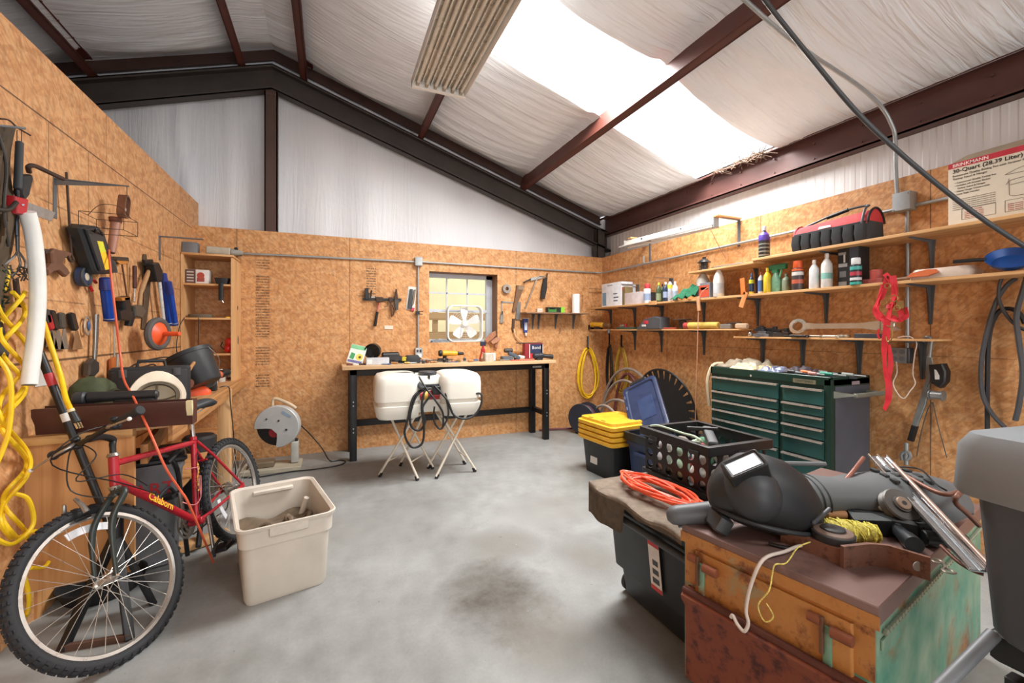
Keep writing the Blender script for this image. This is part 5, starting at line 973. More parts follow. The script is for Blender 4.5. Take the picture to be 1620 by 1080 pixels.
hk('bow_saw', 'hacksaw with a black grip hanging above the small back wall shelf', 'hacksaw', [('frame', 't', [(831, 488), (840, 465), (850, 440), (856, 437), (864, 439), (864, 445)], .009, 0, mt('#8a8076', .4, .4)), ('grip', 'p', [(861, 441), (866, 438), (866, 455), (862, 473), (856, 472), (858, 455)], .01, .05, BLK), ('tail', 'p', [(865, 432), (867, 432), (866, 445), (864, 445)], .02, .03, IRON)], 850, 440)
hk('small_hacksaw', 'short saw with a black handle pointing left above the hacksaw', 'saw', [('grip', 'c', [(828, 447), (840, 441)], .010, .008, BLK), ('blade', 'p', [(838, 440), (858, 436), (858, 440), (840, 444)], .03, .034, GALV)], 840, 442)
hk('combination_square', 'steel combination square hanging beside the window', 'square', [('rule', 'p', [(793, 476), (815, 478), (815, 480), (793, 479)], 0, .006, mt('#8c8d8b', .4, .5)), ('rule', 'p', [(792.5, 476), (794.5, 476), (794.5, 500), (792.5, 500)], 0, .006, mt('#8c8d8b', .4, .5)), ('head', 'p', [(792, 497), (797, 497), (796, 511), (791, 511)], 0, .02, mt('#8a8781', .5, .3)), ('knob', 'c', [(795, 492), (795, 497)], .008, .008, DGREY)], 800, 478)
hk('wire_hanger', 'thin bent wire loop hanging under the combination square', 'wire', [('wire', 't', [(797, 522), (804, 522), (803, 510), (799, 505), (798, 512)], .002, 0, mt('#b08a66', .5))], 800, 512)
hk('pocket_knife', 'dark folding knife hanging left of the blue tube', 'knife', [('body', 'p', [(811, 504), (815, 504), (814, 520), (812, 527), (810, 520)], 0, .02, mt('#4c3428', .6))], 812, 505)
T = Hung('B', 'sealant_tube', 'blue and white squeeze tube hanging with its white cap down', 'tube', 832, 505); T.pz('body', [(828, 504), (836, 504), (835, 526), (829, 526)], .005, .035, mt('#3d4f93', .4), e=.008); T.pz('crimp', [(827, 503), (837, 503), (836, 506), (828, 506)], .012, .02, WHITE); T.cy('cap', (832, 526), (832, 531), .014, .012, WHITE, .02); T.pz('label', [(830, 510), (834.5, 510), (834, 522), (830, 522)], .035, .036, mt('#c9cfe0', .4), e=.0003)
hk('dark_pouch', 'small brown holster hanging directly left of the blue tube', 'holster', [('body', 'p', [(824, 506), (827, 506), (828, 518), (825, 519)], 0, .03, mt('#3d3029', .6))], 825, 507)
T = Hung('B', 'leather_gloves', 'pair of tan leather gloves hanging below the right window corner', 'gloves', 782, 530)
T.pz('palm', [(767, 538), (776, 528), (784, 523), (786, 530), (780, 537), (770, 543)], .01, .05, mt('#a36f51', .8, 0, .2, 20), e=.01); T.pz('palm', [(776, 541), (786, 533), (793, 536), (788, 542), (780, 545)], .02, .06, mt('#b07f62', .8, 0, .2, 20), e=.01); T.pz('cuff', [(783, 541), (788, 539), (787, 552), (783, 550)], .01, .04, mt('#9b6a50', .8), e=.008)
# small back-right shelf with brackets
SZ = atY(870, 494, 5.05).z
T = Thing('wall_shelf', 'short thin board shelf on the back wall right of the window', 'shelf', (2.7, 5.15, SZ)); sx0_, sx1_ = atY(833, 0, 5.05).x, atY(932, 0, 5.05).x
T.part('board', MB().box(sx0_, sx1_, 5.05, 5.265, SZ - .016, SZ, .002), mt('#8a6a52', .7, 0, .2, 10)); 
for px in (843, 852, 879, 907):
    x = atY(px, 0, 5.26).x; T.part('bracket', MB().box(x - .012, x + .012, 5.262, 5.268, SZ - .22, SZ - .018).add([(x - .002, 5.262, SZ - .20), (x + .002, 5.262, SZ - .20), (x + .002, 5.262, SZ - .018), (x - .002, 5.262, SZ - .018), (x - .002, 5.2, SZ - .03), (x + .002, 5.2, SZ - .03), (x + .002, 5.2, SZ - .018), (x - .002, 5.2, SZ - .018)], [(0, 1, 5, 4), (3, 7, 6, 2), (0, 4, 7, 3), (1, 2, 6, 5), (4, 5, 6, 7)]).box(x - .012, x + .012, 5.08, 5.268, SZ - .022, SZ - .017), BRACK)
def bx_(name, label, cat, px, py, w, h, d, col, Y=5.15, z=None, parts=(), rot=0, group=None, e=.004, X=None):
    p = V(atY(px, py, Y)); z = SZ if z is None else z; T = Thing(name, label, cat, (p.x, p.y, z), group); M = TR(p.x, p.y, z) @ RZ_(rot)
    T.part('body', MB(M).box(-w / 2, w / 2, -d / 2, d / 2, 0, h, e), mt(col, .5) if isinstance(col, str) else col)
    for pn, x0_, x1_, z0_, z1_, c in parts: T.part(pn, MB(M).box(x0_, x1_, -d / 2 - .0015, -d / 2 + .001, z0_, z1_), mt(c, .5))
    return T, M
bx_('small_carton', 'small white box on the left of the back wall shelf', 'box', 853, 490, .075, .055, .05, '#d9c7b8', parts=[('print', -.02, .03, .01, .03, '#b9a79a')])
T, M = bx_('packaged_light', 'black box with bright green ends on the back wall shelf', 'box', 876, 487, .22, .075, .08, '#22261f', parts=[('print', -.1, .02, .01, .055, '#3f7a32'), ('print', -.09, .0, .045, .065, '#1a1c18')]); T.part('green_end', MB(M).box(.09, .15, -.042, .042, 0, .08, .006), LGREEN)
T = Thing('paper_towel_roll', 'white paper towel roll standing on the back wall shelf', 'paper towels', (atY(911, 0, 5.14).x, 5.14, SZ)); T.part('roll', MB(TR(atY(911, 0, 5.14).x, 5.14, SZ)).lathe([(.02, 0), (.055, 0), (.055, .265), (.02, .265)], 30), mt('#f4f3f1', .8, 0, .02)); T.part('core', MB(TR(atY(911, 0, 5.14).x, 5.14, SZ)).cyl((0, 0, .005), (0, 0, .267), .0205, n=20), TAN)
T = Hung('B', 'wall_hook', 'tiny dark hook low on the back wall under the small shelf', 'hook', 886, 526); T.tb('hook', [(886, 518), (886, 526), (884, 528)], .003, IRON)
solo('key_chain', MB(WM['B']).tube([tuple(on('B', 922, 466, .02)), tuple(on('B', 922, 480, .02)), tuple(on('B', 920, 488, .02))], .003, 6), mt('#a2643e', .6), 'thin cord hanging on the back wall right of the paper towels', 'string')
# ---------------------------------------------------------------- on the workbench
def bp_(px, Y=4.95, z=BZ): p = atY(px, 0, Y); return V((p.x, Y, z))
def bt_(T, name, px, Y, pts, r, m, k=4): T.part(name, MB(TR(*bp_(px, Y))).tube(pts, r, 8, k=k), m)
T = Thing('seed_packet', 'green and white packet with a yellow picture at the left end of the bench', 'packet', bp_(562, 5.1)); M = TR(*bp_(560, 5.0)) @ RZ_(-8) @ RX_(68) @ RZ_(-14)
T.part('packet', MB(M).box(-.085, .085, 0, .22, 0, .02, .006), mt('#e4e6dd', .4)); T.part('green_band', MB(M).box(-.08, .08, .17, .215, .02, .0215), mt('#7fc492', .5)); T.part('picture', MB(M @ TR(.035, .085, .02)).cyl((0, 0, 0), (0, 0, .0015), .038, n=24), mt('#d8cf58', .5)); T.part('pit', MB(M @ TR(.04, .085, .0215)).cyl((0, 0, 0), (0, 0, .0012), .015, n=16), mt('#5a3f22', .5)); T.part('leaf', MB(M @ TR(-.04, .085, .02)).prism([(-.025, -.03), (.02, -.04), (.025, .03), (-.02, .04)], 0, .0012), mt('#4a9a63', .5)); T.part('lower_print', MB(M).box(-.075, .075, .012, .04, .02, .0212), mt('#6d6a9a', .5))
for px, Y, w_, lb, c in ((553, 4.86, .03, 'little dark red clip at the left front corner of the bench', '#6c3a36'), (563, 4.85, .03, 'little white chip beside the packet on the bench', '#d9d4cc'), (573, 4.87, .035, 'small brown knob at the foot of the packet', '#5a463a')):
    solo('bench_scrap', MB(TR(*bp_(px, Y))).box(-w_, w_, -.012, .012, 0, .018, .005), mt(c, .5), lb, 'scrap')
T = Thing('work_lamp', 'black round work lamp at the left of the bench', 'lamp', bp_(589, 5.02)); M = TR(*bp_(590, 5.02)); T.part('head', MB(M @ TR(0, 0, .14) @ RZ_(-25) @ RX_(-80)).lathe([(.02, .1), (.06, .085), (.085, .03), (.088, -.03), (.08, -.03), (.07, 0), (.001, .02)], 26), BLKM); T.part('stem', MB(M).cyl((0, 0, 0), (0, 0, .09), .02, n=12, bev=.003), BLK); T.part('base', MB(M).box(-.05, .05, -.05, .05, 0, .02, .006), BLK)
T, M = bx_('parts_tray', 'clear and white plastic box of parts on the left of the bench', 'tray', 597, 565, .24, .075, .10, '#c3c6cb', Y=4.86, z=BZ, parts=[('label', -.11, -.06, .01, .06, '#ece4e2')])
T = Thing('drill', 'black cordless drill lying among the clutter on the left of the bench', 'drill', bp_(622, 5.0)); M = TR(*bp_(620, 5.0)); T.part('body', MB(M).cyl((-.11, 0, .09), (.08, .02, .09), .036, .036, 16, .01), BLKM); T.part('grip', MB(M).bar((.04, .02, .06), (.07, .06, .02), .05, .035, .01), BLK); T.part('battery', MB(M).box(.0, .13, .0, .1, .0, .05, .01), BLK); T.part('stray_pouch', MB(M).loft([rr(.34, .16, .06, 0), rr(.30, .14, .05, .06), rr(.12, .06, .02, .10)]), mt('#2a2828', .8, 0, .3, 20))
T = Thing('black_pouch', 'black pouch with a yellow tag on the bench above the tank', 'pouch', bp_(652, 4.92)); M = TR(*bp_(652, 4.92)); T.part('body', MB(M).loft([rr(.16, .11, .02, 0), rr(.17, .11, .02, .06), rr(.13, .08, .02, .09)]), mt('#262729', .7)); T.part('tag', MB(M).box(-.12, -.07, -.05, -.03, .03, .075, .004), mt('#c9b62e', .5))
T = Thing('power_drill', 'yellow and black power drill lying on the bench below the fan', 'drill', bp_(712, 5.0)); M = TR(*bp_(712, 5.02)); T.part('body', MB(M).cyl((-.10, 0, .10), (.09, 0, .095), .035, .03, 16, .008), YEL2); T.part('chuck', MB(M).cyl((.09, 0, .095), (.17, 0, .09), .024, .016, 14, .004), BLK); T.part('motor_cap', MB(M).cyl((-.14, 0, .10), (-.10, 0, .10), .037, .037, 16, .008), BLK); T.part('grip', MB(M).bar((-.06, 0, .08), (-.08, -.01, .0), .04, .035, .01), BLK); T.part('battery', MB(M).box(-.15, -.03, -.045, .035, 0, .04, .008), BLK)
T = Thing('spring_clamp', 'red spring clamp standing open on the bench under the fan corner', 'clamp', bp_(764, 4.98)); M = TR(*bp_(764, 4.98))
for s in (-1, 1): T.part('jaw_arm', MB(M).bar((.045 * s, 0, .0), (-.004 * s, 0, .19), .03, .018, .006), RED)
T.part('tip', MB(M).box(-.035, .035, -.015, .015, .18, .235, .008), mt('#20243c', .5)); T.part('pivot', MB(M).cyl((0, -.025, .13), (0, .025, .13), .022, n=14, bev=.003), RED)
T = Thing('glass_jar', 'clear plastic tub with a white cap at the middle right of the bench', 'jar', bp_(773, 4.88)); M = TR(*bp_(773, 4.88)); T.part('jar', MB(M).loft([rr(.12, .09, .02, 0), rr(.13, .1, .02, .09), rr(.12, .09, .02, .1)]), mt('#b8b0a4', .2, 0, .2, 20)); T.part('cap', MB(M).box(.04, .07, -.055, -.03, 0, .1, .005), WHITEG)
T = Thing('heat_gun', 'dark grey tool with a round head lying right of the plastic tub', 'tool', bp_(805, 4.95)); M = TR(*bp_(805, 4.95)); T.part('head', MB(M).cyl((-.05, .03, .12), (.06, .03, .12), .028, n=16, bev=.006), mt('#4b4640', .6)); T.part('body', MB(M).bar((0, .02, .09), (.14, -.02, .02), .07, .05, .012), mt('#4c5560', .6)); T.part('base', MB(M).box(-.1, .04, -.05, .05, 0, .05, .01), mt('#5b626a', .6)); T.part('nozzle', MB(M).cyl((.12, -.02, .04), (.2, -.03, .03), .025, .02, 12, .003), WHITEG)
T, M = bx_('hardware_carton', 'upright red, white and navy carton standing at the right end of the bench', 'box', 843, 560, .27, .20, .09, '#8f2430', Y=5.12, z=BZ, parts=[('front_print', -.06, .12, .07, .19, '#2c3656'), ('front_band', -.06, .12, .01, .07, '#c92f40'), ('side_stripe', .10, .13, .05, .19, '#e3dcd8'), ('stripe', -.075, -.062, .01, .19, '#d9d2cc')])
T.part('lettering', text_mb('Bond', M @ TR(.03, -.048, .145) @ RX_(90), .06, .0008), WHITE)
solo('wood_rule', MB().box(bp_(826).x, bp_(865).x, 5.09, 5.15, BZ + .2, BZ + .212), mt('#4b3a30', .6), 'dark flat strip lying on top of the red and navy carton', 'strip')
solo('bent_lath', MB(WM['B']).tube([tuple(on('B', x, y, .03)) for x, y in ((813, 520), (815, 530), (820, 536), (826, 541))], .008, 8, k=4), mt('#d9b98a', .6), 'pale curved wooden lath hanging above the red and navy carton', 'lath')
T = Thing('cordless_driver', 'black driver lying at the right end of the bench in front of the carton', 'driver', bp_(857, 4.85)); M = TR(*bp_(857, 4.84)); T.part('body', MB(M).cyl((-.12, 0, .05), (.02, 0, .055), .036, .04, 16, .01), mt('#262a33', .5)); T.part('nose', MB(M).cyl((.02, 0, .05), (.15, -.02, .035), .024, .03, 14, .005), BLK); T.part('battery', MB(M).box(-.08, .0, -.04, .05, 0, .03, .008), BLK)
solo('red_strip', MB().box(bp_(802).x, bp_(838).x, 4.80, 4.84, BZ, BZ + .012, .003), mt('#c8564a', .5), 'thin red strip near the front edge at the right of the bench', 'strip')
# loose small tools, each its own thing
random.seed(11); lits = []
spots = [(640, 4.84), (662, 4.90), (668, 5.02), (676, 4.85), (683, 4.96), (690, 4.84), (697, 5.0), (703, 4.88), (714, 4.83), (722, 4.92), (729, 4.85), (735, 5.02), (741, 4.90), (748, 4.84), (756, 4.93), (762, 4.85), (786, 4.86), (790, 4.98), (797, 4.83), (815, 4.85), (606, 4.81), (628, 4.82), (648, 4.80), (670, 4.79)]
wk = ['wrench', 'chisel', 'screwdriver', 'socket']; cl = ['steel', 'dark', 'brass', 'rusty', 'blue', 'black']
cm = [CHROME, DGREY, mt('#a88f4f', .4, .6), mt('#7a4a30', .7), mt('#49638f', .5), BLK]
for i, (px, Y) in enumerate(spots):
    p = bp_(px, Y); M = TR(*p) @ RZ_(random.uniform(-40, 40)); kd = i % 4; c = i * 5 % 6
    nb = 'below the fan' if 700 < px < 760 else ('left of the fan' if px <= 700 else 'right of the red clamp')
    T = Thing(['open_wrench', 'wood_chisel', 'small_screwdriver', 'socket'][kd], '%s %s on the %s of the bench, %s' % (['shiny steel', 'dark', 'brass', 'rusty', 'blue', 'black'][c], wk[kd], 'front edge' if Y < 4.88 else ('back' if Y > 4.95 else 'middle'), nb + [' (above the tank)', '', ''][0 if 600 < px < 700 and i % 2 else 1]), wk[kd], p, 'loose small tools on the workbench')
    if kd == 0: T.part('shank', MB(M).bar((-.06, 0, .007), (.06, 0, .007), .016, .008, .002), cm[c]); T.part('jaw', MB(M).cyl((.07, 0, .001), (.07, 0, .013), .017, n=10), cm[c])
    elif kd == 1: T.part('handle', MB(M).cyl((-.07, 0, .014), (.01, 0, .013), .013, .011, 10, .003), WOODH if c % 2 else BLK); T.part('blade', MB(M).bar((.01, 0, .012), (.08, 0, .01), .014, .005), GALV)
    elif kd == 2: T.part('handle', MB(M).cyl((-.06, 0, .014), (0, 0, .014), .013, .012, 10, .003), cm[c]); T.part('shaft', MB(M).cyl((0, 0, .014), (.08, 0, .013), .003, n=6), GALV)
    else: T.part('body', MB(M).cyl((0, 0, 0), (0, 0, .035), .018, n=14, bev=.003), cm[c]); T.part('drive_end', MB(M).cyl((0, 0, .035), (0, 0, .045), .011, n=10), GALV)

random.seed(31); mb = MB()
for k in range(7):
    x = bp_(608 + k * 6).x; mb.tube([(x + random.uniform(-.12, .12), 4.95 + random.uniform(-.08, .12), BZ + random.uniform(.006, .05)) for _ in range(7)], .005, 6, k=4)
solo('cable_tangle', mb, BLKM, 'tangle of thin black cables around the drill on the left half of the bench', 'cables', ang=60)
mb = MB()
for k in range(6):
    x = bp_(672 + k * 7).x; mb.tube([(x + random.uniform(-.1, .1), 4.93 + random.uniform(-.06, .12), BZ + random.uniform(.005, .03)) for _ in range(6)], .004, 6, k=4)
solo('cable_tangle', mb, mt('#4d4740', .6), 'tangle of brownish wires on the bench below the outlet and window sill', 'cables', ang=60)
# ================================================================ right wall: shelves and brackets
def shelf(label, y0, y1, x0, z, th=.02, group='pine shelves on the right wall'):
    T = Thing('wall_shelf', label, 'shelf', (RX - .15, (y0 + y1) / 2, z - th), group); T.part('board', MB().box(x0, RX - .004, y0, y1, z - th, z, .003), PINE); return T
S1, S2, S3, S4 = 1.99, 1.69, 1.385, 1.315
T1 = shelf('top pine shelf on the right wall carrying the red tool bag and carton', .4, 2.60, 3.36, S1, .02)
T1b = shelf('short left end of the top pine shelf, carrying the lantern', 2.56, 3.33, 3.38, S1 - .021, .018)
T2 = shelf('long middle pine shelf on the right wall full of bottles and cans', .5, 5.16, 3.38, S2, .02)
T3 = shelf('low thin shelf in the back right corner with the yellow drill', 2.77, 5.2, 3.42, S3, .014)
T4 = shelf('low thin shelf on the right wall with the giant wrench', 1.42, 2.83, 3.42, S4, .014)
def rbr(T, y, z, arm=.27, leg=.26, w=.022, m=BRACK, down=True):     # shelf bracket under a shelf at height z
    s = -1 if down else 1; m_ = MB()
    m_.loft([[(xx, y - ww, z + s * dz), (xx, y + ww, z + s * dz)][::1] if 0 else [(RX - .006, y - ww, z + s * dz), (RX - .001, y - ww, z + s * dz), (RX - .001, y + ww, z + s * dz), (RX - .006, y + ww, z + s * dz)] for ww, dz in ((w * .95, 0), (w * .7, .08), (w * .35, leg))]); m_.box(RX - arm, RX - .001, y - w / 2, y + w / 2, z - .004, z - .0005)
    pf = [(RX - .006, z - .004), (RX - arm, z - .004), (RX - arm, z - .01), (RX - .05, z - .02), (RX - .028, z - .08), (RX - .012, z - leg), (RX - .006, z - leg)]
    m_.loft([[(x, y - .0025, zz) for x, zz in pf], [(x, y + .0025, zz) for x, zz in pf]]); T.part('bracket', m_, m)
DB = mt('#5b5f62', .5, .3, .1)
def yw(px, X=3.66): return atX(px, 500, X).y
for px in (1472, 1195, 1330): rbr(T1, yw(px), S1 - .02)
for px in (1470, 1305, 1197, 1112, 1046, 1003, 965): rbr(T2, yw(px), S2 - .02, w=.026, m=DB)
for px in (1112, 1045, 1003): rbr(T3, yw(px), S3 - .014, arm=.22, w=.03, m=DB)
for px in (1205, 1268, 1357, 1457): rbr(T4, yw(px), S4 - .014, arm=.22, w=.032, m=DB)
for px, py, lb in ((1008, 450, 'bare grey bracket over the white carton near the back right corner'), (1062, 440, 'bare grey bracket above the bottles, right of the spray can'), (955, 457, 'thin bare bracket sticking out in the back right corner beside the carton')):
    y = yw(px); z = atX(px, py, 3.66).z; T = Thing('shelf_bracket', lb, 'bracket', (RX, y, z - .2), 'bare shelf brackets on the right wall'); mb = MB().box(RX - .006, RX - .001, y - .015, y + .015, z - .22, z).box(RX - .26, RX - .001, y - .012, y + .012, z - .004, z); T.part('bracket_body', mb, BRACK)
# strip light on its arms
T = Thing('strip_light', 'white strip light lying on wooden arms high on the right wall', 'light fixture', (3.45, 3.7, 2.3))
a, b = V(atX(990, 385, 3.40)), V(atX(1132, 350, 3.40)); sl = (b - a)
T.part('housing', MB().bar(a, b, .06, .05, .006), mt('#f2f0ea', .35, 0, .04)); T.part('reflector', MB().bar(a + V((-.03, 0, -.03)), b + V((-.03, 0, -.03)), .012, .16, .002, (1, 0, .3)), WHITE); T.part('tube_lamp', MB().cyl(a + V((.03, 0, -.05)), b + V((.03, 0, -.05)), .013, n=12), WHITE)
for e in (a, b): T.part('end_cap', MB().box(e.x - .035, e.x + .035, e.y - .012, e.y + .012, e.z - .06, e.z + .032, .004), mt('#9aa0a2', .4, .4))
for k in (.25, .7): q = a + sl * k; T.part('knob', MB().cyl(q + V((-.03, 0, .0)), q + V((-.045, 0, 0)), .009, n=8), DGREY)
for px, zz in ((1000, 0), (1140, 0)):
    y = yw(px, 3.4) if px < 1100 else b.y - .03; y = a.y - .12 if px < 1100 else y; z = (a + sl * ((y - a.y) / sl.y)).z + .035
    T.part('support_arm', MB().box(3.36, RX, y - .03, y + .03, z, z + .018, .003), PINEX); T.part('support_bracket', MB().box(RX - .006, RX - .001, y - .014, y + .014, z - .26, z).box(3.45, RX - .001, y - .014, y + .014, z - .006, z), BRACK)
solo('light_pull_cord', MB().tube([tuple(atX(1122, 358, 3.5)), tuple(atX(1135, 385, 3.5)), tuple(atX(1148, 408, 3.5))], .003, 6), mt('#7a5138', .6), 'thin brown cord hanging from the strip light to the shelf', 'string')
# ---------------------------------------------------------------- things on the shelves
def spos(px, X, z): p = atX(px, 500, X); return V((X, p.y, z))
def vessel(name, label, cat, px, ytop, wpx, X, z, prof, mats, sy=1, group=None, n=22, label_band=None, parts=()):
    p = spos(px, X, z); s = mpp(p); h = CAMZ - (ytop - CY) * s - z; r = wpx * s / 2; T = Thing(name, label, cat, p, group)
    M = TR(*p) @ RZ_(20)
    for pn, pf, m in prof: T.part(pn, MB(M).lathe([(a * r, b * h) for a, b in pf], n, None, 1, sy), m)
    if label_band: b0, b1, m = label_band; T.part('label', MB(M).lathe([(r * 1.012, b0 * h), (r * 1.012, b1 * h)], n, None, 1, sy), mt(m, .4) if isinstance(m, str) else m)
    for pn, a0, a1, b0, b1, m in parts:
        T.part(pn, MB(M).lathe([(a0 * r, b0 * h), (a1 * r, b1 * h)], n, None, 1, sy), mt(m, .4) if isinstance(m, str) else m)
    return T, M, r, h
def can(name, label, px, ytop, w, X, z, body, cap, band=None, extra=(), cat='spray can'):
    return vessel(name, label, cat, px, ytop, w, X, z, [('body', [(.96, 0), (1, .02), (1, .70), (.9, .745), (.72, .76)], mt(body, .35, .1)), ('cap', [(.78, .755), (.8, .76), (.8, .97), (.74, 1), (.001, 1)], mt(cap, .4))], None, label_band=band, parts=extra)
def bottle(name, label, px, ytop, w, X, z, body, cap, band=None, sy=.65, cat='bottle', extra=(), neck=.3):
    return vessel(name, label, cat, px, ytop, w, X, z, [('body', [(.92, 0), (1, .03), (1, .60), (.93, .70), (.55, .80), (neck, .86), (neck, .90)], mt(body, .35)), ('cap', [(neck * 1.25, .87), (neck * 1.25, .98), (neck * 1.05, 1), (.001, 1)], mt(cap, .4))], None, sy=sy, label_band=band, parts=extra)
def carton(name, label, cat, pxa, pxb, ytop, X, z, d, col, prints=(), group=None, rot=0):   # front face parallel to the wall; prints = (u0,u1,v0,v1,colour) as fractions
    a, b = spos(pxa, X, z), spos(pxb, X, z); w = abs(a.y - b.y); s = mpp(a); h = CAMZ - (ytop - CY) * s - z; c = (a + b) / 2
    T = Thing(name, label, cat, (X + d / 2, c.y, z), group); M = TR(X, c.y, z) @ RZ_(-90 + rot)
    T.part('body', MB(M).box(-w / 2, w / 2, 0, d, 0, h, .003), mt(col, .55) if isinstance(col, str) else col)
    for u0, u1, v0, v1, c_ in prints: T.part('print', MB(M).box(-w / 2 + u0 * w, -w / 2 + u1 * w, -.0012, .001, v0 * h, v1 * h), mt(c_, .5))
    return T, M, w, h
# shelf 1
T = Thing('lantern', 'small black metal lantern at the left end of the top shelf', 'lantern', spos(1114, 3.5, S1)); p = spos(1114, 3.5, S1 - .02); M = TR(*p)
T.part('base', MB(M).lathe([(.001, .0), (.05, .0), (.055, .01), (.05, .02), (.001, .02)], 20), BLK); T.part('glass', MB(M).lathe([(.035, .02), (.04, .05), (.035, .085)], 18), mt('#3a3a3c', .15)); T.part('roof', MB(M).lathe([(.045, .085), (.068, .09), (.03, .125), (.018, .13), (.018, .145), (.001, .148)], 20), BLKM)
for k in range(4): a = math.pi / 4 + k * math.pi / 2; T.part('post', MB(M).cyl((.045 * math.cos(a), .045 * math.sin(a), .02), (.045 * math.cos(a), .045 * math.sin(a), .088), .0035, n=6), BLK)
solo('flat_tray', MB(TR(*spos(1158, 3.5, S1 - .02)) @ RZ_(4)).loft([rr(.16, .34, .02, 0), rr(.17, .35, .02, .012), rr(.12, .28, .02, .022)]), mt('#6f6f6f', .5, .3), 'flat dark grey metal piece lying between the lantern and the purple bottle', 'metal plate')
T, M, r, h = bottle('cleaner_bottle', 'dark spray bottle with a purple top standing on the top shelf', 1209, 358, 20, 3.5, S1, '#2e2c30', '#d5d0dc', sy=.8, extra=[('purple_top', 1.01, 1.01, .56, .64, '#5b43a5'), ('purple_top', 1.01, .94, .64, .72, '#5b43a5'), ('purple_top', .94, .56, .72, .81, '#5b43a5')])
for k in range(4): T.part('print', MB(M).lathe([(r * 1.012, h * (.1 + k * .11)), (r * 1.012, h * (.14 + k * .11))], 22, None, 1, .8), mt('#7f857c', .5))
# tool bag
T = Thing('tool_bag', 'red and black open tool bag with a black tubular handle on the top shelf', 'tool bag', (3.5, 2.02, S1)); ya, yb = atX(1256, 390, 3.44).y, atX(1378, 365, 3.44).y; L0 = ya - yb; BMx = TR(3.51, (ya + yb) / 2, S1) @ RZ_(-90)
BF = mt('#38393c', .85, 0, .15, 40, .2); RF = mt('#c3363b', .7, 0, .1, 40, .2)
T.part('lower_body', MB(BMx).loft([rr(L0, .20, .03, .003, 0, 0, 4), rr(L0, .21, .03, .02, 0, 0, 4), rr(L0 - .005, .20, .03, .14, 0, 0, 4), rr(L0 - .02, .18, .03, .145, 0, 0, 4)]), BF)
ed = [(-.095, .13), (-.085, .17), (-.05, .215), (0, .235), (.05, .215), (.085, .17), (.095, .13)]
T.part('end_panel', MB(BMx).loft([[(L0 / 2 - .02, y, z) for y, z in ed], [(L0 / 2 - .006, y, z) for y, z in ed]]), RF); T.part('end_panel', MB(BMx).loft([[(-L0 / 2 + .006, y, z * .86 + .02) for y, z in ed], [(-L0 / 2 + .02, y, z * .86 + .02) for y, z in ed]]), RF)
T.part('red_flap', MB(BMx).loft([[(-L0 / 2 + .015, -.098, .12), (-L0 / 2 + .03, -.085, .17), (-L0 / 2 + .04, -.06, .195), (-L0 / 2 + .04, -.055, .19), (-L0 / 2 + .03, -.078, .165)], [(L0 / 2 - .01, -.098, .12), (L0 / 2 - .01, -.085, .18), (L0 / 2 - .012, -.06, .215), (L0 / 2 - .012, -.055, .21), (L0 / 2 - .01, -.078, .175)]]), RF)
for k in range(7):
    x = -L0 / 2 + .045 + k * (L0 - .09) / 6; T.part('pocket', MB(BMx).loft([rr(.06, .03, .01, .01, x, -.105, 3), rr(.072, .042, .014, .06, x, -.108, 3), rr(.064, .03, .01, .125, x, -.104, 3)]), mt('#2f3033', .85, 0, .2, 40, .2))
T.part('emblem', MB(BMx @ TR(-.02, -.0935, .155) @ RX_(75)).prism([(-.045, -.01), (.045, -.008), (.04, .008), (-.04, .01)], 0, .003), mt('#f0dcd8', .5))
hp = [(-L0 / 2 - .004, 0, .02), (-L0 / 2 - .004, 0, .15), (-L0 / 2 + .03, 0, .20), (-L0 / 2 + .12, 0, .225), (0, 0, .26), (L0 / 2 - .14, 0, .27), (L0 / 2 - .05, 0, .265), (L0 / 2 - .035, -.07, .23), (L0 / 2 - .035, -.108, .13), (L0 / 2 - .035, -.112, .02)]
T.part('handle', MB(BMx).tube(hp, .008, 10, k=4), mt('#4a4b4e', .4)); T.part('handle_grip', MB(BMx).cyl((-.06, 0, .243), (.09, 0, .268), .0135, n=14, bev=.003), BLK); T.part('zip_arch', MB(BMx).tube([(L0 / 2 - .004, y * 1.02, z * 1.01) for y, z in ed], .008, 8, k=3), BLK)
# big carton with printed front
ya = atX(1500, 260, 3.42).y; cw, ch, cd = .62, .375, .22
T = Thing('cookware_carton', 'large cream and red printed cooking pot carton at the right end of the top shelf', 'carton', (3.5, ya - cw / 2, S1)); M = TR(3.42, ya, S1) @ RZ_(-90)
T.part('box_body', MB(M).box(0, cw, 0, cd, 0, ch, .002), mt('#dcd2bf', .6, 0, .04)); T.part('red_band', MB(M).box(.001, cw, -.001, 0, ch - .032, ch - .001), mt('#c0303f', .5)); T.part('flap', MB(M).add([(0.02, 0, ch), (.35, 0, ch), (.33, .09, ch + .055), (.05, .09, ch + .05), (0.02, 0, ch + .003), (.35, 0, ch + .003), (.33, .09, ch + .058), (.05, .09, ch + .053)], [(3, 2, 1, 0), (4, 5, 6, 7), (0, 1, 5, 4), (1, 2, 6, 5), (2, 3, 7, 6), (3, 0, 4, 7)]), mt('#9c8a73', .7))
def ct(s_, x, z, size, col='#2b2723', al='LEFT', b=0): T.part('lettering', text_mb(s_, M @ TR(x, -.001, z) @ RX_(90), size, .0004, al, 1, b), mt(col, .6))
ct('BRINKMANN', .02, ch - .018, .026, '#f3e6e0', b=.0004); ct('30-Quart (28.39 Liter) Boiling Pot', .02, ch - .052, .031, b=.0006)
ct('Restaurant Quality Boiling Pot with Strainer Basket,', .02, ch - .079, .0155); ct('Turkey Stand & Hanger', .02, ch - .097, .0155)
for k, s_ in enumerate(('Commercial Quality Turkey Pot', 'Includes Lift Strainer Basket', 'Turkey Stand & Hanger', 'Heavy Gauge Construction', 'Loop Style Handles')): ct(('\u2022 ' if k != 2 else '   ') + s_, .03, ch - .122 - k * .017, .0125)
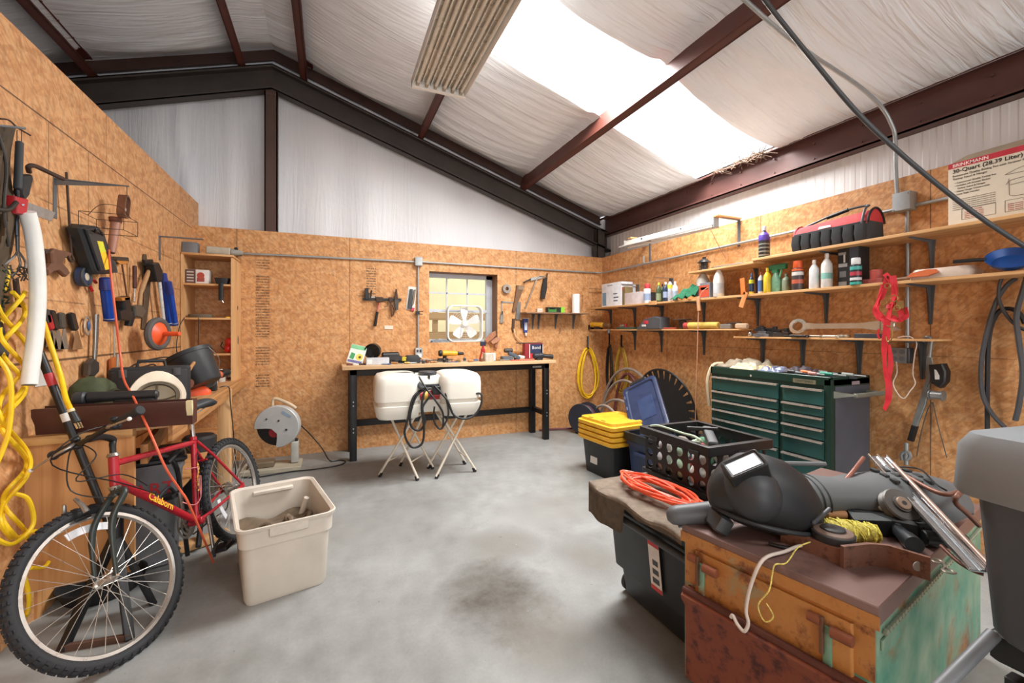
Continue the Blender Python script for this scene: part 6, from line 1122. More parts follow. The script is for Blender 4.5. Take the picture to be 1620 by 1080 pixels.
for k in range(6): ct('Commercial quality pot boils seafood, corn and potatoes with ease', .02, ch - .222 - k * .0115, .0066, '#5a544c')
for x0_, x1_ in ((.06, .2), (.235, .4)):
    T.part('printed_frame', MB(M).box(x0_, x1_, -.0008, 0, .03, .0315).box(x0_, x1_, -.0008, 0, .092, .0935).box(x0_, x0_ + .0015, -.0008, 0, .03, .0935).box(x1_ - .0015, x1_, -.0008, 0, .03, .0935), mt('#2b2723', .6))
    ct('Warning', (x0_ + x1_) / 2, .083, .009, '#b8303a', 'CENTER')
    for k in range(4): ct('Boiling  Steaming  Frying', x0_ + .012, .071 - k * .0105, .008, '#b8484c')
T.part('printed_pot', MB(M).tube([(.25, -.001, .21), (.252, -.001, .12), (.27, -.001, .11), (.42, -.001, .11), (.44, -.001, .13), (.44, -.001, .21)], .001, 4).tube([(.24, -.001, .18), (.26, -.001, .20), (.35, -.001, .205), (.44, -.001, .2)], .001, 4, k=3).tube([(.235, -.001, .235), (.3, -.001, .26), (.4, -.001, .265), (.45, -.001, .24), (.35, -.001, .232), (.235, -.001, .235)], .001, 4, k=3).tube([(.255, -.001, .175), (.35, -.001, .18), (.44, -.001, .175)], .001, 4), mt('#4a453f', .6))
# shelf 2, from the corner to the right
carton('vacuum_carton', 'large white and blue carton at the back corner end of the bottle shelf', 'carton', 952, 983, 450, 3.42, S2, .18, '#dfe4ec', [(.04, .24, .05, .62, '#6f8da6'), (.6, .8, .50, .54, '#4a566a'), (.62, .86, .34, .39, '#3b4658'), (.62, .82, .2, .25, '#4a566a'), (.3, .55, .88, .92, '#8f99a8')])
carton('tall_carton', 'narrow tan upright box right of the white and blue carton', 'box', 984, 989, 454, 3.43, S2, .12, '#7b6a45', [(0, .5, .8, 1, '#b35a40')])
carton('blue_top_carton', 'white and blue box edge behind the tan upright box', 'box', 989, 996, 450, 3.56, S2, .1, '#ccd5e2', [(.1, .9, .6, .85, '#46618f')])
carton('plastic_bin', 'pale pinkish open plastic bin on the bottle shelf, left of the red-capped can', 'bin', 988, 1013, 464, 3.42, S2, .16, '#cfc6c8')
carton('photo_box', 'small black framed box tucked behind the red-capped spray can', 'box', 1014, 1031, 464, 3.47, S2, .1, '#25282c', [(.12, .45, .1, .85, '#bfc3c8'), (.6, .95, .1, .8, '#b7bbc0')])
can('spray_can', 'white spray can with a red cap near the back end of the bottle shelf', 1024, 449, 11, 3.43, S2, '#dfe3ea', '#d0464e', (.15, .5, '#8fa3c4'))
p = spos(1033, 3.375, S2); solo('wood_block', MB(TR(p.x, p.y, S2 - .03)).box(-.012, .003, -.06, .06, 0, .045, .003), PINE, 'small pine block stuck to the shelf edge below the red-capped can', 'block')
bottle('oil_bottle', 'dark green bottle with a yellow top, right of the red-capped can', 1042, 447, 11, 3.45, S2, '#47583c', '#d9c93e', (.1, .45, '#8b9a78'))
bottle('coolant_bottle', 'dark green bottle with a black cap behind the navy bottle', 1048, 449, 9, 3.5, S2, '#27382e', '#151617')
bottle('polish_bottle', 'navy bottle with a pale pointed cap in the middle of the bottle group', 1053, 446, 11, 3.43, S2, '#27354f', '#dfe6ee', (.2, .5, '#97a8c4'))
bottle('antifreeze_bottle', 'clear pale bottle with yellow liquid neck and a black cap', 1060, 440, 12, 3.48, S2, '#b9c2d2', '#1d1c1c', (.55, .72, '#cfd04a'))
bottle('solvent_bottle', 'white bottle with a pointed top just left of the green cloth', 1068, 445, 12, 3.44, S2, '#d5dae4', '#e3d6d4', (.1, .5, '#aab4c6'))
mb = MB(); c = spos(1090, 3.46, S2)
def clo(u, v):
    y = c.y + .17 - .34 * u; zt = .10 + .06 * math.sin(u * 2.6) + .012 * math.sin(v * 20 + u * 8); return (c.x + .07 - .17 * v + .01 * math.sin(u * 15), y, S2 + max(.004, zt * (1 - .95 * abs(v - .45) ** 1.5 * 2) * (.5 + .6 * u) + .012 * math.sin(u * 22)))
mb.sheet(clo, 26, 16, .006); solo('green_cloth', mb, mt('#23694a', .9, 0, .25, 30), 'crumpled green cloth draped on the bottle shelf beside the paint tin', 'cloth')
carton('paint_tin', 'square grey tin with an orange label under the hanging lamp head', 'tin', 1101, 1123, 449, 3.42, S2, .12, '#7c8088', [(.22, .95, .08, .85, '#c2543c'), (.35, .85, .55, .72, '#e3c2b0')])
T, M, r, h = vessel('clamp_lamp', 'grey white round lamp head resting on the orange-labelled tin', 'lamp', 1112, 430, 20, 3.48, S2 + .105, [('shade', [(.2, .1), (1, .15), (.95, .5), (.5, .85), (.35, .9)], mt('#c9c5bd', .5)), ('neck', [(.3, .85), (.3, 1), (.001, 1)], DGREY)], None)
def jug(label, px, ytop, w, X, body, cap, bands, name='jug'):
    T, M, r, h = vessel(name, label, 'jug', px, ytop, w, X, S2, [('body', [(.94, 0), (1, .03), (1, .55), (.85, .68), (.42, .86), (.36, .9)], body), ('cap', [(.42, .89), (.42, .98), (.38, 1), (.001, 1)], cap)], None, sy=.6)
    T.part('handle', MB(M).tube([(r * .3, 0, h * .86), (r * .8, 0, h * .8), (r * 1.02, 0, h * .6), (r * .9, 0, h * .45)], r * .16, 8, k=4), body)
    for a, b, c_ in bands: T.part('label', MB(M).lathe([(r * 1.012, a * h), (r * 1.012, b * h)], 22, None, 1, .6), mt(c_, .5))
    return T
jug('white plastic jug with a red cap standing right of the orange-labelled tin', 1137, 422, 24, 3.44, mt('#e6e3dc', .4), mt('#c8584a', .4), [(.12, .45, '#c9ccd0')])
T = Thing('orange_strap', 'orange plastic strap hooked over the front of the bottle shelf', 'strap', spos(1175, 3.37, S2 - .1)); o = lambda px, py, X=3.365: tuple(atX(px, py, X))
T.part('upper', MB().bar(o(1174, 440), o(1176, 466), .004, .045, .001, (0, 1, 0)), mt('#e67a3a', .5)); T.part('lower', MB().bar(o(1180, 462), o(1172, 486), .004, .045, .001, (0, 1, 0)), mt('#e6935a', .5))
T = Thing('cord_reel_handle', 'tan wooden handle with a string hanging over the shelf edge', 'handle', spos(1105, 3.37, S2 - .15)); T.part('handle', MB().bar(o(1104, 469), o(1106, 492), .02, .035, .006, (0, 1, 0)), mt('#cf9a72', .6)); T.part('cord', MB().tube([o(1120, 454), o(1108, 466), o(1105, 492), o(1103, 560), o(1101, 620), o(1100, 680)], .004, 6, k=4), mt('#d9a083', .6))
bottle('glue_bottle', 'small dark blue bottle with a yellow band right of the orange strap', 1189, 432, 11, 3.43, S2, '#2c3f56', '#4e6a9c', (.5, .68, '#d4d23a'), extra=[('yellow_base', 1.01, 1.01, .0, .12, '#d8b43a')])
bottle('mustard_bottle', 'bright yellow bottle with a blue round label and pointed cap', 1214, 424, 17, 3.42, S2, '#f1cf38', '#f4d23e', sy=.6)
bottle('detergent_bottle', 'white bottle with a blue label tucked behind the yellow bottle', 1204, 430, 13, 3.45, S2, '#d9dbe4', '#b66a52', (.1, .6, '#4f74b8'))
T = Thing('spray_bottle', 'green trigger spray bottle with a clear body behind the yellow bottle', 'spray bottle', spos(1228, 3.46, S2)); M = TR(*spos(1228, 3.46, S2)) @ RZ_(-90)
T.part('body', MB(M).loft([rr(.10, .07, .02, 0), rr(.11, .075, .02, .09), rr(.05, .05, .02, .14), rr(.03, .03, .01, .17)]), mt('#6f9a7c', .3)); T.part('trigger_head', MB(M).box(-.06, .09, -.02, .02, .19, .235, .008).box(-.03, .02, -.018, .018, .165, .2, .004), mt('#3d8a62', .4)); T.part('trigger', MB(M).bar((.05, 0, .195), (.03, 0, .12), .016, .012, .004), mt('#7cc79c', .4))
bottle('clear_bottle', 'clear rounded bottle standing left of the orange-capped can', 1244, 433, 18, 3.46, S2, '#8f9c86', '#8aa08c')
can('spray_can', 'tall dark spray can with a wide orange cap in the middle of the shelf', 1262, 413, 16, 3.42, S2, '#4b4346', '#e8632f', (.5, .62, '#d9d4d0'), [('print', 1.012, 1.012, .22, .36, '#c2624a'), ('orange_collar', 1.01, 1.01, .66, .72, '#e8632f')])
bottle('squeeze_bottle', 'slim plain white bottle with a pointed white nozzle', 1288, 411, 16, 3.43, S2, '#e4e6e8', '#f1efe9', sy=.85)
bottle('bleach_jug', 'wide white bottle with a teal printed label, left of the black box', 1308, 401, 25, 3.44, S2, '#e7e7e4', '#efeeea', (.25, .42, '#8cc6bb'), sy=.6)
carton('black_product_box', 'tall black printed box standing behind the teal can', 'box', 1325, 1360, 387, 3.46, S2, .12, '#232427', [(.05, .4, .74, .80, '#9a9a9a'), (.05, .45, .46, .54, '#a9a9a8'), (.1, .4, .22, .36, '#73767a'), (.28, .36, .56, .76, '#e0e0e0'), (.55, .95, .55, .95, '#4a5160'), (.05, .42, .03, .12, '#8f8f8f')])
can('spray_can', 'black and teal spray can with a white cap in front of the black box', 1354, 408, 15, 3.39, S2, '#2c2e33', '#e2e5e6', (.55, .68, '#4aa6a0'), [('print', 1.012, 1.012, .34, .48, '#b03a4a'), ('print', 1.012, 1.012, .16, .26, '#d8dadd'), ('teal_base', 1.012, 1.012, 0, .1, '#3aa89a')])
T = Thing('red_hose_fitting', 'small round red plastic fitting with a flat foot on the middle shelf', 'fitting', spos(1386, 3.45, S2)); p = spos(1386, 3.45, S2); T.part('knob', MB(TR(*p)).lathe([(.02, .02), (.034, .02), (.036, .09), (.03, .096), (.001, .096)], 20), mt('#b5524a', .5)); T.part('foot', MB(TR(*p) @ RZ_(-90)).box(-.07, .05, -.03, .03, 0, .035, .006), mt('#a85a56', .5))
T = Thing('clamshell_pack', 'clear and cream pack with an orange blade guard lying on the middle shelf', 'package', spos(1490, 3.5, S2)); a, b = spos(1446, 3.45, S2), spos(1545, 3.45, S2); wv = a.y - b.y; M = TR(3.47, (a.y + b.y) / 2, S2) @ RZ_(-90)
T.part('tray', MB(M).loft([rr(wv, .18, .03, 0), rr(wv, .18, .03, .03), rr(wv - .03, .15, .03, .06)]), mt('#cbb8a8', .35, 0, .1)); T.part('orange_part', MB(M).prism([(-wv / 2 - .005, .018), (-wv / 2 + .02, .04), (-wv / 2 + .1, .052), (-wv / 2 + .14, .05), (-wv / 2 + .15, .03), (-wv / 2 + .1, .008), (-wv / 2 + .02, .006)], .0, .02) if 0 else MB(M @ TR(0, -.095, 0) @ RX_(90)).prism([(-wv / 2, .015), (-wv / 2 + .02, .04), (-wv / 2 + .1, .054), (-wv / 2 + .14, .05), (-wv / 2 + .15, .03), (-wv / 2 + .1, .012)], -.01, .012, .002), mt('#cf6a3c', .5))
solo('stick_bundle', MB().tube([tuple(spos(1410, 3.42, S2 + .012)), tuple(spos(1440, 3.40, S2 + .014)), tuple(spos(1500, 3.40, S2 + .012))], .011, 8, k=3), mt('#8a6a52', .7), 'brown stick lying in front of the clear pack on the middle shelf', 'stick')
T = Thing('frying_pan', 'blue frying pan with a black handle at the right end of the middle shelf', 'pan', spos(1600, 3.42, S2)); M = TR(*(spos(1598, 3.46, S2) + V((0, 0, .055)))) @ RZ_(-70) @ RX_(40)
T.part('pan_body', MB(M).lathe([(.001, 0), (.07, 0), (.095, .035), (.098, .035), (.073, -.004), (.001, -.004)], 32), mt('#1d4f95', .35, .1)); T.part('handle', MB(M).tube([(-.09, 0, .03), (-.13, 0, .035), (-.22, .0, .035)], .011, 10, k=3), BLK)
# shelf 3 (low, back corner)
T = Thing('cordless_drill', 'yellow and black cordless drill at the corner end of the low shelf', 'drill', spos(945, 3.5, S3)); p = spos(945, 3.48, S3); M = TR(*p) @ RZ_(-90); T.part('body', MB(M).cyl((-.14, 0, .07), (.16, 0, .06), .04, .036, 16, .008), YEL2); T.part('motor', MB(M).cyl((.16, 0, .06), (.3, 0, .055), .034, .03, 16, .008), mt('#6b4a2a', .5)); T.part('grip', MB(M).box(-.05, .1, -.03, .03, .0, .05, .01), BLKM); T.part('battery', MB(M).box(-.25, -.13, -.04, .04, 0, .07, .01), BLK)
T = Thing('red_topped_tool', 'dark flat tool with a small red tip between the drill and sander', 'tool', spos(990, 3.5, S3)); p = spos(990, 3.48, S3); M = TR(*p) @ RZ_(-90); T.part('body', MB(M).box(-.16, .18, -.04, .04, 0, .03, .01), mt('#3a4a40', .5)); T.part('tip', MB(M).cyl((0, 0, .02), (0, 0, .07), .015, n=10), RED); T.part('grip', MB(M).box(-.1, -.02, -.03, .03, .03, .06, .01), mt('#7d7266', .5))
T = Thing('sander', 'wedge-shaped grey sander with red and silver controls on the low shelf', 'sander', spos(1033, 3.5, S3)); p = spos(1033, 3.47, S3); M = TR(*p) @ RZ_(-90)
T.part('body', MB(M @ RX_(90)).prism([(-.22, 0), (.2, 0), (.2, .13), (.1, .15), (-.08, .12)], -.07, .07, .012), mt('#4d4f55', .5)); T.part('control', MB(M).box(-.08, .0, -.075, -.06, .06, .10, .005), mt('#b8323f', .5)); T.part('control', MB(M).box(-.11, -.04, -.077, -.06, .03, .055, .005), mt('#cfc9c6', .4)); T.part('top_band', MB(M).box(-.05, .1, -.05, .05, .12, .14, .005), mt('#a8343a', .5))
T = Thing('grinding_disc', 'dark round disc standing on a small motor on the low shelf', 'disc', spos(1080, 3.5, S3)); M = TR(*spos(1080, 3.5, S3)); T.part('disc', MB(M).lathe([(.001, .095), (.09, .1), (.1, .105), (.09, .11), (.001, .11)], 26), mt('#5c534c', .6, .2)); T.part('motor', MB(M).cyl((0, 0, 0), (0, 0, .095), .04, n=18, bev=.005), mt('#4a3830', .6))
T = Thing('flare_roll', 'yellow rolled tube with a red end lying on the low shelf', 'roll', spos(1110, 3.45, S3)); a, b = spos(1083, 3.45, S3 + .036), spos(1137, 3.45, S3 + .036); T.part('roll', MB().cyl(a + (b - a) * .15, b, .036, .032, 20, .006), mt('#d8b45a', .7)); T.part('red_end', MB().cyl(a, a + (b - a) * .15, .034, .035, 18, .006), mt('#c04a4a', .6))
T = Thing('chrome_fitting', 'grey metal fittings lying just right of the yellow roll', 'fitting', spos(1150, 3.45, S3)); p = spos(1150, 3.46, S3); T.part('body', MB(TR(*p) @ RZ_(-90)).box(-.06, .06, -.03, .03, 0, .045, .01), mt('#8f8a86', .4, .4)); T.part('lever', MB(TR(*p) @ RZ_(-90)).cyl((.0, 0, .05), (.15, 0, .055), .009, n=8), IRON)
T = Thing('wooden_plane', 'tan rounded wooden block at the joint of the two low shelves', 'block', spos(1174, 3.45, S3)); T.part('block', MB(TR(*spos(1174, 3.46, S3)) @ RZ_(-80)).box(-.055, .055, -.03, .03, 0, .05, .015), TAN)
solo('hanging_rag', MB().bar(tuple(spos(963, 3.42, S3)), tuple(spos(963, 3.41, S3 - .06)), .03, .05, .008), DGREY, 'dark rag end hanging over the low shelf below the yellow drill', 'rag')
solo('loose_red_tool', MB(TR(*spos(1061, 3.44, S3)) @ RZ_(-85)).bar((-.1, 0, .01), (.08, 0, .01), .015, .018, .004), mt('#a84a3e', .5), 'thin reddish tool lying in front of the grey sander', 'tool')
# shelf 4 (low, right)
T = Thing('combination_wrench', 'giant combination wrench with a ring end lying along the low right shelf', 'wrench', spos(1320, 3.5, S4)); WMt = mt('#d0cabb', .25, .8, .08, 10)
a, b = V(atX(1265, 517, 3.46)), V(atX(1388, 514, 3.46)); rd = V(atX(1263, 516, 3.46)); R_o = 13.5 * mpp(rd); MW = TR(*rd) @ RZ_(-90) @ RX_(82)
T.part('ring_end', MB(MW).loft([[(r_ * math.cos(2 * math.pi * k / n_), r_ * .88 * math.sin(2 * math.pi * k / n_), z) for k in range(n_)] for n_ in (24,) for r_, z in ((R_o * .6, -.012), (R_o, -.01), (R_o, .01), (R_o * .6, .012))], closed=True), WMt)
T.part('shank', MB().loft([[tuple(rd + V((dx * .5 * t_ + .0, -yy, zz * t_ + 0))) for dx, zz in ((-.02, -.022), (-.024, 0), (-.02, .022), (.0, .024), (.0, -.024))] for yy, t_ in ((R_o * .9, 1.15), (R_o * 2, .85), (.45, .85), (.5, 1.2), (.56, 1.5))]), WMt)
T.part('jaw_end', MB(TR(rd.x, rd.y - .58, rd.z) @ RZ_(-90) @ RX_(90)).prism([(-.02, -.035), (.03, -.045), (.09, -.03), (.06, -.005), (.06, .012), (.09, .035), (.03, .045), (-.02, .035)], -.012, .012, .003), WMt)
T = Thing('black_case', 'long narrow black box lying at the right end of the low shelf', 'case', spos(1371, 3.43, S4)); M = TR(*spos(1371, 3.43, S4)) @ RZ_(-90); hw = (spos(1350, 3.43, 0).y - spos(1392, 3.43, 0).y) / 2; T.part('body', MB(M).box(-hw, hw, 0, .07, 0, .032, .003), mt('#3a3f47', .4)); 
for nm, lb, px, X, w_, h_, c in (('steel_ball_joint', 'round silver knob at the left end of the low right shelf', 1187, 3.46, .03, .04, '#b8b3ad'),):
    T = Thing(nm, lb, 'fitting', spos(px, X, S4)); T.part('ball', MB(TR(*spos(px, X, S4))).ball((0, 0, .022), .021), mt(c, .25, .8)); T.part('stud', MB(TR(*spos(px, X, S4))).cyl((0, 0, .04), (0, .0, .055), .008, n=8), IRON)
for i, (px, w_, h_, lb, nm, cat, c) in enumerate(((1208, .17, .05, 'grey flywheel disc lying left of the giant wrench', 'flywheel', 'disc', '#6b6c6e'), (1204, .12, .035, 'dark gear stacked on the grey flywheel disc', 'gear', 'gear', '#34363a'), (1238, .13, .075, 'black metal carburettor body left of the wrench ring', 'engine_part', 'engine part', '#3d3a38'), (1222, .08, .09, 'dark upright fitting between the gear and the engine part', 'valve_body', 'fitting', '#2f3033'))):
    p = spos(px, 3.5 if i != 1 else 3.5, S4 + (.051 if i == 1 else 0)); T = Thing(nm, lb, cat, p); M = TR(*p)
    if i < 2: T.part('disc', MB(M).lathe([(.001, 0), (w_ / 2, 0), (w_ / 2, h_ * .5), (w_ / 3, h_ * .6), (w_ / 3, h_), (.001, h_)], 24), mt(c, .45, .4)); T.part('hub', MB(M).cyl((0, 0, h_), (0, 0, h_ + .012), .02, n=12), IRON)
    else: T.part('casting', MB(M @ RZ_(10)).box(-.035, .035, -w_ / 2, w_ / 2, 0, h_ * .55, .01).cyl((0, -w_ / 4, h_ * .5), (0, -w_ / 4, h_), .02, n=12, bev=.003).cyl((0, w_ / 4, h_ * .5), (0, w_ / 4, h_ * .85), .024, n=12, bev=.003), mt(c, .5, .3)); T.part('lever', MB(M).bar((-.04, -w_ / 2, h_ * .8), (-.04, w_ / 2, h_ * .75), .008, .012, .002), BLK)
for i, (pa, pb, X, zo, r_, lb, c) in enumerate(((1262, 1300, 3.43, .012, .008, 'thin steel spanner below the giant wrench, left one', '#9b9287'), (1302, 1325, 3.43, .012, .009, 'short bright spanner below the middle of the giant wrench', '#c7bdaa'), (1250, 1275, 3.41, .012, .012, 'dark knurled tool in front of the wrench ring', '#3c3a39'), (1240, 1262, 3.44, .01, .007, 'narrow black punch left of the wrench ring', '#242528'))):
    a, b = spos(pa, X, S4 + zo), spos(pb, X, S4 + zo); T = Thing('spanner', lb, 'spanner' if i < 2 else 'tool', (a + b) / 2 - V((0, 0, zo))); T.part('shank', MB().cyl(a, b, r_, r_ * .8, 10, .002), mt(c, .35, .6)); T.part('head', MB(TR(*b) @ TR(0, 0, -.011)).cyl((0, 0, 0), (0, 0, .018), r_ * 1.8, n=12, bev=.002), mt(c, .35, .6))
T = Thing('metal_hose_clamp', 'round silver clamp ring beside the black box on the low right shelf', 'clamp', spos(1335, 3.46, S4)); T.part('ring', MB(TR(*spos(1335, 3.46, S4 + .014)) @ Matrix.Diagonal((1, 1, 1.6, 1))).torus(.035, .008, 24, 6), mt('#a89d8a', .35, .6))
# ---------------------------------------------------------------- hung on the right wall
T = Thing('ratchet_straps', 'bright red tie-down straps with metal rings hanging from the middle shelf', 'straps', tuple(atX(1405, 520, 3.38))); rp = mt('#cf2733', .6, 0, .1, 30)
def rib(pts, w_, X=3.37, tw=0):
    P = spline([atX(p[0], p[1], X - (p[2] if len(p) > 2 else 0)) for p in pts], 6); mb = MB(); rings = []
    for i, p in enumerate(P):
        t = (P[min(i + 1, len(P) - 1)] - P[max(i - 1, 0)]).normalized(); sd = t.cross(V((1, 0, .0))); sd = sd.normalized() if sd.length > .05 else V((0, 1, 0)); sd = (sd + V((math.sin(i * .35 + tw) * .7, 0, 0))).normalized(); nn = t.cross(sd).normalized() * .0018
        rings.append([p + sd * w_ / 2 + nn, p - sd * w_ / 2 + nn, p - sd * w_ / 2 - nn, p + sd * w_ / 2 - nn])
    return mb.loft(rings)
for i, (pts, w_) in enumerate((([(1405, 436), (1398, 460), (1388, 485), (1392, 498), (1402, 512), (1404, 540)], .032), ([(1412, 436), (1415, 462), (1408, 490), (1402, 520), (1399, 552), (1400, 580), (1406, 608), (1405, 632), (1399, 648)], .034),
     ([(1402, 485), (1414, 484), (1424, 492), (1426, 505), (1414, 505), (1404, 500)], .03), ([(1397, 450), (1388, 478), (1384, 492), (1392, 505), (1400, 500)], .026), ([(1433, 486), (1434, 500), (1420, 505), (1410, 500)], .028), ([(1406, 545), (1409, 575), (1405, 600)], .028), ([(1390, 520), (1389, 530), (1392, 536)], .012), ([(1400, 433), (1410, 445), (1418, 470), (1420, 488)], .03))): T.part('strap', rib(pts, w_, tw=i), rp)
for x, y, r_ in ((1414, 472, .02), (1404, 452, .015), (1419, 487, .016), (1398, 478, .016)): T.part('ring', MB(TR(*atX(x, y, 3.345)) @ RY_(90)).torus(r_, .0035, 20, 6), mt('#b79a62', .3, .8))
T.part('hook', MB().tube([atX(1403, 515, 3.34), atX(1411, 520, 3.34), atX(1411, 535, 3.34), atX(1404, 540, 3.34), atX(1402, 532, 3.34)], .004, 6, k=4), mt('#b79a62', .3, .8)); T.part('buckle', MB(TR(*atX(1424, 482, 3.35))).box(-.006, .006, -.02, .02, -.025, .025, .003), mt('#a08a5c', .3, .8))
T.part('shelf_hook', MB().tube([atX(1404, 436, 3.36), V((3.37, atX(1404, 436, 3.37).y, S2 + .008)), V((3.45, atX(1404, 436, 3.37).y, S2 + .006))], .004, 6), IRON)
q = on('R', 1429, 561); T = Hung('R', 'quad_outlet', 'steel four-socket outlet box on the right wall under the low shelf', 'outlet', 1429, 561)
T.part('outlet_box', MB(WM['R']).box(q.x - .045, q.x + .06, q.y - .055, q.y + .05, 0, .06, .004), mt('#55585b', .45, .4)); T.part('face_plate', MB(WM['R']).box(q.x - .045, q.x + .045, q.y - .055, q.y + .05, .06, .064, .002), mt('#8c9093', .4, .5))
for dx in (-.022, .022):
    for dz in (-.025, .022): T.part('socket', MB(WM['R']).cyl((q.x + dx, q.y + dz, .062), (q.x + dx, q.y + dz, .067), .015, n=14), mt('#6c7074', .4))
T.part('charger_cord', MB(WM['R']).tube([tuple(on('R', x, y, .09)) for x, y in ((1418, 572), (1419, 590), (1413, 606), (1420, 622), (1430, 630), (1440, 618), (1448, 606), (1444, 590), (1447, 560), (1450, 542), (1438, 532), (1420, 534))], .0035, 8, k=5), mt('#e6d3c4', .5))
T = Hung('R', 'cable_puller', 'grey steel hand winch puller with a black grip hanging from the low shelf corner', 'winch', 1470, 540)
def R3(x, y, o=.06): return tuple(on('R', x, y, o))
ST_ = mt('#8b8f8e', .4, .55, .12, 14)
T.part('top_hook', MB(WM['R']).tube([R3(1460, 540), R3(1466, 533), R3(1473, 537), R3(1472, 548), R3(1470, 565)], .012, 10, k=4), ST_); T.pz('side_plate', [(1465, 562), (1473, 562), (1476, 575), (1472, 600), (1466, 612), (1464, 590)], .05, .06, ST_)
T.pz('lever', [(1464, 600), (1471, 604), (1464, 640), (1450, 676), (1441, 673), (1450, 645)], .03, .05, ST_, e=.004); T.pz('grip', [(1441, 672), (1450, 675), (1443, 699), (1434, 696)], .025, .06, BLK, e=.006)
T.pz('ratchet_cover', [(1468, 577), (1490, 575), (1496, 588), (1495, 604), (1486, 614), (1472, 606)], .04, .11, BLK, e=.008); T.pz('label', [(1478, 584), (1481, 585), (1486, 594), (1486, 600), (1479, 600)], .11, .112, WHITEG, e=.0004)
q = on('R', 1482, 625, .07); T.part('drum', MB(WM['R']).cyl((q.x - .03, q.y, .07), (q.x + .03, q.y, .07), .026, n=18, bev=.004), GALV); T.part('drum_flange', MB(WM['R']).cyl((q.x - .035, q.y, .07), (q.x - .03, q.y, .07), .034, n=18).cyl((q.x + .03, q.y, .07), (q.x + .035, q.y, .07), .034, n=18), ST_)
for a, b in ((((1474, 636), (1466, 652), (1456, 690), (1450, 722)), .003), (((1475, 636), (1473, 680), (1472, 724)), .002), (((1476, 636), (1484, 672), (1498, 724)), .003)): T.part('wire_rope', MB(WM['R']).tube([R3(x, y, .04) for x, y in a], b, 6, k=4), mt('#5e5a55', .5, .5))
T = Hung('R', 'cable_hook', 'small silver cable hook standing at the foot of the wall behind the blower', 'hook', 1435, 722); T.part('hook', MB(WM['R']).tube([R3(1428, 728), R3(1427, 718), R3(1436, 714), R3(1440, 722), R3(1434, 728)], .012, 8, k=4).cyl(R3(1434, 735), R3(1434, 700), .012), GALV)
# black cables at the right
cb = mt('#4a4c50', .45)
wire('R', 'welding_cable', 'thick grey cable loop hanging at the far right of the wall, outer loop', 'cable', [(1608, 440, .06), (1592, 452, .06), (1575, 480, .06), (1560, 530, .06), (1552, 580, .06), (1555, 625, .06), (1570, 655, .06), (1590, 676, .05)], .012, cb, k=6)
wire('R', 'welding_cable', 'thick black cable hanging straight down at the far right of the wall', 'cable', [(1606, 430, .07), (1585, 440, .07), (1580, 470, .07), (1590, 495, .07), (1608, 515, .07), (1630, 525, .07)], .009, cb, k=6)
wire('R', 'welding_cable', 'dark cable curving over the top of the far right coil', 'cable', [(1562, 680, .04), (1562, 600, .04), (1565, 530, .04), (1578, 495, .04), (1595, 488, .04), (1612, 495, .04), (1622, 512, .04)], .012, mt('#2c2d30', .45), k=6)
wire('R', 'welding_cable', 'dark cable ending in a black clamp at the far right', 'cable', [(1630, 420, .09), (1618, 460, .09), (1608, 500, .09), (1612, 540, .09), (1618, 590, .09), (1612, 640, .09), (1606, 665, .09)], .013, cb, k=6)
# cords and hoses in the back right corner
def coil(wall, name, label, cat, cx, cy, rx, ry, n, r, m, off=.05, hook=True, grp=None):
    random.seed(int(cx)); pts = []
    for k in range(n * 14):
        a = 2 * math.pi * k / 14 - math.pi / 2; j = .88 + .2 * math.sin(k * .083 + cx) + .05 * math.sin(k * .31); w_ = .55 + .45 * ((1 - math.cos(a + math.pi / 2)) / 2)
        pts.append(tuple(on(wall, cx + rx * j * math.cos(a) * w_ + 1.5 * math.sin(k * .13), cy + ry * (.95 + .05 * j) * (math.sin(a)) + (k // 14) * 1.2, off + .02 * math.sin(k * .5))))
    T = Hung(wall, name, label, cat, cx, cy, grp); T.part('coil', MB(WM[wall]).tube(pts, r, 7, k=2), m)
    if hook: T.part('hook', MB(WM[wall]).tube([tuple(on(wall, cx, cy - ry - 16, .01)), tuple(on(wall, cx, cy - ry - 6, .05)), tuple(on(wall, cx, cy - ry + 2, .08)), tuple(on(wall, cx + 2, cy - ry + 2, .1))], .012, 8, k=3), BLKM)
    return T
coil('B', 'hanging_cord_coil', 'bright yellow cord coil hanging from a black hook nearest the back corner', 'cord', 930, 586, 19, 38, 6, .0068, YEL)
coil('R', 'hanging_cord_coil', 'yellow and black cord coil hanging between the corner coil and the black disc', 'cord', 983, 582, 13, 36, 4, .0075, mt('#b3942f', .5)); coil('R', 'hanging_cord_coil', 'thin black cord coil hanging behind the grey hoses', 'cord', 964, 578, 6, 34, 3, .009, BLK)
def hose(label, pts, r, m): return solo('coiled_hose', MB().tube([V(p) for p in pts], r, 10, k=7), m, label, 'hose', 'hoses heaped in the back right corner')
HG = mt('#9a9088', .5); HRd = mt('#6e3a40', .5)
def arcp(cy_, cz_, ry_, rz_, X0, X1, a0=0, a1=180, n=9): return [(X0 + (X1 - X0) * k / (n - 1), cy_ + ry_ * math.cos(R(a0 + (a1 - a0) * k / (n - 1))), cz_ + rz_ * math.sin(R(a0 + (a1 - a0) * k / (n - 1)))) for k in range(n)]
hose('outermost pale grey hose arching up in the back right corner', arcp(4.55, .02, .62, .85, 3.6, 3.6), .018, HG); hose('second grey hose arching below the outermost one in the corner', arcp(4.55, .02, .52, .7, 3.52, 3.56), .016, HG)
hose('lower grey hose arch just above the yellow-lidded tote', arcp(4.5, .02, .48, .46, 3.4, 3.42), .017, HG); hose('small grey hose arch nearest the black reel', arcp(4.62, .0, .34, .4, 3.25, 3.3), .016, mt('#a39a92', .5))
hose('dark red hose hanging behind the grey hose arches', arcp(4.6, .02, .3, .78, 3.62, 3.62), .018, HRd)
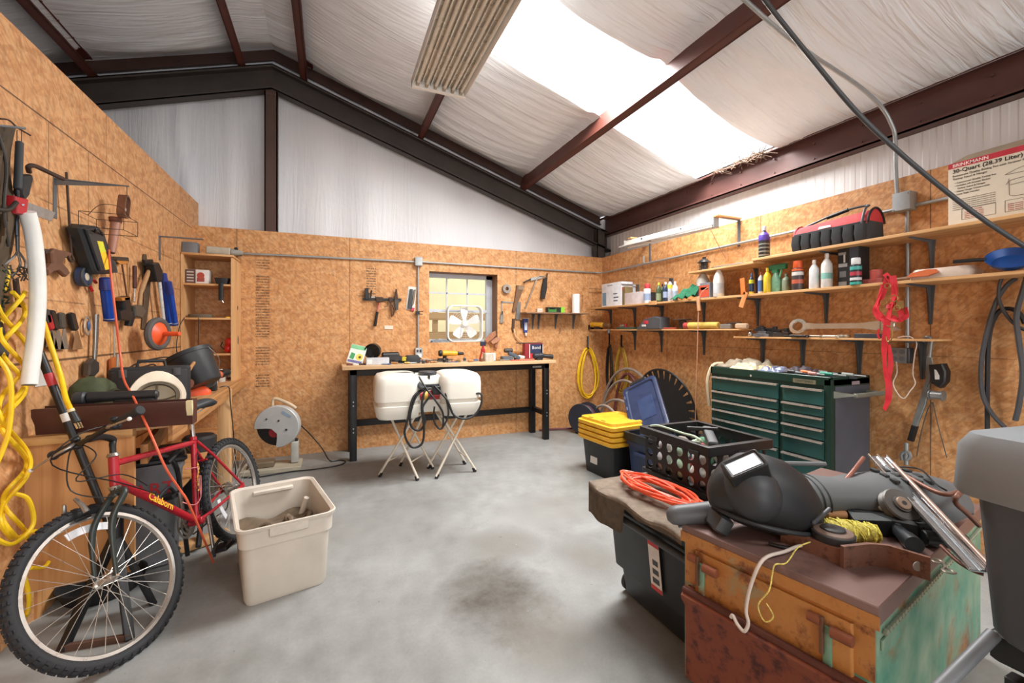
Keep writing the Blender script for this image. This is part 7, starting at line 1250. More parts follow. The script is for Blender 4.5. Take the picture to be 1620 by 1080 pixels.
T = Thing('hose_reel', 'black air hose reel with dark red hose on the floor by the back wall', 'reel', (3.1, 4.85, 0)); M = TR(3.12, 4.86, .21) @ RZ_(28) @ RY_(90)
T.part('flange', MB(M).lathe([(.001, -.10), (.19, -.10), (.2, -.09), (.19, -.085), (.001, -.085)], 30), mt('#2a2c36', .5)); T.part('flange', MB(M).lathe([(.001, .10), (.19, .10), (.2, .09), (.19, .085), (.001, .085)], 30), mt('#2a2c36', .5)); T.part('drum', MB(M).cyl((0, 0, -.085), (0, 0, .085), .13, n=26), BLK)
T.part('wound_hose', MB(M).tube([((.15 + .012 * math.sin(k * .7)) * math.cos(k * .6), (.15 + .012 * math.sin(k * .7)) * math.sin(k * .6), -.075 + .15 * ((k * .013) % 1)) for k in range(70)], .012, 6, k=2), mt('#5e3547', .5)); T.part('stand', MB().box(3.02, 3.22, 4.78, 4.82, 0, .05, .005).box(3.02, 3.22, 4.9, 4.94, 0, .05, .005).bar((3.12, 4.86, .02), (3.12, 4.86, .21), .04, .04, .004), BLK); T.part('crank_knob', MB(M).cyl((0, 0, .1), (0, 0, .16), .03, n=12, bev=.004), BLKM)
solo('floor_hose', MB().tube([(2.62, 5.2, .02), (2.8, 5.18, .02), (3.0, 5.1, .025), (3.1, 5.1, .02)], .014, 8, k=4), HRd, 'dark hose end lying on the floor along the back wall right of the bench', 'hose')
# black round disc with openings
T = Thing('trampoline_mat', 'large round black disc with slots around its rim leaning on the right wall', 'disc', (3.5, 4.0, 0)); dc = V((3.53, atX(1052, 0, 3.53).y, .475)); MD = TR(*dc) @ RY_(-90 - 8) @ RZ_(90)
T.part('panel', MB(MD).loft([[(r_ * math.cos(2 * math.pi * k / 64), r_ * math.sin(2 * math.pi * k / 64), z) for k in range(64)] for r_, z in ((.001, -.004), (.35, -.004), (.35, .004), (.001, .004))]), mt('#1c1b1c', .7)); T.part('rim', MB(MD).torus(.455, .012, 64, 8), BLK)
for k in range(28): T.part('tab', MB(MD @ RZ_(360 / 28 * k)).box(.345, .45, -.034, .034, -.003, .003), mt('#1a1a1b', .7))
T.part('grommet', MB(MD).torus(.03, .004, 20, 6, TR(.10, .02, .012), 0, 200), GALV)
# ---------------------------------------------------------------- totes
p0 = atZ(931, 745, 0); T = Thing('black_yellow_tote', 'black storage tote with bright yellow lids stacked on it', 'tote', (2.6, 3.4, 0)); M = TR(2.545, 3.42, 0) @ RZ_(4)
T.part('body', MB(M).loft([rr(.42, .40, .03, 0), rr(.47, .45, .03, .33)]), mt('#1b1c1e', .45)); T.part('label', MB(M @ TR(-.215, .05, .1) @ RY_(4)).box(-.012, -.006, -.05, .05, 0, .12), WHITEG)
for k in range(4): T.part('lid', MB(M).loft([rr(.50, .50, .05, .315 + k * .048), rr(.54, .54, .05, .325 + k * .048), rr(.54, .54, .05, .355 + k * .048), rr(.51, .51, .05, .362 + k * .048)]), YEL2)
T.part('lid_top', MB(M).loft([rr(.50, .50, .05, .505), rr(.49, .49, .05, .53), rr(.42, .42, .05, .535), rr(.41, .41, .05, .525)]), YEL2); T.part('latch_slot', MB(M).box(-.23, -.215, -.12, -.06, .528, .536).box(-.23, -.215, .06, .12, .528, .536), mt('#8a6a1e', .6))
T = Thing('blue_tote', 'navy blue storage tote standing behind the yellow-lidded tote', 'tote', (2.62, 2.9, 0)); M = TR(2.70, 2.93, 0) @ RZ_(3)
T.part('body', MB(M).loft([rr(.44, .36, .04, 0), rr(.50, .40, .04, .36), rr(.53, .43, .04, .365), rr(.53, .43, .04, .40), rr(.50, .40, .04, .405), rr(.46, .36, .04, .395), rr(.42, .34, .04, .05)]), NAVY); T.part('black_rim', MB(M).loft([rr(.55, .45, .04, .40), rr(.56, .46, .04, .41), rr(.56, .46, .04, .47), rr(.54, .44, .04, .475), rr(.50, .40, .04, .47), rr(.50, .40, .04, .40)], closed=True), BLKM); T.part('handle', MB(M).box(-.275, -.255, -.08, .08, .29, .32, .005), NAVY)
T = Thing('tote_lid', 'navy blue plastic lid leaning upright out of the blue tote', 'lid', (2.7, 2.95, .3))
ql = [atX(985, 616, 2.92), atX(1042, 612, 2.92)]; LM = ALONG(V((2.62, 2.97, .42)), V((2.80, 3.12, .96)), (0, 1, 0)) 
c0, c1, c2, c3 = V(atX(1003, 694, 2.55)), V(atX(1062, 668, 2.75)), V(atX(1041, 611, 3.0)), V(atX(984, 615, 2.80)); uu = (c1 - c0); vv = (c3 - c0); nn = uu.cross(vv).normalized()
LM = Matrix((uu.normalized(), nn.cross(uu.normalized()), nn)).transposed().to_4x4(); LM.translation = (c0 + c1 + c2 + c3) / 4; lw, lh = uu.length, vv.length
s_ = 1 if (LM.to_3x3() @ V((0, 0, 1))).dot(-LM.translation) > 0 else -1
T.part('panel', MB(LM).loft([rr(lw, lh, .05, 0, 0, 0, 5), rr(lw, lh, .05, s_ * .03, 0, 0, 5), rr(lw - .02, lh - .02, .05, s_ * .034, 0, 0, 5), rr(lw - .07, lh - .07, .04, s_ * .034, 0, 0, 5), rr(lw - .09, lh - .09, .04, s_ * .02, 0, 0, 5)]), mt('#1f2b4a', .4, 0, .1)); T.part('recess', MB(LM).loft([rr(lw * .42, lh * .40, .01, s_ * .02, .02, -.02), rr(lw * .41, lh * .39, .01, s_ * .024, .02, -.02)]), mt('#243457', .4)); T.part('handle_latch', MB(LM).box(-.09, .09, lh / 2 - .01, lh / 2 + .03, 0, .04, .01), BLKM)
for k in range(4): T.part('clip_slot', MB(LM).box(-lw / 2 + .012, -lw / 2 + .02, -lh / 2 + .08 + k * lh * .22, -lh / 2 + .12 + k * lh * .22, s_ * .034 - .002, s_ * .034 + .003), mt('#5a6a92', .5))
# ---------------------------------------------------------------- green tool chest
TC = Thing('tool_chest', 'wide dark green rolling tool chest with silver drawer pulls on the right', 'tool chest', (3.4, 2.36, 0)); A = V((3.176, 2.865, 0)); ux = V((0, -1, 0)); W_ = 1.015; dy = V((1, 0, 0))
CM = Matrix((ux, dy, z_)).transposed().to_4x4(); CM.translation = A; GR = mt('#17382f', .35, .2, .12, 3); GR2 = mt('#22504d', .4, .2, .35, 2.2); SIDE = mt('#50555f', .5, .1, .25, 1.6); D_ = .45
TC.part('case', MB(CM).box(0, W_, .012, D_, .09, 1.03, .004), GR); TC.part('side_panel', MB(CM).box(W_ - .002, W_ + .004, .04, D_ - .01, .1, .98, .001), SIDE); TC.part('top_rim', MB(CM).box(0, W_, 0, .02, .985, 1.045, .004).box(0, .02, 0, D_, .985, 1.045, .004).box(W_ - .02, W_, 0, D_, .985, 1.045, .004).box(0, W_, D_ - .02, D_, .985, 1.045, .004), GR); TC.part('corner_post', MB(CM).box(W_ - .05, W_ + .003, 0, .03, .09, 1.03, .006), GR)
TC.part('lock', MB(CM).cyl((W_ * .40, -.004, 1.0), (W_ * .40, .0, 1.0), .009, n=12), CHROME); TC.part('name_plate', MB(CM).box(W_ * .74, W_ * .90, -.002, .002, .985, 1.015), mt('#8d8a72', .4, .5)); TC.part('lettering', text_mb('CRAFTSMAN', CM @ TR(W_ * .82, -.0025, 1.0) @ RX_(90), .022, .0004), mt('#2a3a34', .5)); TC.part('side_label', MB(CM).box(W_ + .004, W_ + .006, D_ * .5, D_ * .7, .985, 1.01), mt('#a08f94', .5))
def drw(x0, x1, zt, zb):
    d = TC.part('drawer', MB(CM).box(x0, x1, -.006, .014, zb + .006, zt - .012, .003), GR2); m_ = MB(CM); m_.loft([[(x, y, z) for y, z in ((-.004, zt - .002), (-.026, zt - .004), (-.028, zt - .016), (-.022, zt - .018), (-.020, zt - .010), (-.004, zt - .010))] for x in (x0, x1)]); TC.part('drawer_pull', m_, mt('#b9b6b0', .3, .7, .06), parent=d)
def zz(px, py, base): return CAMZ - (py - CY) * dep(base) / FPX
lefts = [.963, .837, .756, .676, .592, .462, .30, .10]; 
for a, b in zip(lefts, lefts[1:]): drw(.03, W_ * .63, a, b)
rights = [.958, .837, .758, .677, .592, .458, .30, .10]
for a, b in zip(rights, rights[1:]): drw(W_ * .665, W_ - .045, a, b)
TC.part('side_handle', MB(CM).add([(W_, .02, .95), (W_ + .10, .10, .925), (W_, .02, .90), (W_, .06, .95), (W_ + .10, .14, .925), (W_, .06, .90)], [(0, 1, 2), (5, 4, 3), (0, 3, 4, 1), (1, 4, 5, 2)]).cyl((W_ + .09, .10, .925), (W_ + .09, D_ + .0, .925), .016, n=12, bev=.003).bar((W_, D_ - .04, .925), (W_ + .09, D_ - .04, .925), .03, .03, .004), mt('#7f8176', .45, .3))
for x in (.08, W_ - .08):
    for y in (.1, D_ - .1):
        cs_ = TC.part('caster', MB(CM).cyl((x - .02, y, .045), (x + .02, y, .045), .045, n=20, bev=.004), RUB); TC.part('caster_fork', MB(CM).box(x - .03, x + .03, y - .03, y + .03, .08, .092), GALV, parent=cs_)
# on top of the chest
def crag(label, x0, x1, y0, y1, h, m, seed, name='canvas_cloth', cat='cloth'):
    mb = MB(CM)
    def f(u, v):
        n_ = noise.noise(Vector((u * 4 + seed, v * 4, seed))) * .5 + .5; n2 = abs(math.sin(u * 9 + v * 4 + seed + n_ * 4)); e = min(u, 1 - u, v, 1 - v) * 5
        return (x0 + (x1 - x0) * u, (y0 + (y1 - y0) * v) * .72, 1.048 + h * (.35 * n_ + .65 * n2) * min(1, e))
    mb.sheet(f, 34, 20, .004); return solo(name, mb, m, label, cat, ang=60)
crag('crumpled olive grey canvas heap at the left of the chest top', -.01, .42, .10, .55, .085, mt('#8a7f6d', .9, 0, .3, 14), 2.0)
crag('cream cotton cloth bunched in front of the canvas heap', .19, .40, .02, .2, .055, mt('#dcc9a6', .9, 0, .12, 10), 5.3)
crag('pale tan cloth strip right of the cream cloth', .33, .56, .10, .32, .035, mt('#c2ab84', .9, 0, .15, 10), 7.7)
crag('crumpled silver plastic sheet in the middle of the chest top', .44, .62, .04, .3, .04, mt('#7d86a0', .35, .2, .3, 10), 9.1, 'plastic_wrap', 'wrap')
crag('dark folded pouch with a dull red edge on the chest top', .56, .78, .15, .42, .05, mt('#463c42', .7, 0, .3, 10), 3.7, 'folded_pouch', 'pouch')
solo('hanging_canvas_strip', MB().tube([CM @ V((.0, .15, 1.07)), CM @ V((-.02, .05, 1.05)), CM @ V((-.035, 0, .9)), CM @ V((-.03, .02, .68))], .014, 6, k=4), mt('#cdbb9d', .85), 'cream strip hanging down the left edge of the tool chest', 'strip')
for i, (x, y, l_, c, lb, nm) in enumerate(((.80, .12, .14, '#d9702c', 'screwdriver with an orange handle at the right of the chest top', 'screwdriver'), (.86, .22, .12, '#5e5a55', 'thin steel tool behind the orange screwdriver', 'chisel'), (.95, .12, .16, '#2f8f78', 'screwdriver with a teal handle near the right end of the chest', 'screwdriver'), (.88, .05, .1, '#c98c84', 'small pinkish tool at the front right of the chest top', 'scraper'), (1.04, .2, .14, '#8d938c', 'bright steel tool at the far right end of the chest top', 'chisel'), (.72, .06, .1, '#3a3a3e', 'black tool lying in front of the dark pouch', 'scraper'))):
    T = Thing(nm, lb, nm, CM @ V((x, y, 1.031)), 'tools on the green chest'); T.part('handle', MB(CM).cyl((x - l_ / 2, y, 1.058), (x, y + .01, 1.056), .014, .012, 10, .003), mt(c, .45)); T.part('shaft', MB(CM).cyl((x, y + .01, 1.056), (x + l_ / 2, y + .02, 1.054), .005, n=8), GALV); T.part('rest', MB(CM).box(x - .02, x + .02, y - .01, y + .02, 1.031, 1.046), DGREY)
# ================================================================ the foreground on the right
CT = .632
RG = rusty('rusted_green_paint', '#3f8a74', '#80552f', '#5a3a22', .42, .5, 3.2, '#a8763c'); RO = rusty('rust_orange_panel', '#7fa287', '#b27b42', '#7b4a2c', .62, .5, 3.6); RD = rusty('dark_rust', '#6e3f34', '#7b3f2c', '#4a241f', .8, .6, 5, '#90502f'); TOPR = rusty('rusty_brown_top', '#7c625c', '#86645a', '#5d4643', .4, .45, 2, '#8f7066')
def quad(px, py, z=CT): return atZ(px, py, z)
c1, c2 = V((1.246, 1.245, 0)), V((1.351, .672, 0)); fx = (c2 - c1).normalized(); fy = V((-fx.y, fx.x, 0)); FW, FD = (c2 - c1).length, 1.2
JM = Matrix((fx, fy, z_)).transposed().to_4x4(); JM.translation = c1
J = Thing('steel_job_chest', 'old rusty steel chest with flaking green paint in the right foreground', 'chest', (1.8, .95, 0))
J.part('body', MB(JM).box(.0, FW, .0, FD, .05, CT - .055, .003), RG); J.part('front_sheet', MB(JM).box(.006, FW - .004, -.004, 0, .42, CT - .06), RO)
J.part('lid', MB(JM).box(-.006, FW + .006, -.01, FD + .006, CT - .055, CT, .004), TOPR); J.part('lid_lip', MB(JM).box(-.008, FW + .008, -.013, -.009, CT - .062, CT - .025), RO)
J.part('upper_panel', MB(JM @ TR(0, 0, 0) @ RX_(0)).loft([rr(FW - .1, .02, .008, .40, FW / 2, -.004), rr(FW - .1, .02, .008, CT - .075, FW / 2, -.004)]), RO)
dm = MB(JM); pf = [(0, .05), (-.02, .07), (-.026, .34), (-.05, .375), (-.052, .39), (-.03, .405), (0, .41)]
dm.loft([[(x, y, z) for y, z in pf] for x in (.02, FW - .02)]); J.part('drop_panel', dm, RD)
J.part('pivot_rod', MB(JM).cyl((.02, -.034, .405), (FW - .02, -.034, .405), .012, n=12), mt('#5a3228', .6, .3))
for x in (.07, FW - .12):
    J.part('hasp', MB(JM).box(x, x + .022, -.022, -.004, .40, .52, .003), RG); J.part('latch_roll', MB(JM).cyl((x - .035, -.025, .53), (x - .002, -.025, .53), .014, n=12).cyl((x + .024, -.025, .515), (x + .075, -.025, .515), .016, n=12), mt('#8a5238', .6, .3)); J.part('latch_plate', MB(JM).box(x - .004, x + .006, -.034, -.02, .44, .545, .002), mt('#6a4a36', .6, .3))
mb = MB(JM)
for k in range(44): y = .03 + k * (FD - .08) / 44; mb.cyl((FW + .008, y, CT - .085), (FW + .008, y + .014, CT - .079), .006, n=6)
J.part('hinge_chain', mb, mt('#9aa391', .45, .3)); J.part('side_label', MB(JM).box(FW + .001, FW + .006, .02, .07, CT - .13, CT - .1, .001), RG)
J.part('skid', MB(JM).box(.02, FW - .02, .03, .12, 0, .05), RD); J.part('skid', MB(JM).box(.02, FW - .02, FD - .12, FD - .03, 0, .05), RD)
# ---- black rolling tote with blanket
T = Thing('rolling_tote', 'black plastic tool tote with a red and white label beside the rusty chest', 'tote', (1.6, 1.55, 0)); BT_ = mt('#222528', .45, 0, .15, 5)
M = TR(1.40, 1.55, 0); x0t, y0t, y1t = 0, -.29, .33
T.part('body', MB(M).loft([rr(.46, .50, .03, .02, .24, .02), rr(.48, .54, .03, .16, .235, .02), rr(.52, .56, .03, .165, .225, .02), rr(.56, .58, .03, .48, .215, .02), rr(.60, .62, .03, .485, .21, .02), rr(.60, .62, .03, .51, .21, .02)]), BT_)
T.part('lid', MB(M).loft([rr(.62, .64, .03, .512, .2, .02), rr(.63, .65, .03, .52, .2, .02), rr(.63, .65, .03, .548, .2, .02), rr(.60, .62, .03, .558, .2, .02)]), mt('#26292b', .45, 0, .1)); T.part('rail', MB(M).cyl((-.115, -.29, .47), (-.115, .33, .47), .016, n=14, bev=.003), mt('#34373a', .45))
T.part('wheel', MB(M).cyl((.06, .27, .05), (.06, .3, .05), .05, n=22, bev=.004), RUB)
LBM = M @ TR(-.057, -.02, .185) @ RZ_(-90) @ RX_(-4) @ RX_(90) if 0 else M @ Matrix(((0, -.11, -1, -.0495), (-1, 0, 0, -.04), (0, 1, -.11, .20), (0, 0, 0, 1)))
T.part('label', MB(LBM).box(-.035, .035, 0, .25, 0, .0016), mt('#dcdad6', .5)); T.part('label_band', MB(LBM).box(-.035, .035, .205, .25, .0016, .0026), mt('#b52a30', .5)); T.part('label_band', MB(LBM).box(-.035, .035, 0, .02, .0016, .0026), mt('#c23a38', .5))
for k in range(3): T.part('label_picture', MB(LBM).box(-.02 + .004 * k, .022, .035 + k * .042, .06 + k * .042, .0016, .0026, .0), mt('#3f4145', .5))
mb = MB()
def blk(u, v):
    y = 1.26 + .66 * v; s_ = .62 * u
    if s_ < .14: x, z = 1.245 + .012 * math.sin(v * 14) - .0 * v, .565 - (.14 - s_) * (1.0 if v > .55 else .12) + .0
    else: x, z = 1.245 + (s_ - .14), .571
    return (x, y, z + .006 * noise.noise(Vector((u * 9, v * 9, 1))) + .004)
mb.sheet(blk, 40, 40, .012); solo('moving_blanket', mb, mt('#7d7062', .95, 0, .25, 30, .3), 'dusty brown blanket spread over the black rolling tote and hanging off its back corner', 'blanket', ang=70)
solo('moving_blanket_edge', MB().tube([(1.243, 1.92, .45), (1.235, 1.90, .56), (1.27, 1.93, .59), (1.45, 1.93, .588), (1.7, 1.93, .588)], .012, 8, k=4), mt('#6b5d50', .95, 0, .25, 30), 'rolled hem along the back edge of the brown blanket', 'hem') if 0 else None
# ---- milk crate
T = Thing('plastic_crate', 'black plastic crate with round holes standing on the brown blanket', 'crate', (1.77, 1.66, .59)); c0_ = V((1.60, 1.455, .592)); KX, KY, KH = .37, .44, .245
KM = TR(*c0_) @ RZ_(-1.5); KB = mt('#15161a', .4, 0, .08)
def holed(L, H, nx, nz, r, th):      # a plate with round holes in local xy
    mb = []; cw_, ch_ = L / nx, H / nz
    for i in range(nx):
        for j in range(nz):
            cx_, cy_ = (i + .5) * cw_, (j + .5) * ch_; ring = [(cx_ + r * math.cos(2 * math.pi * k / 16 + math.pi / 16), cy_ + r * math.sin(2 * math.pi * k / 16 + math.pi / 16)) for k in range(16)]
            sq = []
            for k in range(16):
                a = 2 * math.pi * k / 16 + math.pi / 16; dx, dy = math.cos(a), math.sin(a); s_ = min(cw_ / 2 / max(abs(dx), 1e-6), ch_ / 2 / max(abs(dy), 1e-6)); sq.append((cx_ + dx * s_, cy_ + dy * s_))
            mb.append((ring, sq, (cx_, cy_), cw_, ch_))
    return mb
def plate(mb, M, L, H, nx, nz, r, th):
    for ring, sq, c, cw_, ch_ in holed(L, H, nx, nz, r, th):
        n = len(ring); vs = [(x, y, z) for z in (0, th) for x, y in sq] + [(x, y, z) for z in (0, th) for x, y in ring]; fs = []
        for k in range(n):
            j = (k + 1) % n; fs += [(k, 2 * n + k, 2 * n + j, j), (n + j, 3 * n + j, 3 * n + k, n + k), (2 * n + k, 3 * n + k, 3 * n + j, 2 * n + j)]
        mb.at(M).add(vs, fs)
        for sx_, sy_ in ((1, 1), (-1, 1), (-1, -1), (1, -1)):     # corner fillets of each cell
            k = {(1, 1): 1, (-1, 1): 5, (-1, -1): 9, (1, -1): 13}[(sx_, sy_)]; a, b = sq[k], sq[(k + 1) % 16]; cc = (c[0] + sx_ * cw_ / 2, c[1] + sy_ * ch_ / 2)
            mb.add([(a[0], a[1], 0), (cc[0], cc[1], 0), (b[0], b[1], 0), (a[0], a[1], th), (cc[0], cc[1], th), (b[0], b[1], th)], [(2, 1, 0), (3, 4, 5)])
mb = MB(); HH = KH - .06
W1 = KM @ Matrix(((0, 0, 1, .0), (1, 0, 0, .0), (0, 1, 0, .02), (0, 0, 0, 1)))     # west side (towards the viewer)
plate(mb, W1, KY, HH, 6, 3, .0235, .006); plate(mb, W1 @ TR(0, 0, KX - .006), KY, HH, 6, 3, .0235, .006)
S1m = KM @ Matrix(((1, 0, 0, 0), (0, 0, 1, 0), (0, 1, 0, .02), (0, 0, 0, 1)))
plate(mb, S1m, KX, HH, 5, 3, .0235, .006); plate(mb, S1m @ TR(0, 0, KY - .006), KX, HH, 5, 3, .0235, .006)
mb.at(KM); mb.box(0, KX, 0, KY, 0, .02, .004); T.part('basket', mb, KB)
T.part('rim', MB(KM).loft([rr(KX + .04, KY + .04, .012, KH - .045, KX / 2, KY / 2), rr(KX + .05, KY + .05, .012, KH - .04, KX / 2, KY / 2), rr(KX + .05, KY + .05, .012, KH, KX / 2, KY / 2), rr(KX + .03, KY + .03, .012, KH + .002, KX / 2, KY / 2), rr(KX - .01, KY - .01, .01, KH, KX / 2, KY / 2), rr(KX - .012, KY - .012, .01, KH - .045, KX / 2, KY / 2)], closed=True), KB)
for p in ((-.028, .06), (-.028, .34), (KX / 2 - .0, -.028)): T.part('clip', MB(KM).box(p[0] - .004 if p[0] < 0 else p[0] - .03, p[0] + .006 if p[0] < 0 else p[0] + .03, p[1] - .03 if p[0] < 0 else p[1] - .004, p[1] + .03 if p[0] < 0 else p[1] + .006, KH - .05, KH - .03, .002), mt('#2a2b30', .3))
T.part('foot_rim', MB(KM).loft([rr(KX + .03, KY + .03, .012, -.0, KX / 2, KY / 2), rr(KX + .03, KY + .03, .012, .02, KX / 2, KY / 2), rr(KX - .01, KY - .01, .01, .02, KX / 2, KY / 2), rr(KX - .01, KY - .01, .01, .0, KX / 2, KY / 2)], closed=True), KB)
random.seed(21); its = [('#d8d5cf', 'white'), ('#b8d8be', 'mint green'), ('#cfcdd0', 'silver grey'), ('#a79e94', 'grey brown'), ('#b9464c', 'dull red'), ('#8a7f78', 'taupe'), ('#b5b1ab', 'light grey'), ('#5b8f6c', 'leaf green')]
pos8 = [(.05, .10, 'nearest the welding helmet, bottom'), (.05, .23, 'behind the fourth column of holes'), (.06, .35, 'behind the third column of holes'), (.17, .08, 'along the front side'), (.17, .22, 'in the middle of the crate'), (.18, .36, 'at the back left corner'), (.29, .10, 'in the right front corner'), (.28, .30, 'in the right back corner')]
for (c, cn), (x, y, wh) in zip(its, pos8):
    mb = MB(KM).ball((x, y, .075), (.045, .055, .055), 10, 7).ball((x + .015, y + .01, .15), (.035, .05, .04), 10, 7); solo('rag_ball', mb, mt(c, .8, 0, .15, 30), '%s bundled item inside the crate, %s' % (cn, wh), 'bundle', 'bundled items in the crate')
solo('green_rope', MB(KM).tube([(.02, .42, .25), (.03, .36, .262), (.06, .22, .25), (.03, .12, .262), (.0, .05, .262), (.06, .1, .235), (.1, .2, .21), (.2, .25, .2)], .006, 8, k=6), mt('#b9cdb5', .6), 'pale green cord looped over the top of the black crate', 'rope')
T = Thing('crate_tool', 'dark grey tool resting inside the top of the crate', 'tool', KM @ V((.25, .2, .18))); T.part('body', MB(KM).bar((.16, .12, .2), (.30, .30, .235), .05, .04, .01), DGREY); T.part('tip', MB(KM).bar((.20, .34, .24), (.3, .22, .25), .02, .02, .004), BLK)
# orange cord coil on the blanket
mb = MB(); random.seed(8); cc = V((1.44, 1.60, .60)); pts = []
for k in range(150):
    a = 2 * math.pi * k / 15; rx, ry = .07 + .035 * math.sin(k * .37), .20 + .06 * math.sin(k * .13); x, y = rx * math.cos(a), ry * math.sin(a) - .03 * math.cos(a); pts.append(cc + V((x, y, .008 + .018 * (1 + math.sin(k * .7)) * .5)))
solo('orange_cord_coil', mb.tube(pts, .0058, 6, k=2), mt('#f0603c', .45), 'bright orange extension cord coiled on the blanket beside the crate', 'cord')
solo('paper_slip', MB(TR(1.385, 1.345, .586) @ RZ_(20)).box(-.05, .05, -.06, .06, 0, .001), mt('#e8e6e2', .6), 'white slip of paper on the blanket below the orange cord', 'paper')
# ---- welding helmet on the rusty chest
T = Thing('welding_helmet', 'black welding helmet lying on its side on the rusty chest, lens facing up left', 'welding helmet', (1.52, 1.08, CT)); HMt = mt('#26282b', .55, 0, .25, 5); d0 = V((.46, -.89, 0)).normalized()
hc = V((1.465, 1.08, CT + .135)); r3 = V((.9202, -.3915, 0)); f3 = V((.3915, .9202, 0))
HM = Matrix((r3, f3, z_)).transposed().to_4x4() @ Matrix.Diagonal((.93, 1, 1, 1)); HM.translation = hc
rings = []
for t_, rx, rz, cz, cy_ in ((-.215, .012, .02, -.03, 0), (-.20, .05, .06, -.025, 0), (-.165, .085, .098, -.012, 0), (-.11, .12, .128, 0, 0), (-.04, .138, .14, .004, 0), (.04, .145, .138, .002, 0), (.11, .138, .125, -.008, .01), (.165, .115, .10, -.025, .015), (.2, .085, .072, -.04, .02), (.215, .05, .045, -.045, .02), (.22, .01, .01, -.05, .02)):
    rings.append([(t_, cy_ + rx * math.cos(2 * math.pi * k / 28), cz + rz * math.sin(2 * math.pi * k / 28) * (1 if math.sin(2 * math.pi * k / 28) > 0 else .92)) for k in range(28)])
T.part('shell', MB(HM @ RY_(14)).loft(rings), HMt, ang=60)
T.part('face_bulge', MB(HM @ TR(-.085, -.045, .035) @ RZ_(-8) @ RY_(-40)).ball((0, 0, 0), (.10, .125, .105), 26, 16), mt('#34373b', .5, 0, .2, 5))
T.part('edge_lip', MB(HM @ TR(.0, -.0, -.07) @ RY_(9)).torus(.165, .008, 48, 8, Matrix.Diagonal((1.22, .88, 1, 1))), HMt)
T.part('side_ridge', MB(HM).bar((.085, -.137, -.045), (.165, -.118, .0), .012, .012, .004), mt('#4a4c50', .4))
lp = V(atZ(1190, 742, CT + .262)); 
L_t, L_l = V(atX(1183, 717, 0 + 1.40)) if 0 else None, None
LMx = HM @ TR(-.115, -.075, .105) @ RZ_(-10) @ RY_(-26) @ RX_(22) @ TR(0, 0, .022)
T.part('lens_frame', MB(LMx).loft([rr(.135, .085, .01, -.075), rr(.14, .09, .01, .02), rr(.128, .078, .008, .024), rr(.118, .066, .006, .018)]), mt('#1d1e20', .4)); T.part('lens', MB(LMx).box(-.054, .054, -.028, .028, .017, .020, .001), mt('#a9adb5', .4, .1, .05))
T.part('chin_flap', MB(HM @ TR(-.17, .02, -.09) @ RY_(30)).box(-.03, .03, -.06, .06, -.045, .02, .012), mt('#3b3d40', .45))
T.part('head_strap', MB(HM).tube([(-.05, -.10, -.128), (.0, -.13, -.129), (.05, -.12, -.128), (.06, -.09, -.127)], .006, 6, k=4), BLK)
# grey blower tube pointing left under the helmet
T = Thing('blower_nozzle', 'dark grey rounded plastic nozzle sticking out left from under the helmet', 'nozzle', (1.3, 1.2, CT)); a, b = V((1.225, 1.275, .655)), V((1.40, 1.19, .676))
T.part('tube', MB().lathe([(.001, -.03), (.018, -.027), (.032, -.012), (.037, .01), (.042, .19)], 24, ALONG(a, b)), mt('#55585c', .5, 0, .15, 6)); T.part('seam', MB().bar(a + V((.0, -.02, -.035)), b + V((0, -.02, -.038)), .012, .006, .002), DGREY)
# ---- leaf blower along the back of the chest
T = Thing('leaf_blower', 'big dusty grey leaf blower lying across the back of the chest', 'leaf blower', (2.0, .95, CT)); LBt = mt('#5d6062', .6, 0, .15, 4)
bp0, bp1 = V((1.62, 1.19, CT + .075)), V((2.28, .84, CT + .085)); BLM = ALONG(bp0, bp1); Ln = (bp1 - bp0).length
prof = [(-.08, .045), (0, .06), (.08, .072), (.2, .078), (.28, .07), (.36, .084), (.48, .098), (.60, .095), (.68, .07), (.72, .03)]
T.part('housing', MB(BLM).lathe([(.001, -.082)] + [(r_, z) for z, r_ in prof] + [(.001, .725)], 26, None, 1.5, .95), LBt, ang=60)
for k in range(7): T.part('rib', MB(BLM).box(-.10, .10, -.0 + .0, .0, 0, 0) if 0 else MB(BLM).torus(.0785 + .0005, .0022, 40, 5, TR(0, 0, .05 + k * .022) @ Matrix.Diagonal((1.5, .95, 1, 1))), mt('#44474a', .6))
for i in range(4):
    for j in range(3): 
            for s_ in (-1, 1): T.part('vent', MB(BLM @ TR(.035 - .05 * j, s_ * (.0915 - .0035 * j), .44 + i * .04)).box(-.018, .018, -.0065, .0065, -.008, .008, .003), mt('#2b2d2f', .7))
T.part('outlet', MB().cyl(bp0 + V((-.04, .02, -.01)), bp0 + V((.1, -.05, 0)), .05, .058, 20, .004), LBt); T.part('seam_bead', MB(BLM).tube([(-.11, -.03, .1), (-.118, -.03, .3), (-.14, -.03, .5), (-.10, -.02, .68)], .004, 6, k=4), mt('#3b3e41', .6)); T.part('back_handle', MB().tube([bp0 + V((.0, .12, .075)), bp0 + V((.1, .10, .085)), bp0 + V((.35, -.02, .085))], .010, 8, k=4), mt('#6b6e70', .6))
solo('thin_black_wire', MB().tube([atZ(1418, 738, CT + .19), atZ(1455, 742, CT + .19), atZ(1480, 765, CT + .18), atZ(1498, 776, CT + .17)], .003, 6, k=5), BLK, 'thin black wire lying across the leaf blower housing', 'wire')
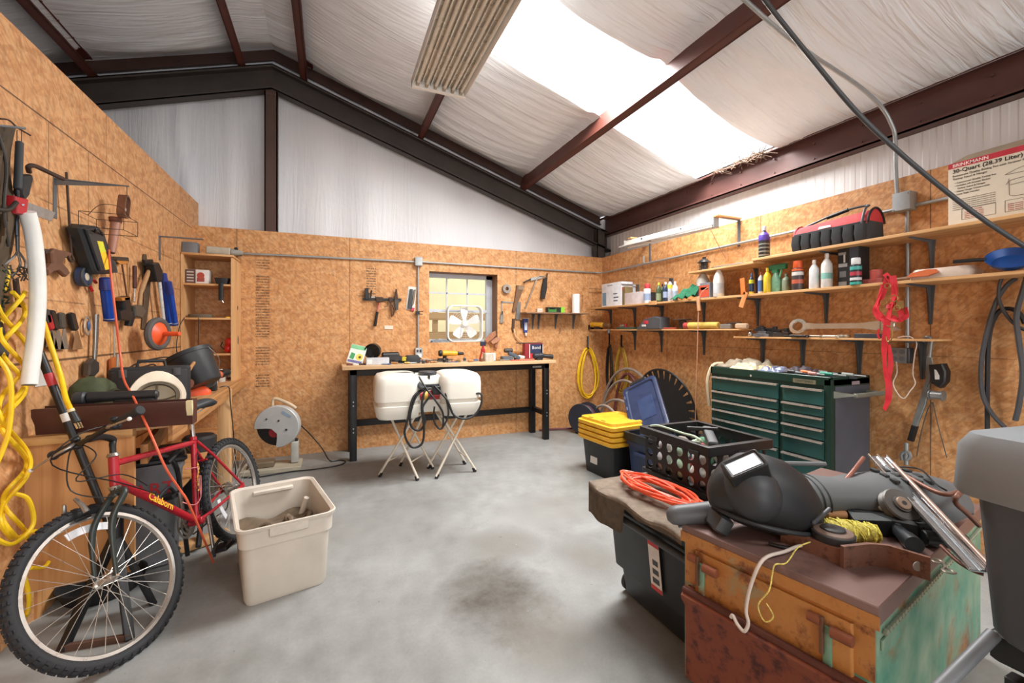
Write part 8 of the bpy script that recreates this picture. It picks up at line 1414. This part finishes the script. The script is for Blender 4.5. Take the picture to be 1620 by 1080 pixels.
# ---- the pile on the chest
def zp(px, py, z): return V(atZ(px, py, z))
T = Thing('chrome_trim_strip', 'long shiny chrome channel leaning across the pile to the right edge', 'metal strip', zp(1470, 810, CT)); a, b = zp(1388, 722, CT + .20), zp(1556, 905, CT + .03); sd = (b - a).cross(z_).normalized()
T.part('channel', MB().bar(a, b, .066, .006, .002), mt('#c3c7cb', .18, .9, .06)); T.part('groove', MB().bar(a + (b - a) * .12 + V((0, 0, .004)), b + V((0, 0, .004)), .014, .004), mt('#23262c', .4)); 
for s in (-.032, .0, .032): T.part('edge_flange', MB().bar(a + sd * s + V((0, 0, .006)), b + sd * s + V((0, 0, .006)), .005, .012, .001), mt('#d3d5d6', .2, .9, .05))
T = Thing('copper_pipe', 'straight copper coloured pipe lying beside the chrome channel', 'pipe', zp(1500, 800, CT)); T.part('pipe', MB().cyl(zp(1413, 733, CT + .205), zp(1565, 893, CT + .045), .008, n=12), mt('#b0968a', .4, .4))
solo('bent_copper_tube', MB().tube([zp(1366, 724, CT + .2), zp(1350, 745, CT + .17), zp(1336, 764, CT + .13), zp(1345, 782, CT + .09), zp(1362, 800, CT + .04)], .008, 10, k=5), mt('#8f5f52', .45, .4), 'copper tube bent into a hook left of the chrome channel', 'pipe')
solo('bent_copper_tube', MB().tube([zp(1435, 753, CT + .17), zp(1470, 773, CT + .16), zp(1498, 782, CT + .16), zp(1520, 776, CT + .17), zp(1534, 768, CT + .17), zp(1516, 782, CT + .17), zp(1512, 795, CT + .14), zp(1530, 812, CT + .10), zp(1550, 832, CT + .06)], .008, 10, k=5), mt('#7c5546', .5, .4), 'looping rusty tube lying over the leaf blower at the right', 'pipe')
solo('bent_copper_tube', MB().tube([zp(1489, 863, CT + .03), zp(1512, 885, CT + .02), zp(1535, 900, CT + .015), zp(1556, 908, CT + .012)], .006, 10, k=5), mt('#80574b', .5, .4), 'short curved rusty tube near the right edge of the chest top', 'pipe')
T = Thing('white_rod', 'white rod with a dark tip lying under the black angle plate', 'rod', zp(1360, 785, CT)); T.part('rod', MB().cyl(zp(1322, 775, CT + .10), zp(1402, 806, CT + .08), .009, .011, 12), mt('#c8c8be', .5)); T.part('tip', MB().cyl(zp(1306, 770, CT + .06), zp(1322, 775, CT + .10), .004, .007, 8), BLKM)
T = Thing('brass_knob_handle', 'wooden tool handle with a round brass end beside the helmet', 'handle', zp(1300, 815, CT)); a, b = zp(1278, 811, CT + .04), zp(1340, 815, CT + .05); d = (b - a).normalized(); T.part('wood_grip', MB().cyl(a + d * .025, b, .012, .016, 14, .003), mt('#b08058', .55)); T.part('brass_end', MB().cyl(a - d * .008, a + d * .012, .015, n=16, bev=.003).ball(tuple(a - d * .008), .008), mt('#c7a05a', .3, .8)); T.part('ferrule', MB().cyl(a + d * .01, a + d * .03, .007, n=10), mt('#6a4a3a', .5))
T = Thing('angle_plate', 'black sheet metal double angle bracket lying over the pile', 'bracket', zp(1420, 820, CT))
for q in ([(1340, 804, .07), (1350, 810, .07), (1402, 812, .07), (1411, 824, .06), (1352, 822, .06), (1340, 806, .065)], [(1408, 808, .075), (1440, 812, .075), (1455, 818, .075), (1490, 818, .075), (1508, 830, .07), (1455, 828, .07), (1440, 822, .07)]):
    P = [zp(x, y, CT + z) for x, y, z in q]; mb = MB(); n = len(P); mb.add([tuple(p) for p in P] + [tuple(p - V((0, 0, .003))) for p in P], [tuple(range(n)), tuple(range(2 * n - 1, n - 1, -1))] + [(i, (i + 1) % n, n + (i + 1) % n, n + i) for i in range(n)])
    T.part('top_face', mb, mt('#4b4f4f', .5))
    k0, k1 = (3, 5) if len(q) == 6 else (4, 6)
    lo = [P[k0], P[k0 + 1], P[-1]]; mb = MB()
    for a, b in zip(lo, lo[1:]): mb.add([tuple(a), tuple(b), tuple(V((b.x, b.y, CT + .03))), tuple(V((a.x, a.y, CT + .03))), tuple(a + f3 * .003), tuple(b + f3 * .003), tuple(V((b.x, b.y, CT + .004)) + f3 * .003), tuple(V((a.x, a.y, CT + .004)) + f3 * .003)], [(0, 1, 2, 3), (7, 6, 5, 4), (0, 4, 5, 1), (2, 6, 7, 3), (1, 5, 6, 2), (3, 7, 4, 0)])
    T.part('front_face', mb, BLK)
T = Thing('belt_pulley', 'dark round pulley wheel standing behind the angle bracket', 'pulley', zp(1425, 800, CT)); q = zp(1422, 800, CT + .10); M = TR(*q) @ RZ_(-23) @ RX_(48); T.part('wheel_body', MB(M).lathe([(.001, -.018), (.055, -.018), (.06, -.012), (.052, 0), (.06, .012), (.055, .018), (.03, .016), (.028, .024), (.001, .024)], 30), mt('#565350', .45, .4)); T.part('hub', MB(M).cyl((0, 0, .02), (0, 0, .03), .024, n=20, bev=.003), mt('#84705f', .5, .4)); T.part('bore', MB(M).cyl((0, 0, .03), (0, 0, .031), .008, n=12), BLK)
T = Thing('flashlight', 'black aluminium flashlight pointing at the viewer on the chest', 'flashlight', zp(1430, 850, CT)); a, b = zp(1405, 826, CT + .03), zp(1447, 862, CT + .03); d = (b - a).normalized(); L_f = (b - a).length; T.part('barrel', MB().lathe([(.02, 0), (.022, .01), (.022, L_f * .6), (.026, L_f * .75), (.027, L_f), (.022, L_f)], 24, ALONG(a, b)), mt('#3a3d40', .35, .5, .1)); T.part('lens', MB().cyl(b - d * .004, b - d * .002, .022, n=24), mt('#c5cfd4', .15)); T.part('switch', MB().box(0, .0, 0, 0, 0, 0) if 0 else MB().cyl(a + d * L_f * .4 + V((0, 0, .018)), a + d * L_f * .4 + V((0, 0, .025)), .008, n=12), DGREY)
T = Thing('black_motor', 'low black plastic tool body under the angle bracket', 'tool', zp(1400, 835, CT)); T.part('body', MB(TR(*zp(1392, 838, CT)) @ RZ_(-60)).box(-.10, .12, -.05, .05, 0, .07, .015), BLK); T.part('tube', MB().cyl(zp(1460, 850, CT + .03), zp(1530, 858, CT + .03), .026, n=18, bev=.004), BLKM)
# twine
q0, q1 = zp(1276, 836, CT + .045), zp(1388, 843, CT + .045); TWM = ALONG(q0, q1); L_w = (q1 - q0).length; mb = MB(TWM); random.seed(6)
T = Thing('twine_spool', 'spool of yellow and black twine lying behind the rusty hitch bar', 'twine', zp(1330, 850, CT)); pts = []
for k in range(260): a = k * .53; zz_ = (L_w) * (.5 + .47 * math.sin(k * .071)); rad = .039 * (1 - .35 * abs(zz_ / L_w - .5) * 2) + .003 * math.sin(k * 2.3); pts.append((rad * math.cos(a) * 1.25, rad * math.sin(a), zz_))
T.part('winding', mb.tube(pts, .0028, 5), mt('#cfc352', .7, 0, .55, 160)); T.part('core', MB(TWM).lathe([(.001, .01), (.026, .012), (.036, L_w / 2), (.026, L_w - .012), (.001, L_w - .01)], 16, None, 1.25, 1), mt('#b3a548', .8, 0, .5, 120))
T.part('loose_end', MB().tube([zp(1282, 857, CT + .045), zp(1262, 866, CT + .03), V(atZ(1244, 890, CT + .004)), JM @ V((.335, -.022, CT + .003)), JM @ V((.33, -.03, CT - .03)), JM @ V((.33, -.05, .56)), JM @ V((.30, -.055, .50)), JM @ V((.32, -.055, .46)), JM @ V((.345, -.055, .49)), JM @ V((.325, -.055, .52))], .0022, 6, k=5), mt('#d9c66a', .7, 0, .5, 160))
# hitch bars
HBt = rusty('rusty_steel_bar', '#6c5146', '#7a5444', '#4d342c', .6, .6, 9, '#8a6250')
def flatbar(T, nm, pts, w_, th): 
    P = [V(p) for p in pts]; rings = []
    for i, p in enumerate(P):
        t = (P[min(i + 1, len(P) - 1)] - P[max(0, i - 1)]).normalized(); s_ = t.cross(z_).normalized()
        rings.append([p + s_ * th / 2, p - s_ * th / 2, p - s_ * th / 2 + V((0, 0, w_)), p + s_ * th / 2 + V((0, 0, w_))])
    T.part(nm, MB().loft(rings), HBt)
T = Thing('drawbar_hitch', 'heavy rusty steel hitch bars bolted under a black puck on the chest front', 'hitch bar', zp(1350, 880, CT))
flatbar(T, 'left_bar', [zp(1237, 855, CT), zp(1290, 876, CT), zp(1342, 897, CT)], .05, .018)
flatbar(T, 'right_bar', [zp(1332, 898, CT), zp(1375, 893, CT), zp(1405, 896, CT), zp(1472, 918, CT)], .068, .012)
q = zp(1448, 893, CT + .034); T.part('bolt_hole', MB(TR(*(q + V((-.004, -.0075, 0)))) @ RZ_(0) @ ALONG((0, 0, 0), (-.35, -.93, 0))).cyl((0, 0, -.002), (0, 0, .0012), .014, n=18), mt('#a8a29c', .5))
q = zp(1318, 850, CT + .055); T.part('puck', MB(TR(q.x, q.y, CT + .051)).lathe([(.001, 0), (.058, 0), (.06, .004), (.06, .022), (.052, .028), (.034, .03), (.034, .036), (.028, .038), (.001, .038)], 30), mt('#2f3134', .5, 0, .15)); T.part('puck_top', MB(TR(q.x, q.y, CT + .051)).lathe([(.001, .026), (.057, .0235), (.054, .028), (.034, .0315), (.001, .0315)], 30), mt('#6f5b50', .6))
T.part('puck_bolt', MB(TR(q.x, q.y, CT)).cyl((0, 0, .0), (0, 0, .05), .02, n=12), HBt)
for px, py, lb in ((1483, 887, 'upper of the two steel washers linked near the chest corner'), (1501, 903, 'lower of the two steel washers near the chest corner')):
    solo('steel_washer', MB(TR(*zp(px, py, CT + .003)) @ Matrix.Diagonal((1, 1, .6, 1))).torus(.0135, .0045, 22, 6), mt('#a39a8c', .35, .6), lb, 'washer', 'washers on the rusty chest')
solo('washer_link', MB().tube([zp(1489, 890, CT + .004), zp(1494, 893, CT + .006), zp(1496, 899, CT + .004)], .004, 6, k=3), mt('#a39a8c', .35, .6), 'short steel link joining the two washers', 'link')
solo('hooked_white_rod', MB().tube([V(atZ(1295, 858, CT + .02)), V(atZ(1262, 864, CT + .012)), V(atZ(1242, 872, CT + .012)), JM @ V((.30, -.024, CT + .004)), JM @ V((.275, -.05, .55)), JM @ V((.265, -.06, .47)), JM @ V((.272, -.06, .43)), JM @ V((.262, -.066, .40)), JM @ V((.24, -.066, .41)), JM @ V((.225, -.066, .43)), JM @ V((.218, -.066, .42))], .0055, 10, k=5), mt('#c9bdb2', .5), 'bent white rod with a hooked end hanging down the chest front', 'rod')
# ---- grey lidded bin at the right edge and what it stands on
T = Thing('grey_storage_bin', 'dusty grey plastic bin with a thick overhanging lid cut by the right edge', 'bin', (1.6, .35, .62)); t0 = 1.0
e0, e1 = V((1.366, .505, 1.106)), V((1.493, .452, 1.136)); GBn = mt('#4c5158', .5, 0, .18, 3); GBL = mt('#83888c', .6, 0, .12, 3)
GM = TR(1.655, .27, .65) @ RZ_(-8)
T.part('body', MB(GM).loft([rr(.50, .36, .05, 0), rr(.53, .38, .05, .02), rr(.56, .42, .05, .34)]), GBn); T.part('lid', MB(GM).loft([rr(.61, .47, .05, .33), rr(.62, .48, .05, .34), rr(.61, .47, .05, .445), rr(.58, .44, .05, .475), rr(.50, .36, .04, .483)]), GBL)
T.part('crack_marks', MB(GM @ TR(-.27, -.02, .08)).bar((0, -.1, 0), (0, -.12, .05), .002, .004).bar((0, -.06, .0), (-.004, -.02, .04), .002, .004), BLK)
T = Thing('shop_cart', 'dark metal stand with a grey pole under the grey bin at the right edge', 'stand', (1.7, .2, 0)); T.part('platform', MB().box(1.46, 2.0, .06, .50, .58, .65, .01), BLK); T.part('pole', MB().cyl(V((0, 0, CAMZ)) + ray(1480, 1095) * .98, V((0, 0, CAMZ)) + ray(1572, 1003) * 1.02, .014, n=16), mt('#6f7276', .5, .2))
for x, y in ((1.5, .1), (1.96, .1), (1.5, .46), (1.96, .46)): T.part('leg', MB().box(x - .02, x + .02, y - .02, y + .02, 0, .545, .003), BLKM)
T.part('knob', MB().cyl((1.47, .40, .57), (1.45, .37, .57), .03, n=18, bev=.004), BLKM)
